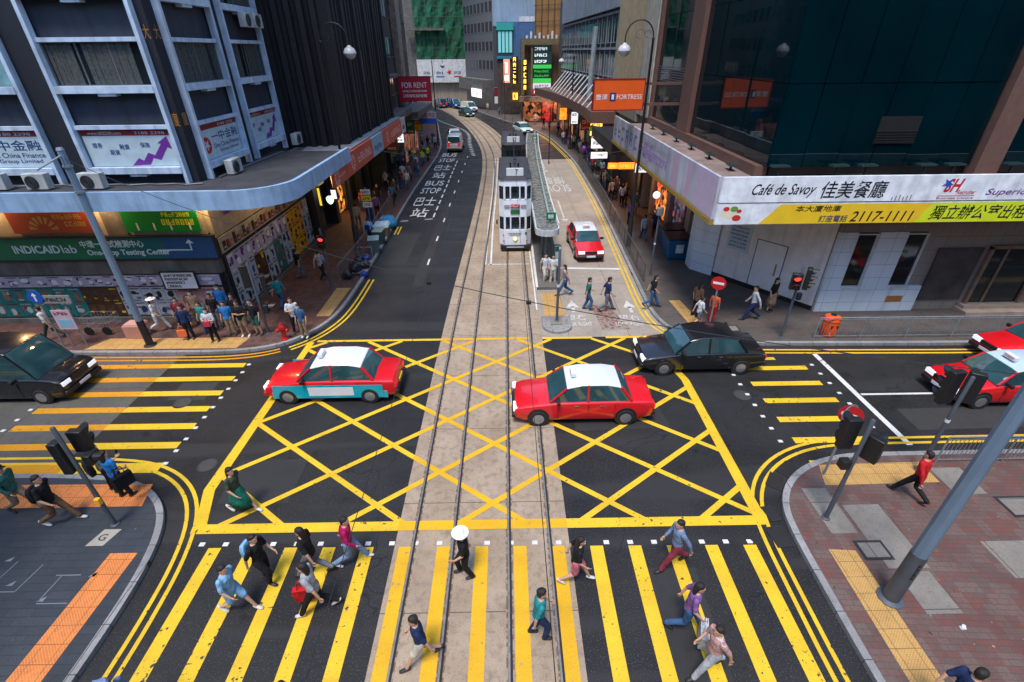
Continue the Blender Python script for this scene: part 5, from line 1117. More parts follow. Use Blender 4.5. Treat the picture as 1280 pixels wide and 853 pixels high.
# swan neck street lamps
def make_lamp():
    t = thing('street_lamp', 'x', 'street lamp')
    MB().lathe((0, 0, 0), [(.2, 0), (.2, .12), (.15, .2), (.15, 1.5), (.11, 1.6), (.1, 3.5)], 12).build('base', BLKP, t, smooth=True)
    MB().lathe((0, 0, 0), [(.085, 3.5), (.06, 11.2), (.09, 11.25), (.07, 11.3)], 12).build('pole', BLKP, t, smooth=True)
    pts = [Vector((-.72+.72*math.cos(a), 0, 11.3+.78*math.sin(a))) for a in [math.pi*k/12 for k in range(13)]]+[Vector((-1.44, 0, 11.05))]
    MB().path(pts, .035, 8).build('arm', BLKP, t, smooth=True)
    q = MB(); 
    for sx, r_ in ((1, .22), (-1, .16)): q.path([Vector((-.5-.2*sx+r_*math.cos(a), 0, 11.45+r_*math.sin(a))) for a in [2*math.pi*k/10 for k in range(9)]], .012, 5)
    q.build('scrollwork', BLKP, t)
    MB().lathe((-1.44, 0, 10.72), [(.05, .36), (.1, .33), (.12, .28), (.24, .22), (.31, .1), (.33, .02), (.33, -.02)], 20).build('hood', mat('lamp hood', (.50, .52, .54), .4, streak=.3), t, smooth=True)
    MB().lathe((-1.44, 0, 10.7), [(.31, 0), (.28, -.09), (.2, -.2), (.08, -.26)], 20).build('bowl', mat('lamp bowl glass', (.36, .40, .40), .15), t, smooth=True); return t
l0 = make_lamp(); place(l0, 7.76, 29.5, ZP, R(-4), 'tall black swan neck street lamp standing before the orange sign')
place(copy_tree(l0), -9.55, 29.6, ZP, R(180), 'black swan neck street lamp whose hood hangs before the ribbed tower')
l2 = copy_tree(l0); place(l2, 8.1, 64.9, ZP, R(-4), 'distant swan neck street lamp by the brown canopy'); l2.scale = (1, 1, .9)
l3 = copy_tree(l0); place(l3, -9.0, 69, ZP, R(180), 'distant swan neck street lamp beside the FOR RENT sign'); l3.scale = (.9, 1, .86)
for o in (l0, l2, l3): o['group'] = 'swan neck street lamps'
for i, (x, y, h, lb) in enumerate(((4.8, 56.5, 5.6, 'thin black post beyond the tram stop roof'), (-.05, 92, 9, 'thin dark wire pole far up the tram tracks'))):
    t = thing('thin_post', lb, 'post', (x, y, 0)); MB().lathe((x, y, 0), [(.09, 0), (.05, .3), (.04, h)], 8).build('shaft', BLKP, t); MB().lathe((x, y, h), [(.05, -.1), (.06, .05)], 8).build('cap', BLKP, t)
# railings
def fence(name, path, label, h=1.0, m=GALV, step=2.0, bars=.12, z0=ZP, inf=None, tb=.022):
    t = thing(name, label, 'railing', (*path[0], z0)); tot = []
    for a, b in zip(path, path[1:]):
        a, b = Vector(a), Vector(b); L = (b-a).length; n = max(1, round(L/step))
        for k in range(n): tot.append((a.lerp(b, k/n), a.lerp(b, (k+1)/n)))
    for k, (a, b) in enumerate(tot):
        if k < 95:
            MB().tube((a.x, a.y, z0), (a.x, a.y, z0+h), .028, n=6).build('post', m, t)
            q = MB(); n = max(2, int((b-a).length/bars))
            for i in range(1, n): p = a.lerp(b, i/n); q.tube((p.x, p.y, z0+.12), (p.x, p.y, z0+h-.06), .009, n=4)
            q.tube((a.x, a.y, z0+.12), (b.x, b.y, z0+.12), .014, n=5); q.tube((a.x, a.y, z0+h-.08), (b.x, b.y, z0+h-.08), .014, n=5); q.build('bar_panel', inf or m, t)
    p = [a for a, b in tot]+[tot[-1][1]]; MB().path([(v.x, v.y, z0+h) for v in p], tb, 6).build('top_rail', m, t)
    e = p[-1]; MB().tube((e.x, e.y, z0), (e.x, e.y, z0+h), .028, n=6).build('post', m, t); return t
fence('pedestrian_railing', [(13.2, 17.75), (33, 17.65)], 'grey railing along the far right pavement behind the orange litter bin')
fence('pedestrian_railing', [(12.85, 10.42), (27, 10.42)], 'grey railing at the right edge of the near right corner behind the thick pole')
fence('pedestrian_railing', [(7.35, 23.9), (7.65, 32), (8.0, 42), (8.05, 56)], 'long dark railing along the right street kerb beside the red taxi', m=plain('dark railing', (.07, .075, .08), .4), bars=.16)
fence('pedestrian_railing', [(-9.1, 24.2), (-8.95, 30), (-9.3, 40)], 'railing along the left kerb beside the wheelie bins', m=plain('grey dull railing', (.12, .13, .14), .4), bars=.16)
# overhead wires
def wire(name, pts, label, r=.006, n=5, grp=None, ins=0):
    t = thing(name, label, 'overhead wire', pts[0], grp); P = [Vector(p) for p in pts]; MB().path(P, r, n).build('cable', BLKP, t)
    for k in range(ins):
        pass
    return t
t = wire('trolley_wire', [(-2.05, -20, 5.6), (-2.08, 11, 5.55), (-2.1, 29, 5.6), (-1.9, 45, 5.6), (-1.95, 60, 5.6), (-3.8, 79, 5.6), (-6.3, 93, 5.6)], 'overhead wire hanging above the left tram track')
t = wire('trolley_wire', [(.42, -20, 5.6), (.42, 10.5, 5.55), (.5, 29, 5.9), (.52, 45, 5.9), (.5, 60, 5.6), (-1.2, 79, 5.6), (-4, 93, 5.6)], 'overhead wire hanging above the right tram track with the trams')
def catenary(a, b, sag, n=16): a, b = Vector(a), Vector(b); return [a.lerp(b, i/n)-Vector((0, 0, sag*4*(i/n)*(1-i/n))) for i in range(n+1)]
for i, (a, b, lb, nd) in enumerate((((-15.4, 17.9, 7.8), (8.62, 6.28, 6.3), 'span wire over the yellow box from the left pole to the thick near right pole', ((-2.05, 11.6), (.5, 10.4))), ((-9.4, 29.6, 6.4), (7.8, 26.6, 6.6), 'span wire slung over the street just beyond the front tram', ((-2.08, 28.6), (.5, 28.2))), ((-11, 46.6, 6.3), (8, 49.5, 6.3), 'span wire slung farther up the street near the BUS STOP lettering', ()))):
    t = wire('span_wire', catenary(a, b, 1.1 if i == 0 else .8), lb, .010)
    for x, y in nd:
        z = 5.72; MB().box(x-.06, x+.06, y-.03, y+.03, z-.05, z+.03).build('hanger', BLKP, t)
# hydrant
t = thing('fire_hydrant', 'red fire hydrant at the kerb between the signal pole and the two waiting figures', 'fire hydrant', (-9.8, 18.3, ZP)); HR = mat('hydrant red', (.42, .01, .012), .3)
MB().lathe((-9.8, 18.3, ZP), [(.16, 0), (.16, .06), (.1, .08), (.1, .5), (.15, .52), (.15, .58), (.12, .66), (.05, .76), (.04, .82)], 16).build('barrel', HR, t, smooth=True)
for s_ in (-1, 1): MB().lathe((-9.8+s_*.08, 18.3, ZP+.45), [(.06, 0), (.06, .1*s_), (.085, .1*s_), (.085, .16*s_)], 12, ax='x').build('outlet', HR, t)
# litter bin: a squat barrel with a domed hood and an opening
t = thing('litter_bin', 'orange barrel shaped litter bin behind the railing on the far right pavement', 'litter bin', (13.95, 18.05, ZP)); OB = mat('litter orange', (.80, .09, .01), .4)
MB().lathe((13.95, 18.05, ZP), [(.28, 0), (.31, .05), (.33, .45), (.32, .72)], 20).build('body', OB, t, smooth=True); MB().lathe((13.95, 18.05, ZP+.74), [(.34, 0), (.34, .06), (.3, .16), (.18, .22), (.04, .24)], 20).build('hood', OB, t, smooth=True)
F = Fr(13.8, 17.75, 1, 0); MB().fbox(F, .0, .3, .58, .72, -.06, .015).build('opening', BLK, t); MB().fbox(F, .03, .27, .3, .5, -.08, .0).build('emblem', WH, t); MB().fbox(F, .09, .21, .34, .46, -.08, .006).build('emblem_mark', flat('bin green', (.05, .35, .05)), t); MB().lathe((13.95, 18.05, ZP+.985), [(.12, 0), (.12, .015)], 12).build('ashtray', BLK, t)
# left kerb clutter
def wheelie(x, y, m, lidm, label, rz=0):
    t = thing('wheelie_bin', label, 'wheelie bin', (0, 0, 0)); q = MB(); q.hexa([(-.27, -.3, .08), (.27, -.3, .08), (.27, .26, .08), (-.27, .26, .08), (-.33, -.36, .98), (.33, -.36, .98), (.33, .34, .98), (-.33, .34, .98)]); q.build('body', m, t, bev=.02)
    MB().hexa([(-.35, -.39, .98), (.35, -.39, .98), (.35, .38, 1.0), (-.35, .38, 1.0), (-.33, -.36, 1.03), (.33, -.36, 1.03), (.33, .36, 1.07), (-.33, .36, 1.07)]).build('lid', lidm, t, bev=.01); MB().tube((-.3, .42, .95), (.3, .42, .95), .02).build('handle', BLKP, t)
    for s_ in (-1, 1): MB().lathe((.3*s_, .25, .1), [(.1, -.03), (.1, .03)], 14, ax='x').build('wheel', BLKP, t)
    return place(t, x, y, 0, rz)
GB_ = plain('bin grey green', (.07, .12, .12), .45); wheelie(-8.3, 29.0, GB_, plain('pale lid', (.25, .36, .36), .4), 'grey green wheelie bin with open pale lid in the gutter, nearest of the bins', .2)
wheelie(-8.35, 30.6, plain('bin dark green', (.03, .08, .07), .45), plain('grey lid', (.2, .28, .28), .4), 'darker wheelie bin with a slanted grey green lid behind the first one', -.1)
def lump(name, label, cat, x, y, z, rx, ry, rz_, m, seed, amp=.18, cuts=3):
    me = bpy.data.meshes.new(name); bm = bmesh.new(); bmesh.ops.create_icosphere(bm, subdivisions=cuts, radius=1); rg = random.Random(seed); ph = [rg.uniform(0, 6) for _ in range(6)]
    for v in bm.verts:
        k = 1+amp*(math.sin(v.co.x*3.1+ph[0])*math.sin(v.co.y*2.7+ph[1])+.6*math.sin(v.co.z*5+ph[2]+v.co.x*4)+.35*math.sin(v.co.y*9+ph[3])*math.sin(v.co.x*8+ph[4]))
        v.co = Vector((v.co.x*rx*k, v.co.y*ry*k, (v.co.z if v.co.z > -.7 else -.7)*rz_*k+rz_*.7))
    bm.to_mesh(me); bm.free(); me.materials.append(m); me.shade_smooth(); o = bpy.data.objects.new(name, me); COL.objects.link(o); o.location = (x, y, z); return tag(o, label, cat)
lump('tarpaulin_bundle', 'bright blue tarpaulin bundle piled up beside the kerb behind the bins', 'bundle', -8.6, 34.2, 0, .6, .9, .5, mat('blue tarpaulin', (.01, .22, .42), .35, bs=.3, bsc=8), 1)
t = thing('foam_box', 'pale blue foam box with lid between the tarpaulin and the bins', 'box', (-8.5, 32.3, 0)); MB().hexa([(-8.95, 31.9, 0), (-8.1, 31.9, 0), (-8.1, 32.7, 0), (-8.95, 32.7, 0), (-9.0, 31.85, .75), (-8.05, 31.85, .75), (-8.05, 32.75, .75), (-9.0, 32.75, .75)]).build('box_body', plain('cardboard', (.2, .13, .08), .8), t, bev=.02); MB().hexa([(-9.05, 31.8, .76), (-8.0, 31.85, .76), (-8.02, 32.8, .8), (-9.05, 32.8, .8), (-9.0, 31.9, .9), (-8.1, 31.9, .92), (-8.1, 32.7, .98), (-9, 32.7, .95)]).build('lid', plain('foam pale blue', (.5, .62, .66), .6), t)
t = thing('hand_trolley', 'flat hand trolley in the gutter loaded with black rubbish bags', 'trolley', (-8.4, 26.2, 0)); MB().box(-8.9, -7.95, 25.3, 27.2, .2, .26).build('deck', plain('worn board', (.3, .24, .2), .8), t, bev=.01); q = MB(); q.path([(-8.85, 27.2, .25), (-8.85, 27.3, 1.05), (-8.0, 27.3, 1.05), (-8.0, 27.2, .25)], .02); q.build('handle', GALV, t)
for a, b in ((-8.8, 25.5), (-8.05, 25.5), (-8.8, 27), (-8.05, 27)): MB().lathe((a, b, .1), [(.09, -.03), (.09, .03)], 12, ax='x').build('wheel', BLKP, t)
BAG = mat('black bag plastic', (.012, .014, .022), .28, bs=.5, bsc=12); BAGB = mat('blue bag plastic', (.01, .03, .22), .3, bs=.5, bsc=12)
for i, (x, y, r_, m_, z, lb) in enumerate(((-8.6, 25.6, .36, BAG, .26, 'black rubbish bag at the near left of the trolley'), (-8.2, 26.1, .34, BAG, .26, 'black rubbish bag in the middle of the trolley'), (-8.6, 26.6, .38, BAG, .26, 'large black rubbish bag at the back of the trolley'), (-8.1, 25.3, .25, BAGB, .0, 'royal blue bag on the ground by the trolley wheel'), (-8.9, 24.9, .32, BAG, .13, 'black rubbish bag on the kerb in front of the trolley'), (-8.2, 26.6, .24, BAGB, .55, 'small blue bag on top of the black ones'))): lump('rubbish_bag', lb, 'bag', x, y, z, r_, r_*.95, r_*.8, m_, i+3, .14)
t = thing('planter_box', 'pinkish square planter box standing right behind the tall tram wire pole', 'planter', (-16.4, 18.75, ZP)); MB().box(-16.85, -16.05, 18.5, 19.1, ZP, ZP+.62).build('box_body', plain('pinkish plastic', (.42, .20, .16), .6), t, bev=.03); MB().box(-16.8, -16.1, 18.55, 19.05, ZP+.62, ZP+.66).build('lid', plain('pink lid', (.5, .28, .24), .6), t)
t = thing('hand_cart', 'low wire hand cart with black wheels parked against the posters', 'cart', (-18.3, 19.3, ZP)); q = MB()
for k in range(9): q.tube((-18.9+.15*k, 18.95, .45), (-18.9+.15*k, 18.95, .95), .01, n=4); q.tube((-18.9+.15*k, 19.6, .45), (-18.9+.15*k, 19.6, .95), .01, n=4)
for z in (.45, .7, .95): q.path([(-18.9, 18.95, z), (-17.7, 18.95, z), (-17.7, 19.6, z), (-18.9, 19.6, z), (-18.9, 18.95, z)], .012, 4)
q.build('basket', GALV, t)
for x in (-18.7, -17.9): MB().lathe((x, 18.9, ZP+.2), [(.2, -.02), (.2, .02)], 18, ax='y').build('wheel', BLKP, t)
for i, (x, y) in enumerate(((10.15, 27.6), (10.4, 29.4))):
    t = thing('skip_bin', ['blue metal rubbish skip nearest the white tiled pier on the right', 'second blue metal rubbish skip behind the first in the arcade'][i], 'skip', (x, y, ZP)); MB().hexa([(x-.6, y-.65, .2), (x+.6, y-.65, .2), (x+.6, y+.65, .2), (x-.6, y+.65, .2), (x-.7, y-.75, 1.35), (x+.7, y-.75, 1.35), (x+.7, y+.75, 1.35), (x-.7, y+.75, 1.35)]).build('tub', mat('skip blue', (.01, .10, .20), .5, streak=.5), t, bev=.02); MB().box(x-.72, x+.72, y-.77, y+.77, 1.36, 1.44).build('lid', BLKP, t, bev=.02); MB().box(x-.25, x+.2, y-.76, y-.74, .6, 1.1).build('label_plate', WHP, t)
for i, (x, z, m_, lb) in enumerate(((8.3, 4.2, flat('b lime', (.35, .6, .05)), 'lime green balloon in the shop bunch'), (8.75, 4.0, flat('b blue', (.01, .12, .6)), 'blue balloon in the shop bunch'), (8.6, 3.2, flat('b yellow', (.7, .6, .03)), 'yellow balloon hanging low in the shop bunch'), (7.8, 2.2, PUR, 'purple balloon above the passers by'))):
    o = lump('balloon', lb, 'balloon', x, 50+i*.3, z, .26, .26, .33, m_, i, .0); o['group'] = 'balloons outside the right shops'
# clock-like lamp lit green under the left canopy edge
t = thing('pendant_lamp', 'greenish white lit pendant lamp hanging under the coral podium sign', 'lamp', (-9.6, 26.6, 4.0)); MB().lathe((-9.6, 26.6, 4.0), [(.06, -.2), (.16, -.08), (.2, .12), (.12, .2)], 14).build('bowl', flat('lit pale green', (.55, 1.0, .75), 1.2), t, smooth=True); MB().tube((-9.6, 26.6, 4.2), (-9.6, 26.6, 5.6), .015).build('rod', BLKP, t)
for i, (z, m_, lb) in enumerate(((2.3, WH, 'white bus stop plate, topmost on its post'), (1.9, YELF, 'yellow bus stop plate under the white one'))): pass
t = thing('bus_stop_sign', 'bus stop post with white, yellow and blue plates on the left pavement', 'bus stop sign', (-9.5, 33.2, ZP)); MB().lathe((-9.5, 33.2, ZP), [(.04, 0), (.04, 3.0)], 8).build('post', POLEG, t)
for k, m_ in enumerate((WH, YELF, WH)): F = Fr(-9.8, 33.12, 1, 0); o = MB().fbox(F, 0, .62, 2.65-.42*k, 3.0-.42*k, 0, .03).build('plate', m_, t); scribble(MB(), F, .08, .55, 2.74-.42*k, 2.9-.42*k, .03, 0, n=3, seed=k).build('lettering', INK, o)
MB().box(-9.75, -9.3, 33.3, 33.7, ZP, 1.7).build('info_panel', plain('navy panel', (.01, .03, .1), .4), t)
# ------------------------------------------------------------------ tram stop shelter
SH = thing('tram_shelter', 'long narrow tram stop shelter with a rubble covered roof and white rounded end', 'tram shelter', (2.3, 40, .16))
cl = [(2.12, 24.6), (2.15, 30), (2.3, 40), (2.6, 50), (3.0, 58)]; hw = .63
def ring(hw_): 
    c0 = cl[0]; return offset(cl, hw_)[::-1]+[(c0[0]-hw_*math.cos(a), c0[1]-hw_*.9*math.sin(a)) for a in [math.pi*k/10 for k in range(1, 10)]]+offset(cl, -hw_)
MB().prism(ring(hw), 2.66, 2.98).build('roof_edge', mat('shelter white', (.50, .54, .56), .5, streak=.4), SH)
q = MB(); rg = random.Random(5); q.prism(ring(hw-.07), 2.97, 3.0)
for k in range(900):
    y = rg.uniform(24.4, 57); i = max(j for j in range(len(cl)-1) if cl[j][1] <= max(y, 24.6)); f = (y-cl[i][1])/(cl[i+1][1]-cl[i][1]); x = cl[i][0]+(cl[i+1][0]-cl[i][0])*f+rg.uniform(-.52, .52); s_ = rg.uniform(.03, .1); q.box(x-s_, x+s_, y-s_, y+s_, 2.98, 3.0+rg.uniform(.01, .07))
q.build('roof_cover', mat('roof rubble', (.16, .165, .15), .9, var=.35, s=5, world=True), SH)
for a, b in zip(cl, cl[1:]):
    for k in range(2): p = Vector(a).lerp(Vector(b), k/2+.15); MB().tube((p.x, p.y, .16), (p.x, p.y, 2.66), .06, n=8).build('post', plain('shelter green grey', (.10, .17, .16), .5), SH)
MB().path([(2.3, 25.4, 3.25), (2.35, 30, 3.25), (2.52, 40, 3.25), (2.85, 50, 3.25), (3.25, 57.5, 3.25)], .06, 8).build('ridge_beam', plain('pale green beam', (.26, .36, .33), .5), SH)
q = MB()
for k in range(9): f = k/8; q.tube((2.3+.95*f**1.6, 25.5+32*f, 2.98), (2.3+.95*f**1.6, 25.5+32*f, 3.25), .035, n=6)
q.each('beam_bracket', GALV, SH)
q = MB(); q.path([(2.75, 25, 3.05)]+[(p[0], p[1], 3.02) for p in offset(cl, -hw+.03)[1:]], .045, 6); q.build('edge_rail', WHP, SH)
for i, (x, y) in enumerate(((2.35, 25.2), (2.95, 52))):
    t = thing('stop_sign', ['green tram stop number plate on the near end of the shelter roof', 'green tram stop number plate on the far end of the shelter roof'][i], 'sign', (x, y, 3.0)); F = Fr(x-.25, y-.05, 1, 0); MB().fbox(F, 0, .5, 3.2, 3.6, 0, .05).build('plate', flat('stop green', (.0, .16, .06)), t); q = MB(); scribble(q, F, .1, .4, 3.3, 3.5, .05, 0, n=2, seed=4); q.build('lettering', WH, t)
q = MB(); 
for k in range(5): q.box(2.62, 2.68, 26+3.2*k, 28.4+3.2*k, .5, 1.5)
q.each('back_panel', plain('green back panel', (.03, .09, .08), .4), SH)
t = thing('ticket_cabinet', 'slim dark green cabinet at the near end of the tram stop', 'cabinet', (2.75, 24.3, ZP)); MB().box(2.5, 2.85, 24.15, 24.5, 0, 2.1).build('cabinet_body', plain('dark green cabinet', (.02, .07, .07), .4), t, bev=.02); MB().box(2.54, 2.8, 24.13, 24.15, .9, 1.8).build('info_panel', plain('info pale', (.3, .4, .4), .4), t)
# ------------------------------------------------------------------ trams
def make_tram(x, y, body, roofm, num, label, sign_m=None, L=8.3, lit=True):
    t = thing('tram', label, 'tram', (x, y, 0)); W = .98
    def ringz(z, w_, y0, y1, c=.28): return [(x-w_, y1, z), (x-w_, y0+c, z), (x-w_+c*1.1, y0, z), (x+w_-c*1.1, y0, z), (x+w_, y0+c, z), (x+w_, y1, z)]
    q = MB(); Lr = L-1.3
    q.loft([ringz(.42, W, y+.02, y+L-.3), ringz(1.42, W, y, y+L-.3)]); q.build('lower_body', body, t, bev=.02)
    q = MB(); q.loft([ringz(2.2, W, y, y+L-.5), ringz(3.28, W, y+.03, y+L-.6)]); ub = q.build('upper_body', body, t, bev=.02)
    q = MB(); q.loft([ringz(4.02, W, y+.03, y+Lr), ringz(4.4, W*.99, y+.05, y+Lr)]); q.build('cant_rail', body, t, bev=.02)
    q = MB(); q.loft([ringz(4.4, W*1.02, y, y+Lr), ringz(4.5, W*.96, y+.06, y+Lr-.05), ringz(4.56, W*.7, y+.2, y+Lr-.2)]); q.build('roof', roofm, t)
    q = MB()   # interior: floors and dark core
    q.box(x-W+.1, x+W-.1, y+.35, y+L-.6, .5, .62); q.box(x-W+.1, x+W-.1, y+.35, y+L-.7, 2.3, 2.4); q.box(x-W+.15, x+W-.15, y+1.6, y+L-1, .6, 4.2); q.build('interior', plain('tram interior', (.05, .045, .04), .8), t)
    gl = MC.get('tram glass') or plain('tram glass', (.02, .03, .04), .08)
    if 'tram clear' not in MC:
        m, n, l, b = nodes('tram clear'); MC['tram clear'] = m; b.inputs['Base Color'].default_value = (.02, .03, .035, 1); b.inputs['Roughness'].default_value = .12; b.inputs['Alpha'].default_value = .35; b.inputs['Specular IOR Level'].default_value = .25
    F = Fr(x-W+.3, y+.0, 1, 0); w_ = 2*W-.6
    for z0, z1 in ((1.42, 2.2), (3.28, 4.02)):
        q = MB(); 
        for a0, a1 in ((-.02, .1), (.36, .44), (w_-.44, w_-.36), (w_-.1, w_+.02)): q.fbox(F, a0, a1, z0, z1, -.06, -.0)
        q.each('window_pillar', body, t)
        for a0, a1 in ((.1, .36), (.44, w_-.44), (w_-.36, w_-.1)): MB().fbox(F, a0, a1, z0+.02, z1-.02, -.05, -.035).build('windscreen', MC['tram clear'], t)
        for s_ in (-1, 1):
            q = MB(); xs = x+s_*W
            A = (x+s_*(W-.3), y+.0); B = (x+s_*W, y+.28)
            MB().hexa([(A[0], A[1]+.03, z0), (B[0]-s_*.03, B[1], z0), (B[0]-s_*.05, B[1]+.02, z0), (A[0], A[1]+.06, z0), (A[0], A[1]+.03, z1), (B[0]-s_*.03, B[1], z1), (B[0]-s_*.05, B[1]+.02, z1), (A[0], A[1]+.06, z1)]).build('corner_window', gl, t)
            end = y+(L-.4 if z0 < 2 else Lr); yy = y+.3
            while yy < end-.3:
                MB().box(*sorted((xs, xs-s_*.05)), yy, yy+.09, z0, z1).build('side_pillar', body, t); MB().box(*sorted((xs-s_*.02, xs-s_*.04)), yy+.09, min(yy+.95, end), z0+.02, z1-.02).build('side_window', gl, t); yy += .95
    F = Fr(x, y, 1, 0)
    q = MB(); q.fbox(F, -W+.05, W-.05, .18, .44, -.3, .07); q.build('bumper', BLK, t, bev=.02); q = MB(); q.fbox(F, -.55, .55, .30, .35, .07, .09); q.build('coupler_bar', WHP, t)
    MB().lathe((x, y-.02, .86), [(.13, -.03), (.13, .03)], 20, ax='y').build('headlamp_rim', YELF, t); MB().lathe((x, y-.055, .86), [(.09, -.01), (.09, .005)], 16, ax='y').build('headlight', E_WARM if lit else LENSD, t)
    for s_ in (-1, 1): MB().lathe((x+s_*.72, y-.01, .72), [(.045, -.02), (.045, .02)], 12, ax='y').build('marker_light', RED, t)
    q = MB(); scribble(q, F, -.45, .4, 1.15, 1.22, .01, 0, n=9, seed=2); scribble(q, F, -.35, .3, 1.05, 1.1, .01, 0, n=8, seed=3); scribble(q, F, .6, .75, 1.1, 1.28, .01, 0, n=2, seed=4); scribble(q, F, -.75, -.68, 1.0, 1.15, .01, 1, n=1, seed=4); q.build('body_lettering', [NAVY, RED], t)
    q = MB(); q.fbox(F, -.28, .28, 2.78, 2.98, 0, .05, 0); q.fbox(F, -.66, -.34, 2.80, 2.96, 0, .04, 1); q.fbox(F, .34, .66, 2.80, 2.96, 0, .04, 1); scribble(q, F, -.24, .24, 2.83, 2.93, .05, 2, n=4, seed=6); q.build('badge_panel', [RED, plain('badge grey', (.3, .3, .32), .5), WH], t)
    q = MB(); q.fbox(F, -.28, .28, 2.42, 2.66, 0, .05, 0); q.build('route_panel', [flat('route green', (.02, .14, .03))], t)
    q = MB(); q.fbox(F, -.5, .5, 4.58, 5.0, -.45, -.3, 0); sb = q.build('roof_number_box', mat('number white', (.66, .68, .70), .5, var=.05), t)
    q = MB(); ftext(q, F, num, -.07*len(num)+.1, .07*len(num)+.1, 4.63, 4.95, -.29, 0); q.build('route_number', INK, sb, fix=False)
    q = MB(); q.box(x-.35, x+.35, y+1.6, y+2.6, 4.56, 4.66); q.build('trolley_base', BLKP, t); q = MB()
    for s_ in (-1, 1): q.tube((x+s_*.25, y+2.0, 4.6), (x+s_*.25, y+2.0, 5.0), .04); q.tube((x+s_*.25, y+2.4, 4.6), (x+s_*.2, y+2.0, 5.0), .03)
    q.tube((x, y+2.1, 4.6), (x, y+2.5, 5.1), .06); q.each('spring', BLKP, t); MB().path([(x, y+2.2, 4.9), (x, y+4.6, 5.4), (x+.02, y+5.5, 5.86)], .025, 6).build('trolley_pole', BLKP, t)
    for yy in (y+1.6, y+L-2.6):
        for s_ in (-1, 1): MB().lathe((x+s_*.53, yy+.4, .35), [(.34, -.05), (.34, .05)], 20, ax='x').build('wheel', BLKP, t)
    for s_ in (-1, 1):
        q = MB(); q.path([(x+s_*W, y+.25, 2.0), (x+s_*(W+.14), y+.15, 2.0)], .012, 5); q.box(x+s_*(W+.14)-.05, x+s_*(W+.14)+.05, y+.13, y+.16, 1.75, 2.0); q.build('mirror', BLKP, t)
    return t
TW = mat('tram white paint', (.76, .81, .87), .35, var=.06, streak=.15); TR = mat('tram dark roof', (.035, .037, .045), .7, var=.3, s=1.2, streak=.2)
make_tram(.52, 29.05, TW, TR, '7', 'white double deck tram with number 7 on its roof at the stop', L=7.9)
make_tram(.62, 41.2, mat('tram dark paint', (.018, .02, .025), .3), TR, '12', 'dark double deck tram standing behind the white one', L=8.3, lit=False)
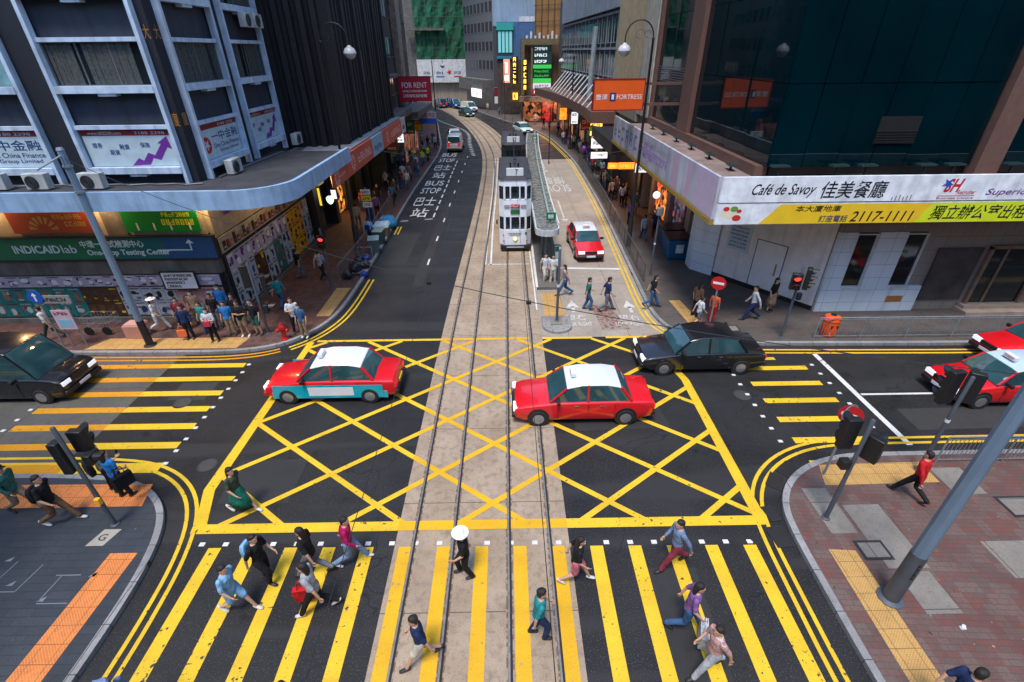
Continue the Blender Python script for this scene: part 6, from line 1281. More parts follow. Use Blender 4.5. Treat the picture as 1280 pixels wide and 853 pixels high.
# ------------------------------------------------------------------ vehicles
TYRE = plain('tyre rubber', (.015, .015, .016), .8); RIM = mat('wheel rim', (.4, .41, .43), .3, metal=.7); CARG = mat('car glass', (.022, .065, .075), .03, var=.3, s=1.2, spec=1.0)  # teal sky reflection put into the car glass colour
HL = flat('headlight', (.75, .8, .85), .25, .15); TL = flat('tail light', (.5, .01, .01), .3, .3); CHR = mat('chrome trim', (.5, .5, .52), .2, metal=.9)
def paint(name, c, r=.25): return mat('car paint '+name, c, r, var=.02, coat=.6)
def make_car(label, name='taxi', cat='taxi', body=None, roof=None, lower=None, L=4.7, W=1.7, H=1.5, kind='sedan', sign_=None, lights=False, front_txt=None):
    'front looks towards -Y; built at the origin'
    t = thing(name, label, cat); w_ = W/2; y0, y1 = -L/2, L/2
    if kind == 'sedan':
        st = [(y0, .42, .60, .86), (y0+.06, .30, .70, .95), (y0+.35, .2, .78, .99), (y0+1.25, .2, .90, 1.0), (y0+1.4, .2, .92, 1.0), (0, .2, .94, 1.0), (y1-1.3, .2, .95, 1.0), (y1-.5, .2, .93, .99), (y1-.07, .3, .90, .95), (y1, .42, .78, .88)]
        gh = [(y0+1.18, 0, .86), (y0+1.75, .46, .76), (y0+2.25, .57, .74), (y1-1.6, .57, .74), (y1-1.15, .48, .75), (y1-.72, 0, .85)]; zb = .93
    else:
        hd = H-.62
        st = [(y0, .42, .80, .86), (y0+.06, .28, .88, .95), (y0+.3, .2, .96, .99), (y0+.8, .2, 1.02, 1.0), (0, .2, 1.04, 1.0), (y1-.3, .2, 1.04, 1.0), (y1-.04, .28, 1.02, .97), (y1, .42, .98, .93)]
        gh = [(y0+.7, 0, .9), (y0+1.45, (H-1.03)*.9, .80), (y0+2.0, H-1.03, .78), (y1-.6, H-1.03, .79), (y1-.22, (H-1.03)*.9, .82), (y1-.06, 0, .92)]; zb = 1.02
    rings = []
    for (y, zl, zt, wf) in st:
        ww = w_*wf; mid = .56
        rings.append([(-ww*.93, y, zl), (-ww, y, zl+.12), (-ww*1.005, y, mid), (-ww*.97, y, zt-.05), (-ww*.86, y, zt), (0, y, zt+.035), (ww*.86, y, zt), (ww*.97, y, zt-.05), (ww*1.005, y, mid), (ww, y, zl+.12), (ww*.93, y, zl)])
    MB().loft(rings).build('body', body, t, bev=.045)
    if lower:
        q = MB(); 
        for s_ in (-1, 1): q.box(*sorted((s_*w_*.99, s_*w_*1.012)), y0+.3, y1-.3, .24, .52)
        q.each('side_stripe', lower, t)
    g = []
    for (y, h, wf) in gh: ww = w_*wf; g.append([(-w_*.9*1.0, y, zb-.03), (-ww, y, zb+h), (-ww*.6, y, zb+h+.015), (ww*.6, y, zb+h+.015), (ww, y, zb+h), (w_*.9, y, zb-.03)])
    MB().loft(g).build('glazing', CARG, t, bev=.03)
    # roof skin and pillars over the glass
    q = MB(); rr = []
    ks = [1, 2, 3, 4]
    for i in ks: (y, h, wf) = gh[i]; ww = w_*wf; rr.append([(-ww*1.02, y, zb+h-.05), (-ww*1.0, y, zb+h+.012), (-ww*.6, y, zb+h+.035), (ww*.6, y, zb+h+.035), (ww*1.0, y, zb+h+.012), (ww*1.02, y, zb+h-.05), (0, y, zb+h-.03)])
    q.loft(rr); q.build('roof', roof or body, t, bev=.03)
    for s_ in (-1, 1):
        def pil(ya, ha, wa, yb, hb, wb, d=.035): MB().tube((s_*w_*wa*1.005, ya, zb+ha), (s_*w_*wb*1.01, yb, zb+hb), d, n=6).build('window_pillar', body, t)
        pil(gh[0][0]+.05, 0, .88, gh[1][0], gh[1][1], gh[1][2]); pil(gh[-1][0]-.06, 0, .88, gh[-2][0], gh[-2][1], gh[-2][2], .05); pil(.12, 0, .91, .12, gh[2][1], gh[2][2]*1.01)
        if kind != 'sedan': pil(y1-1.5, 0, .91, y1-1.5, gh[2][1], gh[2][2]*1.01)
    for yy in (y0+.82, y1-.95):
        for s_ in (-1, 1):
            q = MB(); x_ = s_*(w_*.985)
            q.lathe((x_, yy, .335), [(.37, -.02), (.37, .025)], 22, ax='x'); q.build('wheel_arch', BLK, t)
            wh = MB().lathe((s_*(w_-.07), yy, .31), [(.29, -.1), (.31, -.08), (.31, .095), (.29, .11)], 24, ax='x').build('wheel', TYRE, t); MB().lathe((s_*(w_+.035), yy, .31), [(.19, -.01), (.19, .01), (.06, .02)] if s_ > 0 else [(.06, -.02), (.19, -.01), (.19, .01)], 18, ax='x').build('rim', RIM, wh)
    Ff = Fr(0, y0, 1, 0); Fb = Fr(0, y1, -1, 0)
    hz = .62 if kind == 'sedan' else .72
    for s_ in (-1, 1):
        q = MB(); a = s_*w_*.66; q.fbox(Ff, a-.19, a+.19, hz-.07, hz+.09, -.12, .02); q.build('headlight', HL, t, bev=.01)
        q = MB(); a = s_*w_*.70; q.fbox(Fb, a-.16, a+.16, hz-.02, hz+.16 if kind == 'sedan' else hz+.45, -.12, .02); q.build('tail_light', TL, t, bev=.01)
        q = MB(); q.box(*sorted((s_*w_*.92, s_*(w_+.17))), y0+1.42, y0+1.52, .94, 1.08); q.build('wing_mirror', BLK, t, bev=.02)
        for yd in ((-.35, .5)): MB().box(*sorted((s_*w_*1.0, s_*w_*1.022)), yd, yd+.14, .80, .83).build('door_handle', CHR, t)
    MB().fbox(Ff, -.36, .36, hz-.08, hz+.08, -.1, .015).build('grille', BLK, t); MB().fbox(Ff, -w_*.9, w_*.9, .30, .46, -.25, .07).build('front_bumper', BLK if lower is None else body, t, bev=.03); MB().fbox(Fb, -w_*.9, w_*.9, .32, .48, -.25, .07).build('rear_bumper', BLK, t, bev=.03)
    MB().fbox(Ff, -.26, .26, .37, .48, .07, .085).build('number_plate', WH, t); MB().fbox(Fb, -.26, .26, .52, .63, .0, .05).build('number_plate', YELF, t)
    if sign_: 
        s = MB().box(-.22, .22, -.42, -.26, zb+gh[2][1]+.03, zb+gh[2][1]+.19).build('taxi_sign', WH, t, bev=.02); q = MB(); ftext(q, Fr(0, -.425, 1, 0), 'TAXI', -.15, .15, zb+gh[2][1]+.07, zb+gh[2][1]+.15, .003, 0); q.build('taxi_letters', RED, s, fix=False)
    for s_ in (-1, 1):
        for yd in (y0+1.45, .12, y1-1.35): MB().box(*sorted((s_*w_*.998, s_*w_*1.011)), yd, yd+.012, .3, .88).build('door_seam', BLK, t)
    return t
TXR = paint('taxi red', (.62, .008, .015)); SIL = paint('silver white', (.62, .65, .68)); BK = paint('black', (.010, .011, .014), .2); DG = paint('dark green', (.01, .05, .045)); WHC = paint('white', (.66, .68, .70))
tx = make_car('red taxi with silver roof stopped behind the white line beside the tram stop', body=TXR, roof=SIL, sign_=True); place(tx, 4.88, 29.35, 0, R(2))
def copycar(label, x, y, rz, rec=None):
    c = copy_tree(tx); place(c, x, y, 0, R(rz), label)
    for ch in c.children:
        for nm, m_ in (rec or {}).items():
            if ch.name.split('.')[0] == nm: recol(ch, m_)
    return c
copycar('red taxi with a silver white roof crossing the tram tracks in the yellow box', 2.5, 13.35, -90)
tb = make_car('red taxi with turquoise advertising sides and white roof on the left of the yellow box', body=TXR, roof=WHC, lower=flat('turquoise side', (.0, .38, .48), 0, .25), sign_=True); 
for F in (Fr(.862, 0, 0, 1), Fr(-.862, 0, 0, -1)):
    q = MB(); qw = MB(); q.fbox(F, -2.0, 1.9, .26, .80, .0, .01, 0); qw.fbox(F, -.75, .85, .36, .72, .012, .018, 0)
    o = q.build('side_advert', [flat('turquoise side', (.0, .34, .42), 0, .25)], tb); qw.build('advert_print', [WH, NAVY], o)
place(tb, -6.4, 14.75, 0, R(-90))
bc = make_car('black saloon car leaving the yellow box by the far right kerb', 'parked_car' if 0 else 'saloon_car', 'car', body=BK, roof=BK, W=1.8, L=4.75); place(bc, 7.55, 16.25, 0, R(-90))
copycar('red taxi waiting half out of the frame behind the near right signal', 17.9, 13.9, -90, {'roof': paint('silver with sky tint', (.45, .58, .66))})  # blue sky reflection put into the silver of this roof
copycar('red taxi in the farther lane at the right edge of the frame', 21.6, 16.2, -90)
bv = make_car('black people carrier passing the left zebra crossing', 'people_carrier', 'van', body=BK, roof=BK, kind='van', L=4.9, W=1.9, H=2.1); place(bv, -18.5, 15.05, 0, R(90))
wv = make_car('silver white minivan driving away ahead of the BUS STOP lettering', 'minivan', 'van', body=SIL, roof=SIL, kind='van', L=4.8, W=1.85, H=1.9); place(wv, -6.45, 66.5, 0, R(180))
c2 = make_car('dark saloon car in front of the silver minivan', 'saloon_car', 'car', body=paint('dark grey', (.05, .055, .06)), roof=WHC, W=1.75); place(c2, -7.3, 74, 0, R(190))
def cc(src, label, x, y, rz, m_=None):
    c = copy_tree(src); place(c, x, y, 0, R(rz), label)
    if m_:
        for ch in c.children:
            if ch.name.split('.')[0] in ('body', 'roof'): recol(ch, m_)
    return c
cc(c2, 'pale green white car rounding the bend beside the dark tram', 2.6, 80.5, 20, paint('pale green', (.55, .68, .64)))
cc(c2, 'dark green car coming round the far bend', -7.6, 103.5, 25, DG); cc(wv, 'white van following the dark green car at the far bend', -7.6, 112, 30, WHC); cc(wv, 'blue van, last vehicle before the white hoarding', -11.5, 120, 32, paint('blue', (.01, .07, .25))); cc(wv, 'dark blue van on the left of the last blue one at the far bend', -14.6, 121, 205, paint('navy', (.01, .04, .14)))
tag(lump('litter', 'crumpled white paper litter on the red paving near the right edge', 'litter', 9.75, 5.6, ZP, .07, .05, .03, WH, 2, .4), None)
# more hanging signs up the street
for i, (x, y, z0, z1, w_, m_, tm, lb) in enumerate(((-10.9, 47.2, 3.1, 4.3, 1.0, DRED, WH, 'dark red hanging sign under the first canopy past the ribbed tower'), (-10.8, 50.6, 3.3, 4.2, .9, E_WH, NAVY, 'small lit white hanging sign on the left beyond the dark red one'), (-10.8, 57.5, 3.2, 4.4, .8, GRN, WH, 'green hanging sign on the left under the stained canopy'), (-10.9, 61.5, 3.0, 4.0, 1.1, YELF, RED, 'yellow hanging sign on the left under the stained canopy'),
    (8.6, 53, 3.4, 4.6, 1.2, E_GOLD, DRED, 'lit gold hanging sign under the brown canopy'), (8.4, 58, 3.3, 4.4, 1.2, RED, WH, 'red hanging sign under the brown canopy'), (8.0, 64, 3.2, 4.5, .8, E_WH, RED, 'lit white hanging sign under the far part of the brown canopy'), (7.2, 70, 3.0, 4.4, .9, E_ORG, YELF, 'lit orange hanging sign at the far end of the brown canopy'), (8.9, 34.6, 3.6, 4.3, .9, E_WH, INK, 'lit white box sign under the lilac cafe sign'))):
    sign('hanging_sign', lb, Fr(x, y, 1, 0), 0, w_, z0, z1, 0, m_, lambda q, F, a0, a1, z0, z1, d: [scribble(q, F, a0+.12, a1-.12, z1-.45, z1-.12, d, 0, n=2, seed=int(y)), scribble(q, F, a0+.12, a1-.12, z0+.12, z0+.3, d, 0, n=4, seed=int(y)+1)], BLK, .12, [tm])
# ------------------------------------------------------------------ people: one remeshed continuous body per pose, clothes and hair over it
SKINC = [mat('skin light', (.52, .31, .21), .55, var=.06), mat('skin tan', (.40, .22, .14), .55, var=.06)]
def cloth(name, c, plaid=False):
    m, n, l, b = nodes('cloth '+name); co = coord(n, False)
    out = mixc(n, l, ramp(n, l, noise(n, l, co, 5, 4), .3, .7), tuple(x*.72 for x in c), tuple(min(1, x*1.2) for x in c))
    if plaid:
        wv = n.new('ShaderNodeTexWave'); wv.bands_direction = 'Z'; wv.inputs['Scale'].default_value = 7; l.new(co, wv.inputs['Vector']); out = mixc(n, l, ramp(n, l, wv.outputs['Fac'], .55, .65), out, (.45, .42, .42))
    l.new(out, b.inputs['Base Color']); b.inputs['Roughness'].default_value = .85; b.inputs['Specular IOR Level'].default_value = .2
    mp = noise(n, l, co, 1, 3, (9, 9, 5)); bump(n, l, b, mp, 1.0, .05); return m
HAIR = mat('black hair', (.012, .009, .008), .7, var=.5, s=30, bs=.9, bsc=45); SHOEW = plain('white shoe', (.55, .55, .54), .6); SHOEB = plain('black shoe', (.02, .02, .022), .6)
MASK = plain('face mask', (.45, .58, .66), .8)
def chain(q, pts, n=10):
    for (a, ra), (b, rb) in zip(pts, pts[1:]): q.tube(a, b, ra, rb, n=n)
    for a, r in pts: q.lathe(Vector(a)-Vector((0, 0, 0)), [(r*math.cos(t), r*math.sin(t)) for t in [-1.35, -.9, -.45, 0, .45, .9, 1.35]], 10)
def stack(q, rows, n=16):   # rows: (x, y, z, rx, ry)
    q.loft([[(x+rx*math.cos(2*math.pi*i/n), y+ry*math.sin(2*math.pi*i/n), z) for i in range(n)] for x, y, z, rx, ry in rows])
def remesh(q, vox, extra=None, mats=None, sm=4):
    me = bpy.data.meshes.new('tmp'); me.from_pydata(q.v, [], q.f); bm = bmesh.new(); bm.from_mesh(me); bmesh.ops.recalc_face_normals(bm, faces=bm.faces); bm.to_mesh(me); bm.free()
    o = bpy.data.objects.new('tmp', me); COL.objects.link(o); m = o.modifiers.new('r', 'REMESH'); m.mode = 'VOXEL'; m.voxel_size = vox
    s = o.modifiers.new('s', 'SMOOTH'); s.factor = .5; s.iterations = sm
    out = bpy.data.meshes.new_from_object(o.evaluated_get(bpy.context.evaluated_depsgraph_get())); bpy.data.objects.remove(o); bpy.data.meshes.remove(me)
    if extra and extra.v:
        bm = bmesh.new(); bm.from_mesh(out); n0 = len(bm.verts); vs = [bm.verts.new(v) for v in extra.v]
        for f, mi in zip(extra.f, extra.m):
            try: fc = bm.faces.new([vs[i] for i in f]); fc.material_index = mi
            except ValueError: pass
        bmesh.ops.recalc_face_normals(bm, faces=bm.faces[-len(extra.f):]); bm.to_mesh(out); bm.free()
    out.materials.clear()
    for m_ in mats or []: out.materials.append(m_)
    out.shade_smooth(); return out
V = Vector
POSES = {  # hips, knees, ankles (left x > 0), elbows, wrists, fingertips; forward is -Y
 'stand': dict(dz=0, lean=0, k=((.10, -.01, .50), (-.10, -.01, .50)), a=((.12, .03, .09), (-.12, .02, .09)), e=((.25, .03, 1.13), (-.25, .03, 1.13)), w=((.26, -.05, .88), (-.26, -.05, .88)), h=((.25, -.09, .72), (-.25, -.09, .72))),
 'walk': dict(dz=-.03, lean=-.04, k=((.09, -.20, .52), (-.09, .02, .47)), a=((.10, -.36, .11), (-.10, .38, .20)), e=((.25, .14, 1.13), (-.25, -.04, 1.12)), w=((.25, .20, .88), (-.23, -.22, .94)), h=((.24, .22, .72), (-.21, -.34, .84))),
 'stride': dict(dz=-.02, lean=-.03, k=((.09, -.02, .49), (-.09, -.20, .54)), a=((.10, .14, .09), (-.10, -.14, .14)), e=((.24, -.05, 1.12), (-.25, .10, 1.13)), w=((.22, -.24, .98), (-.25, .12, .88)), h=((.19, -.36, .94), (-.24, .12, .72))),
 'phone': dict(dz=0, lean=0, k=((.10, -.01, .50), (-.10, -.01, .50)), a=((.12, .03, .09), (-.13, -.05, .09)), e=((.24, -.03, 1.12), (-.24, .02, 1.12)), w=((.10, -.28, 1.20), (-.22, -.18, 1.0)), h=((.04, -.37, 1.28), (-.14, -.30, .98))),
 'fold': dict(dz=0, lean=0, k=((.11, -.01, .50), (-.11, -.01, .50)), a=((.14, .03, .09), (-.14, .02, .09)), e=((.26, -.06, 1.13), (-.26, -.06, 1.13)), w=((.03, -.20, 1.14), (-.03, -.21, 1.17)), h=((-.12, -.17, 1.17), (.12, -.19, 1.13))),
}
PC = {}
def tor(z, P): return P['lean']*(z-.9)/.5
def person_mesh(kind, pose):
    k_ = (kind, pose)
    if k_ in PC: return PC[k_]
    P = POSES[pose]; dz = P['dz']; S = lambda p: V((p[0], p[1]+(tor(p[2], P) if p[2] > .9 else 0), p[2]+(dz if p[2] > .3 else 0)))
    hips = (V((.09, 0, .90+dz)), V((-.09, 0, .90+dz))); sh = [V((s*.175, tor(1.4, P), 1.40+dz)) for s in (1, -1)]
    if kind == 'body':
        q = MB(); stack(q, [(0, tor(z, P)*1.0, z+dz, rx, ry) for z, rx, ry in ((.84, .13, .10), (.92, .15, .11), (1.05, .125, .095), (1.2, .145, .105), (1.33, .165, .105), (1.42, .12, .08), (1.47, .06, .06), (1.56, .05, .055))])
        y_ = tor(1.6, P)-.01
        stack(q, [(0, y_+dy, z+dz, rx, ry) for z, rx, ry, dy in ((1.485, .03, .035, -.05), (1.505, .05, .06, -.03), (1.54, .062, .08, -.012), (1.60, .074, .093, 0), (1.65, .076, .097, 0), (1.69, .066, .085, 0), (1.715, .035, .05, .0))])
        q.loft([[(x_, y_-yy, z+dz) for x_, yy in ((-.014, .08), (.014, .08), (.010, w_), (-.010, w_))] for z, w_ in ((1.575, .118), (1.59, .116), (1.63, .092))])   # nose
        for s in (-1, 1): q.box(s*.072-.012, s*.072+.012, y_-.005, y_+.03, 1.57+dz, 1.63+dz)
        for i in (0, 1):
            chain(q, [(hips[i], .085), (S(P['k'][i]), .054), (V(P['a'][i]), .034)]); chain(q, [(sh[i], .052), (S(P['e'][i]), .038), (S(P['w'][i]), .026)])
        ex = MB()
        for i in (0, 1):   # hands: palm, four fingers, thumb
            w_, h_ = S(P['w'][i]), S(P['h'][i]); d = (h_-w_).normalized(); s = (V((0, 1, 0)).cross(d)).normalized() if abs(d.y) < .9 else V((1, 0, 0)); u = d.cross(s).normalized(); p0 = w_+d*.01; p1 = w_+d*.085
            s = u if pose in ('stand', 'walk', 'stride') else s; nrm = d.cross(s)
            ex.hexa([p0-s*.022-nrm*.012, p0+s*.022-nrm*.012, p0+s*.022+nrm*.012, p0-s*.022+nrm*.012, p1-s*.038-nrm*.011, p1+s*.038-nrm*.011, p1+s*.038+nrm*.011, p1-s*.038+nrm*.011])
            for f, ln in zip((-.03, -.01, .01, .03), (.06, .075, .07, .055)):
                a = p1+s*f-d*.004; b = a+d*ln*.5+nrm*.004; c = b+d*ln*.45+nrm*.018; ex.tube(a, b, .0095, .0085, n=6); ex.tube(b, c, .0085, .0065, n=6)
            a = p0+s*.03+d*.02; b = a+(s*.6+d*.8)*.035; c = b+d*.03+nrm*.01; ex.tube(a, b, .012, .010, n=6); ex.tube(b, c, .010, .007, n=6)
        for s in (-1, 1):
            ex.lathe((s*.03, y_-.088, 1.625+dz), [(.012, -.006), (.014, 0), (.006, .006)], 8, 1, ax='y'); ex.box(s*.03-.018, s*.03+.018, y_-.094, y_-.085, 1.647+dz, 1.653+dz, 2)
        ex.box(-.022, .022, y_-.092, y_-.08, 1.535+dz, 1.545+dz, 3)
        m = remesh(q, .013, ex, [SKINC[0], plain('eye dark', (.02, .015, .01), .3), HAIR, plain('lips', (.35, .10, .09), .5)], 3)
    elif kind in ('shirt', 'longshirt'):
        q = MB(); stack(q, [(0, tor(z, P), z+dz, rx, ry) for z, rx, ry in ((.83, .165, .125), (.92, .168, .13), (1.05, .15, .118), (1.2, .168, .128), (1.33, .185, .125), (1.41, .15, .10), (1.455, .078, .075))])
        for i in (0, 1):
            e, w_ = S(P['e'][i]), S(P['w'][i]); c = [(sh[i], .068), (sh[i].lerp(e, .8), .058)] if kind == 'shirt' else [(sh[i], .066), (e, .052), (e.lerp(w_, .95), .040)]; chain(q, c)
        m = remesh(q, .018, sm=3)
    elif kind in ('trousers', 'shorts'):
        q = MB(); stack(q, [(0, tor(z, P), z+dz, rx, ry) for z, rx, ry in ((.80, .11, .10), (.86, .168, .125), (.94, .16, .12), (1.0, .148, .112))])
        for i in (0, 1):
            k, a = S(P['k'][i]), V(P['a'][i]); c = [(hips[i], .105), (k, .075), (a+V((0, 0, .02)), .062)] if kind == 'trousers' else [(hips[i], .108), (hips[i].lerp(k, .85), .092)]; chain(q, c)
        m = remesh(q, .018, sm=3)
    elif kind == 'skirt':
        q = MB(); kf = min(P['a'][0][1], P['a'][1][1])*.45; kb = max(P['a'][0][1], P['a'][1][1])*.45; n = 28; rows = []
        for z, r_ in ((1.02, .14), (.93, .162), (.75, .185), (.55, .205), (.38, .225)):
            f = (1.0-z)/.6; rows.append([((r_+.018*math.sin(9*t)*f)*math.cos(t), ((r_*.85+.018*math.sin(9*t)*f)+max(0, abs(kf if math.sin(t) < 0 else kb))*f*.8)*math.sin(t), z+dz) for t in [2*math.pi*i/n for i in range(n)]])
        q.loft(rows); me = bpy.data.meshes.new('skirt'); me.from_pydata(q.v, [], q.f); me.materials.append(HAIR); me.shade_smooth(); m = me
    elif kind == 'shoes':
        q = MB()
        for i in (0, 1):
            a = V(P['a'][i]); pitch = .5 if a.z > .15 else 0; rows = []
            for y, rx, rz, zz in ((.07, .028, .035, -.02), (.03, .038, .048, -.03), (-.04, .042, .04, -.045), (-.11, .045, .028, -.058), (-.165, .028, .018, -.065)): rows.append([(a.x+rx*math.cos(t), a.y+y, a.z+zz+pitch*y*1.1+max(rz*math.sin(t), -.028)) for t in [2*math.pi*j/12 for j in range(12)]])
            q.loft(rows)
        me = bpy.data.meshes.new('shoes'); me.from_pydata(q.v, [], q.f); bm = bmesh.new(); bm.from_mesh(me); bmesh.ops.recalc_face_normals(bm, faces=bm.faces); bm.to_mesh(me); bm.free(); me.materials.append(SHOEB); me.shade_smooth(); m = me
    else:   # hair: short or long, cap, straw hat, mask
        y_ = tor(1.6, P)-.01; q = MB()
        if kind in ('short', 'long'):
            stack(q, [(0, y_+dy, z+dz, rx, ry) for z, rx, ry, dy in ((1.53, .055, .045, .052), (1.57, .074, .06, .045), (1.61, .082, .078, .032), (1.65, .085, .100, .012), (1.69, .080, .098, .006), (1.72, .060, .076, .004), (1.738, .028, .035, .004))])
            if kind == 'long': stack(q, [(0, y_+dy, z+dz, rx, ry) for z, rx, ry, dy in ((1.36, .06, .03, .085), (1.42, .088, .045, .08), (1.52, .09, .055, .065), (1.62, .09, .085, .035), (1.66, .085, .08, .02))])
            m = remesh(q, .015, sm=2)
        elif kind in ('cap', 'hat'):
            n = 24; brim = .20 if kind == 'hat' else .09
            q.loft([[(rx*math.cos(2*math.pi*i/n), y_+rx*1.15*math.sin(2*math.pi*i/n), z+dz) for i in range(n)] for z, rx in ((1.665, .092), (1.70, .09), (1.735, .07), (1.752, .03))])
            if kind == 'hat': q.loft([[(rx*math.cos(2*math.pi*i/n), y_+rx*math.sin(2*math.pi*i/n), z+dz) for i in range(n)] for z, rx in ((1.655, brim), (1.668, brim), (1.68, .09))])
            else: q.hexa([V((x_, y_+yy, z+dz)) for z in (1.668, 1.678) for x_, yy in ((-.07, -.07), (.07, -.07), (.05, -.19), (-.05, -.19))])
            me = bpy.data.meshes.new(kind); me.from_pydata(q.v, [], q.f); me.materials.append(WH); m = me
        else:
            stack(q, [(0, y_-.028+dy, z+dz, rx, ry) for z, rx, ry, dy in ((1.49, .045, .045, -.008), (1.52, .062, .068, -.004), (1.56, .070, .078, 0), (1.60, .074, .080, 0))]); m = remesh(q, .014, sm=1)
    if not m.materials: m.materials.append(HAIR)
    PC[k_] = m; m.name = kind; return m
def person(x, y, rz, pose, top, bot, label, z=0, low='trousers', hair='short', sleeve='shirt', shoes=SHOEB, h=1.0, group=None, skin=0, hat=None, mask=False, hatm=WH):
    'rz in degrees: 0 faces the camera, 90 faces right (+X)'
    t = thing('person', label, 'person', (x, y, z), group, R(rz)); t.scale = (h, h, h)
    b = bpy.data.objects.new('body', person_mesh('body', pose)); COL.objects.link(b); b.parent = t
    if skin: recol(b, SKINC[1])
    for nm, kd, m_ in (('shirt', sleeve, top), ('trousers' if low != 'skirt' else 'skirt', low, bot), ('shoes', 'shoes', shoes), ('hair', hair, HAIR), ('hat', hat, hatm), ('face_mask', 'mask' if mask else None, MASK)):
        if not kd: continue
        nm = kd if kd in ('shorts', 'skirt') else nm
        o = bpy.data.objects.new(nm, person_mesh(kd, pose)); COL.objects.link(o); o.parent = t; recol(o, m_)
    return t
def bag(kind, x, y, z, rz, m_, label, s=1):
    q = MB()
    if kind == 'backpack':
        q.loft([[(a*.15*s*f, b*.08*s*g, h_*s) for a, b in ((-1, -.8), (1, -.8), (1, .6), (.7, 1), (-.7, 1), (-1, .6))] for h_, f, g in ((0, .9, .9), (.1, 1, 1.1), (.3, 1, 1), (.40, .8, .7), (.43, .5, .4))])
    else:
        q.loft([[(a*.17*s*f, b*.055*s, h_*s) for a, b in ((-1, -1), (1, -1), (1, 1), (-1, 1))] for h_, f in ((0, .9), (.15, 1), (.3, 1))])
        for s_ in (-1, 1): q.path([(-.09*s, .03*s_*s, .3*s), (-.06*s, .015*s_*s, .48*s), (.06*s, .015*s_*s, .48*s), (.09*s, .03*s_*s, .3*s)], .008*s, 5)
    o = q.build('backpack' if kind == 'backpack' else 'handbag', m_, bev=.015*s); o.location = (x, y, z); o.rotation_euler.z = R(rz); return tag(o, label, 'bag')
c_ = {n: cloth(n, v) for n, v in dict(navy=(.015, .03, .09), white=(.52, .54, .57), teal=(.02, .22, .24), black=(.014, .014, .017), blue=(.02, .17, .48), khaki=(.26, .20, .13), olive=(.05, .07, .045), red=(.50, .015, .02), green=(.01, .14, .10), lblue=(.20, .42, .66),
   grey=(.14, .15, .17), mag=(.36, .01, .10), denim=(.04, .10, .22), brown=(.16, .09, .05), cream=(.50, .46, .38), purple=(.20, .10, .28), maroon=(.20, .03, .05), orange=(.65, .10, .03), dgreen=(.03, .12, .10), slate=(.16, .23, .38), lgrey=(.34, .36, .39), hivis=(.45, .65, .03), pink=(.50, .14, .20), tan=(.34, .22, .14)).items()}
c_['plaid'] = cloth('plaid maroon', (.20, .03, .05), True); c_['stripe'] = cloth('striped white', (.5, .2, .18), True)
W = c_; ZG = ZP
CR_ = 'people waiting at the left kerb'
for a in [
 (-13.95, 18.45, 8, 'stand', W['navy'], W['black'], 'woman in navy cardigan with an orange bag, leftmost in the front of the crowd', dict(hair='long', sleeve='longshirt', h=.97)),
 (-13.4, 18.85, -6, 'stand', W['teal'], W['denim'], 'person in teal blouse and jeans right of the woman in the navy cardigan', dict(hair='long', h=.93)),
 (-12.75, 18.2, 4, 'fold', W['white'], W['black'], 'masked woman in a white and red top standing closest to the kerb in the crowd', dict(hair='long', mask=True, h=.94)),
 (-13.2, 19.45, 0, 'stand', W['black'], W['grey'], 'man in a plain black shirt behind the masked woman in white', dict(skin=1, h=1.0)),
 (-13.1, 20.0, -5, 'stand', W['blue'], W['grey'], 'tallest waiting person in a bright blue jacket at the back by the wall', dict(sleeve='longshirt', mask=True, h=1.1)),
 (-14.3, 19.85, 10, 'stand', W['tan'], W['brown'], 'masked woman in brown at the back left of the bright blue jacket', dict(hair='long', mask=True, h=.98)),
 (-12.3, 19.5, 12, 'stand', W['black'], W['black'], 'long haired woman all in black behind the man in the blue tee', dict(hair='long', sleeve='longshirt', h=.97)),
 (-12.25, 18.72, 5, 'stand', W['blue'], W['khaki'], 'man in a blue tee and khaki trousers looking down in the crowd', dict(h=.98)),
 (-11.62, 18.62, 0, 'fold', W['black'], W['khaki'], 'man in black tee and khaki shorts with arms folded', dict(low='shorts', h=1.02, shoes=SHOEW, skin=1)),
 (-11.08, 18.72, -12, 'stand', W['black'], W['dgreen'], 'man in black tee and green shorts at the right end of the crowd', dict(low='shorts', h=1.02)),
 (-14.6, 19.2, 20, 'stand', W['maroon'], W['black'], 'person in dark maroon at the far left back of the waiting crowd', dict(hair='long', h=.96))]:
    person(*a[:2], a[2], *a[3:7], z=ZG, group=CR_, **a[7])
bag('hand', -14.18, 18.33, .33, 15, plain('bag orange', (.7, .14, .04), .7), 'orange and white shopping bag carried by the woman in the navy cardigan', 1.05)
bag('hand', -12.72, 17.98, 1.0, 0, plain('bag red', (.5, .02, .05), .6), 'small red shoulder bag in front of the masked woman in white', .8)
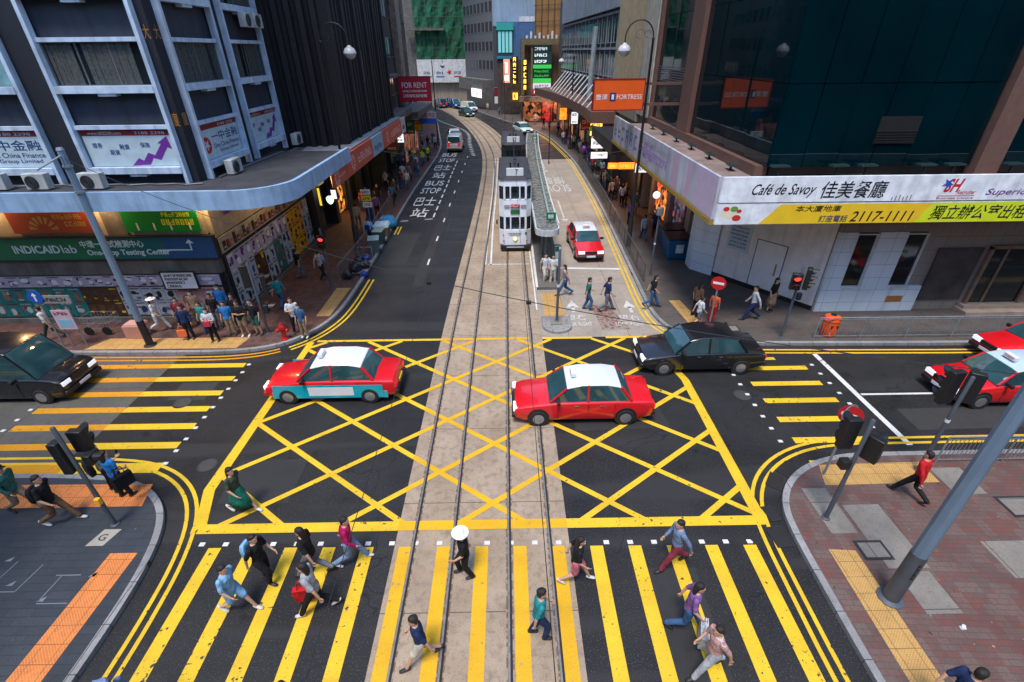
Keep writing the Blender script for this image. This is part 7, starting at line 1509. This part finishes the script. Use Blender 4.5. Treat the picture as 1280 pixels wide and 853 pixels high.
P_ = [
 (-15.7, 19.2, 100, 'walk', W['white'], W['white'], 'woman in a white hat and white clothes walking behind the tall tram wire pole', ZG, dict(hat='hat', hair='long', h=.98)),
 (-20.0, 18.6, -80, 'walk', W['white'], W['olive'], 'person in a white top leaning into a walk by the blue arrow sign', ZG, dict(h=.95)),
 (-9.42, 18.85, 20, 'fold', W['white'], W['black'], 'man in a white shirt and black trousers waiting by the fire hydrant', ZG, dict(h=1.02)),
 (-8.95, 18.45, -10, 'stand', W['denim'], W['khaki'], 'person in a blue top and pale trousers nearest the kerb by the hydrant', ZG, dict(h=.95, shoes=SHOEW, mask=True)),
 (-11.1, 21.4, 180, 'walk', W['teal'], W['denim'], 'person in dark teal walking away past the side posters', ZG, dict(h=.97)),
 (-10.2, 24.8, 170, 'walk', W['lgrey'], W['black'], 'person in a pale grey shirt walking away up the left pavement', ZG, dict()),
 (-11.5, 25.0, 150, 'stride', W['black'], W['grey'], 'dark figure close to the poster covered side wall', ZG, dict()),
 (-8.95, 30.6, 175, 'walk', W['lblue'], W['navy'], 'person with a pale blue shirt and backpack beside the bins railing', ZG, dict(sleeve='longshirt')),
 (-9.8, 36.5, 180, 'stand', W['purple'], W['black'], 'person in a lilac shirt on the left pavement beyond the lit white screen', ZG, dict()),
 (-10.9, 9.62, 165, 'phone', W['blue'], W['black'], 'person in a blue shirt holding up a phone on the near left corner', ZG, dict(low='trousers', hair='long', h=1.0, shoes=SHOEB)),
 (-11.35, 9.85, 150, 'stand', W['grey'], W['black'], 'masked man in grey waiting behind the person with the phone', ZG, dict(mask=True, h=1.03)),
 (-12.0, 8.75, 95, 'walk', W['black'], W['brown'], 'man in black tee, brown trousers and white trainers striding on the near left corner', ZG, dict(shoes=SHOEW, h=1.03)),
 (-13.3, 9.15, 85, 'walk', W['dgreen'], W['khaki'], 'man in dark teal jacket and cap at the left edge of the frame', ZG, dict(sleeve='longshirt', hat='cap', hatm=BLKP, h=1.02)),
 (-7.4, 9.15, 75, 'walk', W['olive'], W['green'], 'woman in a long green skirt hurrying across the corner of the yellow box', 0, dict(low='skirt', hair='long', shoes=SHOEW, h=.98)),
 (-6.2, 6.35, 80, 'walk', W['lblue'], W['lblue'], 'person in pale blue top and shorts striding on the left of the near zebra', 0, dict(low='shorts', shoes=SHOEW, h=.97)),
 (-5.85, 7.05, 78, 'stride', W['black'], W['black'], 'person in black with a pale blue backpack on the left of the near zebra', 0, dict(h=1.0)),
 (-4.75, 7.2, -95, 'walk', W['black'], W['grey'], 'dark haired person in black behind the grey shirted walker', 0, dict(hair='long', h=1.0)),
 (-4.35, 6.3, -85, 'walk', W['lgrey'], W['black'], 'person in a grey shirt carrying a red bag across the near zebra', 0, dict(h=1.02, shoes=SHOEW, hair='long')),
 (-3.95, 7.5, 100, 'walk', W['mag'], W['slate'], 'person in a magenta top at the top edge of the near zebra', 0, dict(h=.98, sleeve='longshirt', shoes=SHOEW)),
 (-1.1, 7.1, -80, 'stride', W['black'], W['black'], 'person in black under a broad white hat on the track concrete', 0, dict(hat='hat', h=.98)),
 (-1.85, 5.2, -75, 'walk', W['navy'], W['cream'], 'person in a navy top and pale shorts between the left rails at the bottom', 0, dict(low='shorts', h=.98)),
 (.55, 5.65, 95, 'stride', W['teal'], W['navy'], 'person in a teal shirt walking between the right rails', 0, dict(h=1.0)),
 (1.5, 6.9, 85, 'walk', W['black'], W['pink'], 'person in a black top and pink shorts stepping off the track concrete', 0, dict(low='shorts', hair='long', shoes=SHOEW, h=.96)),
 (3.95, 7.25, -80, 'walk', W['slate'], W['maroon'], 'person in slate blue shirt and dark red trousers right on the near zebra', 0, dict(h=1.0, sleeve='longshirt')),
 (3.75, 5.75, 70, 'walk', W['purple'], W['denim'], 'person in a purple top and jeans carrying a white bag', 0, dict(hair='long', h=.99)),
 (3.95, 4.9, -80, 'walk', W['stripe'], W['lgrey'], 'person in a white top with red stripe at the bottom of the near zebra', 0, dict(h=.98)),
 (-4.0, 4.0, 170, 'walk', W['black'], W['black'], 'dark haired person cut by the bottom edge between zebra stripes', 0, dict(h=1.0)),
 (-7.0, 4.15, -90, 'walk', W['slate'], W['grey'], 'person in a slate cap at the bottom edge left of the first stripe', 0, dict(hat='cap', hatm=W['slate'])),
 (-6.15, 3.9, 90, 'walk', W['cream'], W['cream'], 'person in a pale hat at the bottom edge beside the first stripe', 0, dict(hat='hat', h=.93)),
 (7.95, 4.0, 100, 'walk', W['navy'], W['black'], 'person in navy cut by the bottom edge on the red paving', ZG, dict()),
 (11.05, 9.1, 200, 'walk', W['red'], W['black'], 'person in a red top and black trousers on the near right corner', ZG, dict(sleeve='longshirt')),
 (2.05, 24.2, 12, 'stride', W['white'], W['cream'], 'student in white shirt and beige trousers, left one leaving the tram stop', .02, dict(shoes=SHOEW)),
 (2.45, 24.0, -8, 'phone', W['white'], W['cream'], 'student in white shirt and beige trousers, right one leaving the tram stop', .02, dict(shoes=SHOEW, h=.98)),
 (2.95, 22.6, -95, 'walk', W['plaid'], W['denim'], 'person in a plaid maroon shirt and jeans crossing in front of the red taxi', 0, dict(hair='long', sleeve='longshirt')),
 (3.85, 20.95, 90, 'stride', W['dgreen'], W['denim'], 'man in a dark green tee and jeans crossing beyond the yellow box', 0, dict()),
 (4.75, 20.8, 95, 'walk', W['navy'], W['grey'], 'man in navy tee and grey trousers striding beyond the yellow box', 0, dict(h=1.05)),
 (6.95, 20.9, 80, 'walk', W['black'], W['denim'], 'long haired person in a black top and jeans stepping onto the right pavement', ZG, dict(hair='long')),
 (8.75, 19.9, 120, 'stand', W['brown'], W['black'], 'woman in brown with long dark hair behind the no entry sign', ZG, dict(hair='long')),
 (8.55, 19.0, 100, 'walk', W['white'], W['grey'], 'small person in a white tee just left of the no entry pole', ZG, dict(low='shorts', h=.85)),
 (9.35, 19.4, 130, 'stand', W['orange'], W['red'], 'small person in an orange top right of the no entry pole', ZG, dict(h=.86)),
 (11.2, 19.5, -100, 'walk', W['white'], W['navy'], 'man in a white shirt and navy trousers before the diagonal wall', ZG, dict(sleeve='longshirt')),
 (12.45, 20.3, 30, 'stand', W['black'], W['tan'], 'woman in a black top and long tan skirt in front of the pale door', ZG, dict(low='skirt', hair='long')),
 (8.95, 30.5, 180, 'walk', W['lgrey'], W['denim'], 'man in a pale grey sweater walking away beside the right railing', ZG, dict(sleeve='longshirt')),
 (8.8, 33.9, 185, 'stand', W['purple'], W['black'], 'person in a purple top beyond the grey sweater on the right pavement', ZG, dict(hair='long')),
 (9.9, 31.4, 170, 'stride', W['navy'], W['black'], 'dark dressed person by the lit orange shop on the right', ZG, dict()),
]
for p in P_: person(*p[:2], p[2], *p[3:7], z=p[7], **p[8])
bag('backpack', -5.85+.02, 7.05, 1.02, 78, c_['lblue'], 'pale blue backpack on the person in black on the left of the zebra', 1.0).location.x -= .2
bag('backpack', -12.28, 8.77, 1.0, 95, c_['black'], 'black backpack on the man in brown trousers', 1.05)
bag('backpack', -11.5, 9.62, 1.0, -30, c_['black'], 'black backpack on the masked man in grey', 1.05)
bag('hand', -10.55, 9.45, .75, 60, c_['black'], 'large black shoulder bag of the person with the phone', 1.35)
bag('hand', -4.71, 6.48, .2, 10, c_['red'], 'red shopping bag held by the grey shirted walker', 1.3)
bag('hand', 4.0, 5.44, .16, 70, c_['white'], 'white shopping bag held by the person in purple', 1.4)
bag('backpack', -8.95, 30.36, 1.0, 0, c_['navy'], 'navy backpack on the person in pale blue beside the railing', 1.0)
ph = MB().box(-.035, .035, -.005, .005, -.07, .07).build('phone', plain('phone black', (.01, .01, .012), .2)); ph.location = (-10.9-.02, 9.62+.40, ZG+1.33); ph.rotation_euler = (R(20), 0, R(165)); tag(ph, 'black phone held up by the person in the blue shirt', 'phone')
# walkers on the far pavements and passengers
tops = ['black', 'navy', 'grey', 'white', 'lgrey', 'maroon', 'olive', 'slate', 'denim', 'brown', 'cream', 'dgreen']
rg = random.Random(21)
L_ = [(-10.1, 43.5), (-9.6, 45.2), (-9.0, 45.0), (-9.9, 48), (-8.9, 50), (-10.3, 51), (-9.5, 53), (-9.1, 55.5), (-10.4, 56.5), (-8.9, 58), (-9.8, 60), (-9.2, 62.5), (-10.5, 40), (-11.2, 38), (-10.6, 34), (-9.0, 66)]
names = ['black', 'navy', 'dark grey', 'white', 'pale grey', 'maroon', 'olive', 'slate blue', 'denim', 'brown', 'cream', 'dark green']
for i, (x, y) in enumerate(L_):
    k = (i*5) % 12; hv = 7 <= i <= 9
    person(x, y, rg.choice([0, 180, 170, 15]), rg.choice(['walk', 'stand', 'stride']), c_['hivis'] if hv else c_[tops[k]], c_[['black', 'denim', 'grey'][i % 3]], 'person in %s, number %d from the near end of the walkers on the far left pavement' % ('yellow green vest' if hv else names[k], i+1) if 0 else 'person in %s and %s, far left pavement, %s' % ('yellow green vest' if hv else names[k], ['black', 'denim', 'grey'][i % 3], ['near the golden shop', 'under the podium', 'by the FOR RENT sign', 'beyond the BUS STOP lettering'][0 if y < 42 else 1 if y < 50 else 2 if y < 58 else 3]), z=ZG, hair=rg.choice(['short', 'long']), group='walkers on the far left pavement')
R_ = [(8.7, 40.5), (9.4, 42), (8.9, 44.5), (9.6, 47), (9.2, 50), (8.8, 53), (9.3, 57), (8.9, 61), (8.6, 65), (8.2, 70), (7.6, 75), (7.9, 78), (6.8, 81), (6.2, 85), (5.0, 89), (9.8, 36.5), (9.6, 39.2), (3, 97), (-1, 103), (-3.6, 110)]
for i, (x, y) in enumerate(R_):
    k = (i*7+2) % 12
    person(x, y, rg.choice([0, 180, 160, -15]), rg.choice(['walk', 'stand', 'stride']), c_[tops[k]], c_[['black', 'denim', 'grey', 'khaki'][i % 4]], 'person in %s and %s, far right pavement, %s' % (names[k], ['black', 'denim', 'grey', 'khaki'][i % 4], ['by the orange lit shop', 'under the black shop fascia', 'under the brown canopy', 'past the framed screens'][0 if y < 41 else 1 if y < 50 else 2 if y < 80 else 3]), z=ZG, hair=rg.choice(['short', 'long']), group='walkers on the far right pavement')
for i in range(26):
    left = i % 2; y = 38+i*1.25+rg.random(); x = (-9.2-rg.random()*1.8) if left else (8.6+rg.random()*1.3 - max(0, y-60)*.11); k = (i*5+3) % 12; kb = i//12
    person(x, y, rg.choice([0, 180, 165, -10]), rg.choice(['walk', 'stand', 'stride']), c_[tops[k]], c_[['black', 'grey', 'navy'][kb]], 'passer by in %s top and %s, far %s pavement, %s' % (names[k], ['black', 'grey', 'navy'][kb], 'left' if left else 'right', 'among the nearer walkers' if y < 50 else 'among the farther walkers'), z=ZG, hair=rg.choice(['short', 'long']), group='walkers on the far %s pavement' % ('left' if left else 'right'))
for x, y, z, m_, lb in ((.2, 30.15, .55, W['blue'], 'driver in a blue shirt behind the left lower windscreen of the white tram'), (.85, 30.2, .55, W['navy'], 'person in navy behind the right lower windscreen of the white tram'), (.05, 30.1, 2.2, W['tan'], 'passenger in brown behind the upper left window of the white tram')):
    person(x, y, 0, 'stand', m_, W['black'], lb, z=z, h=.93)
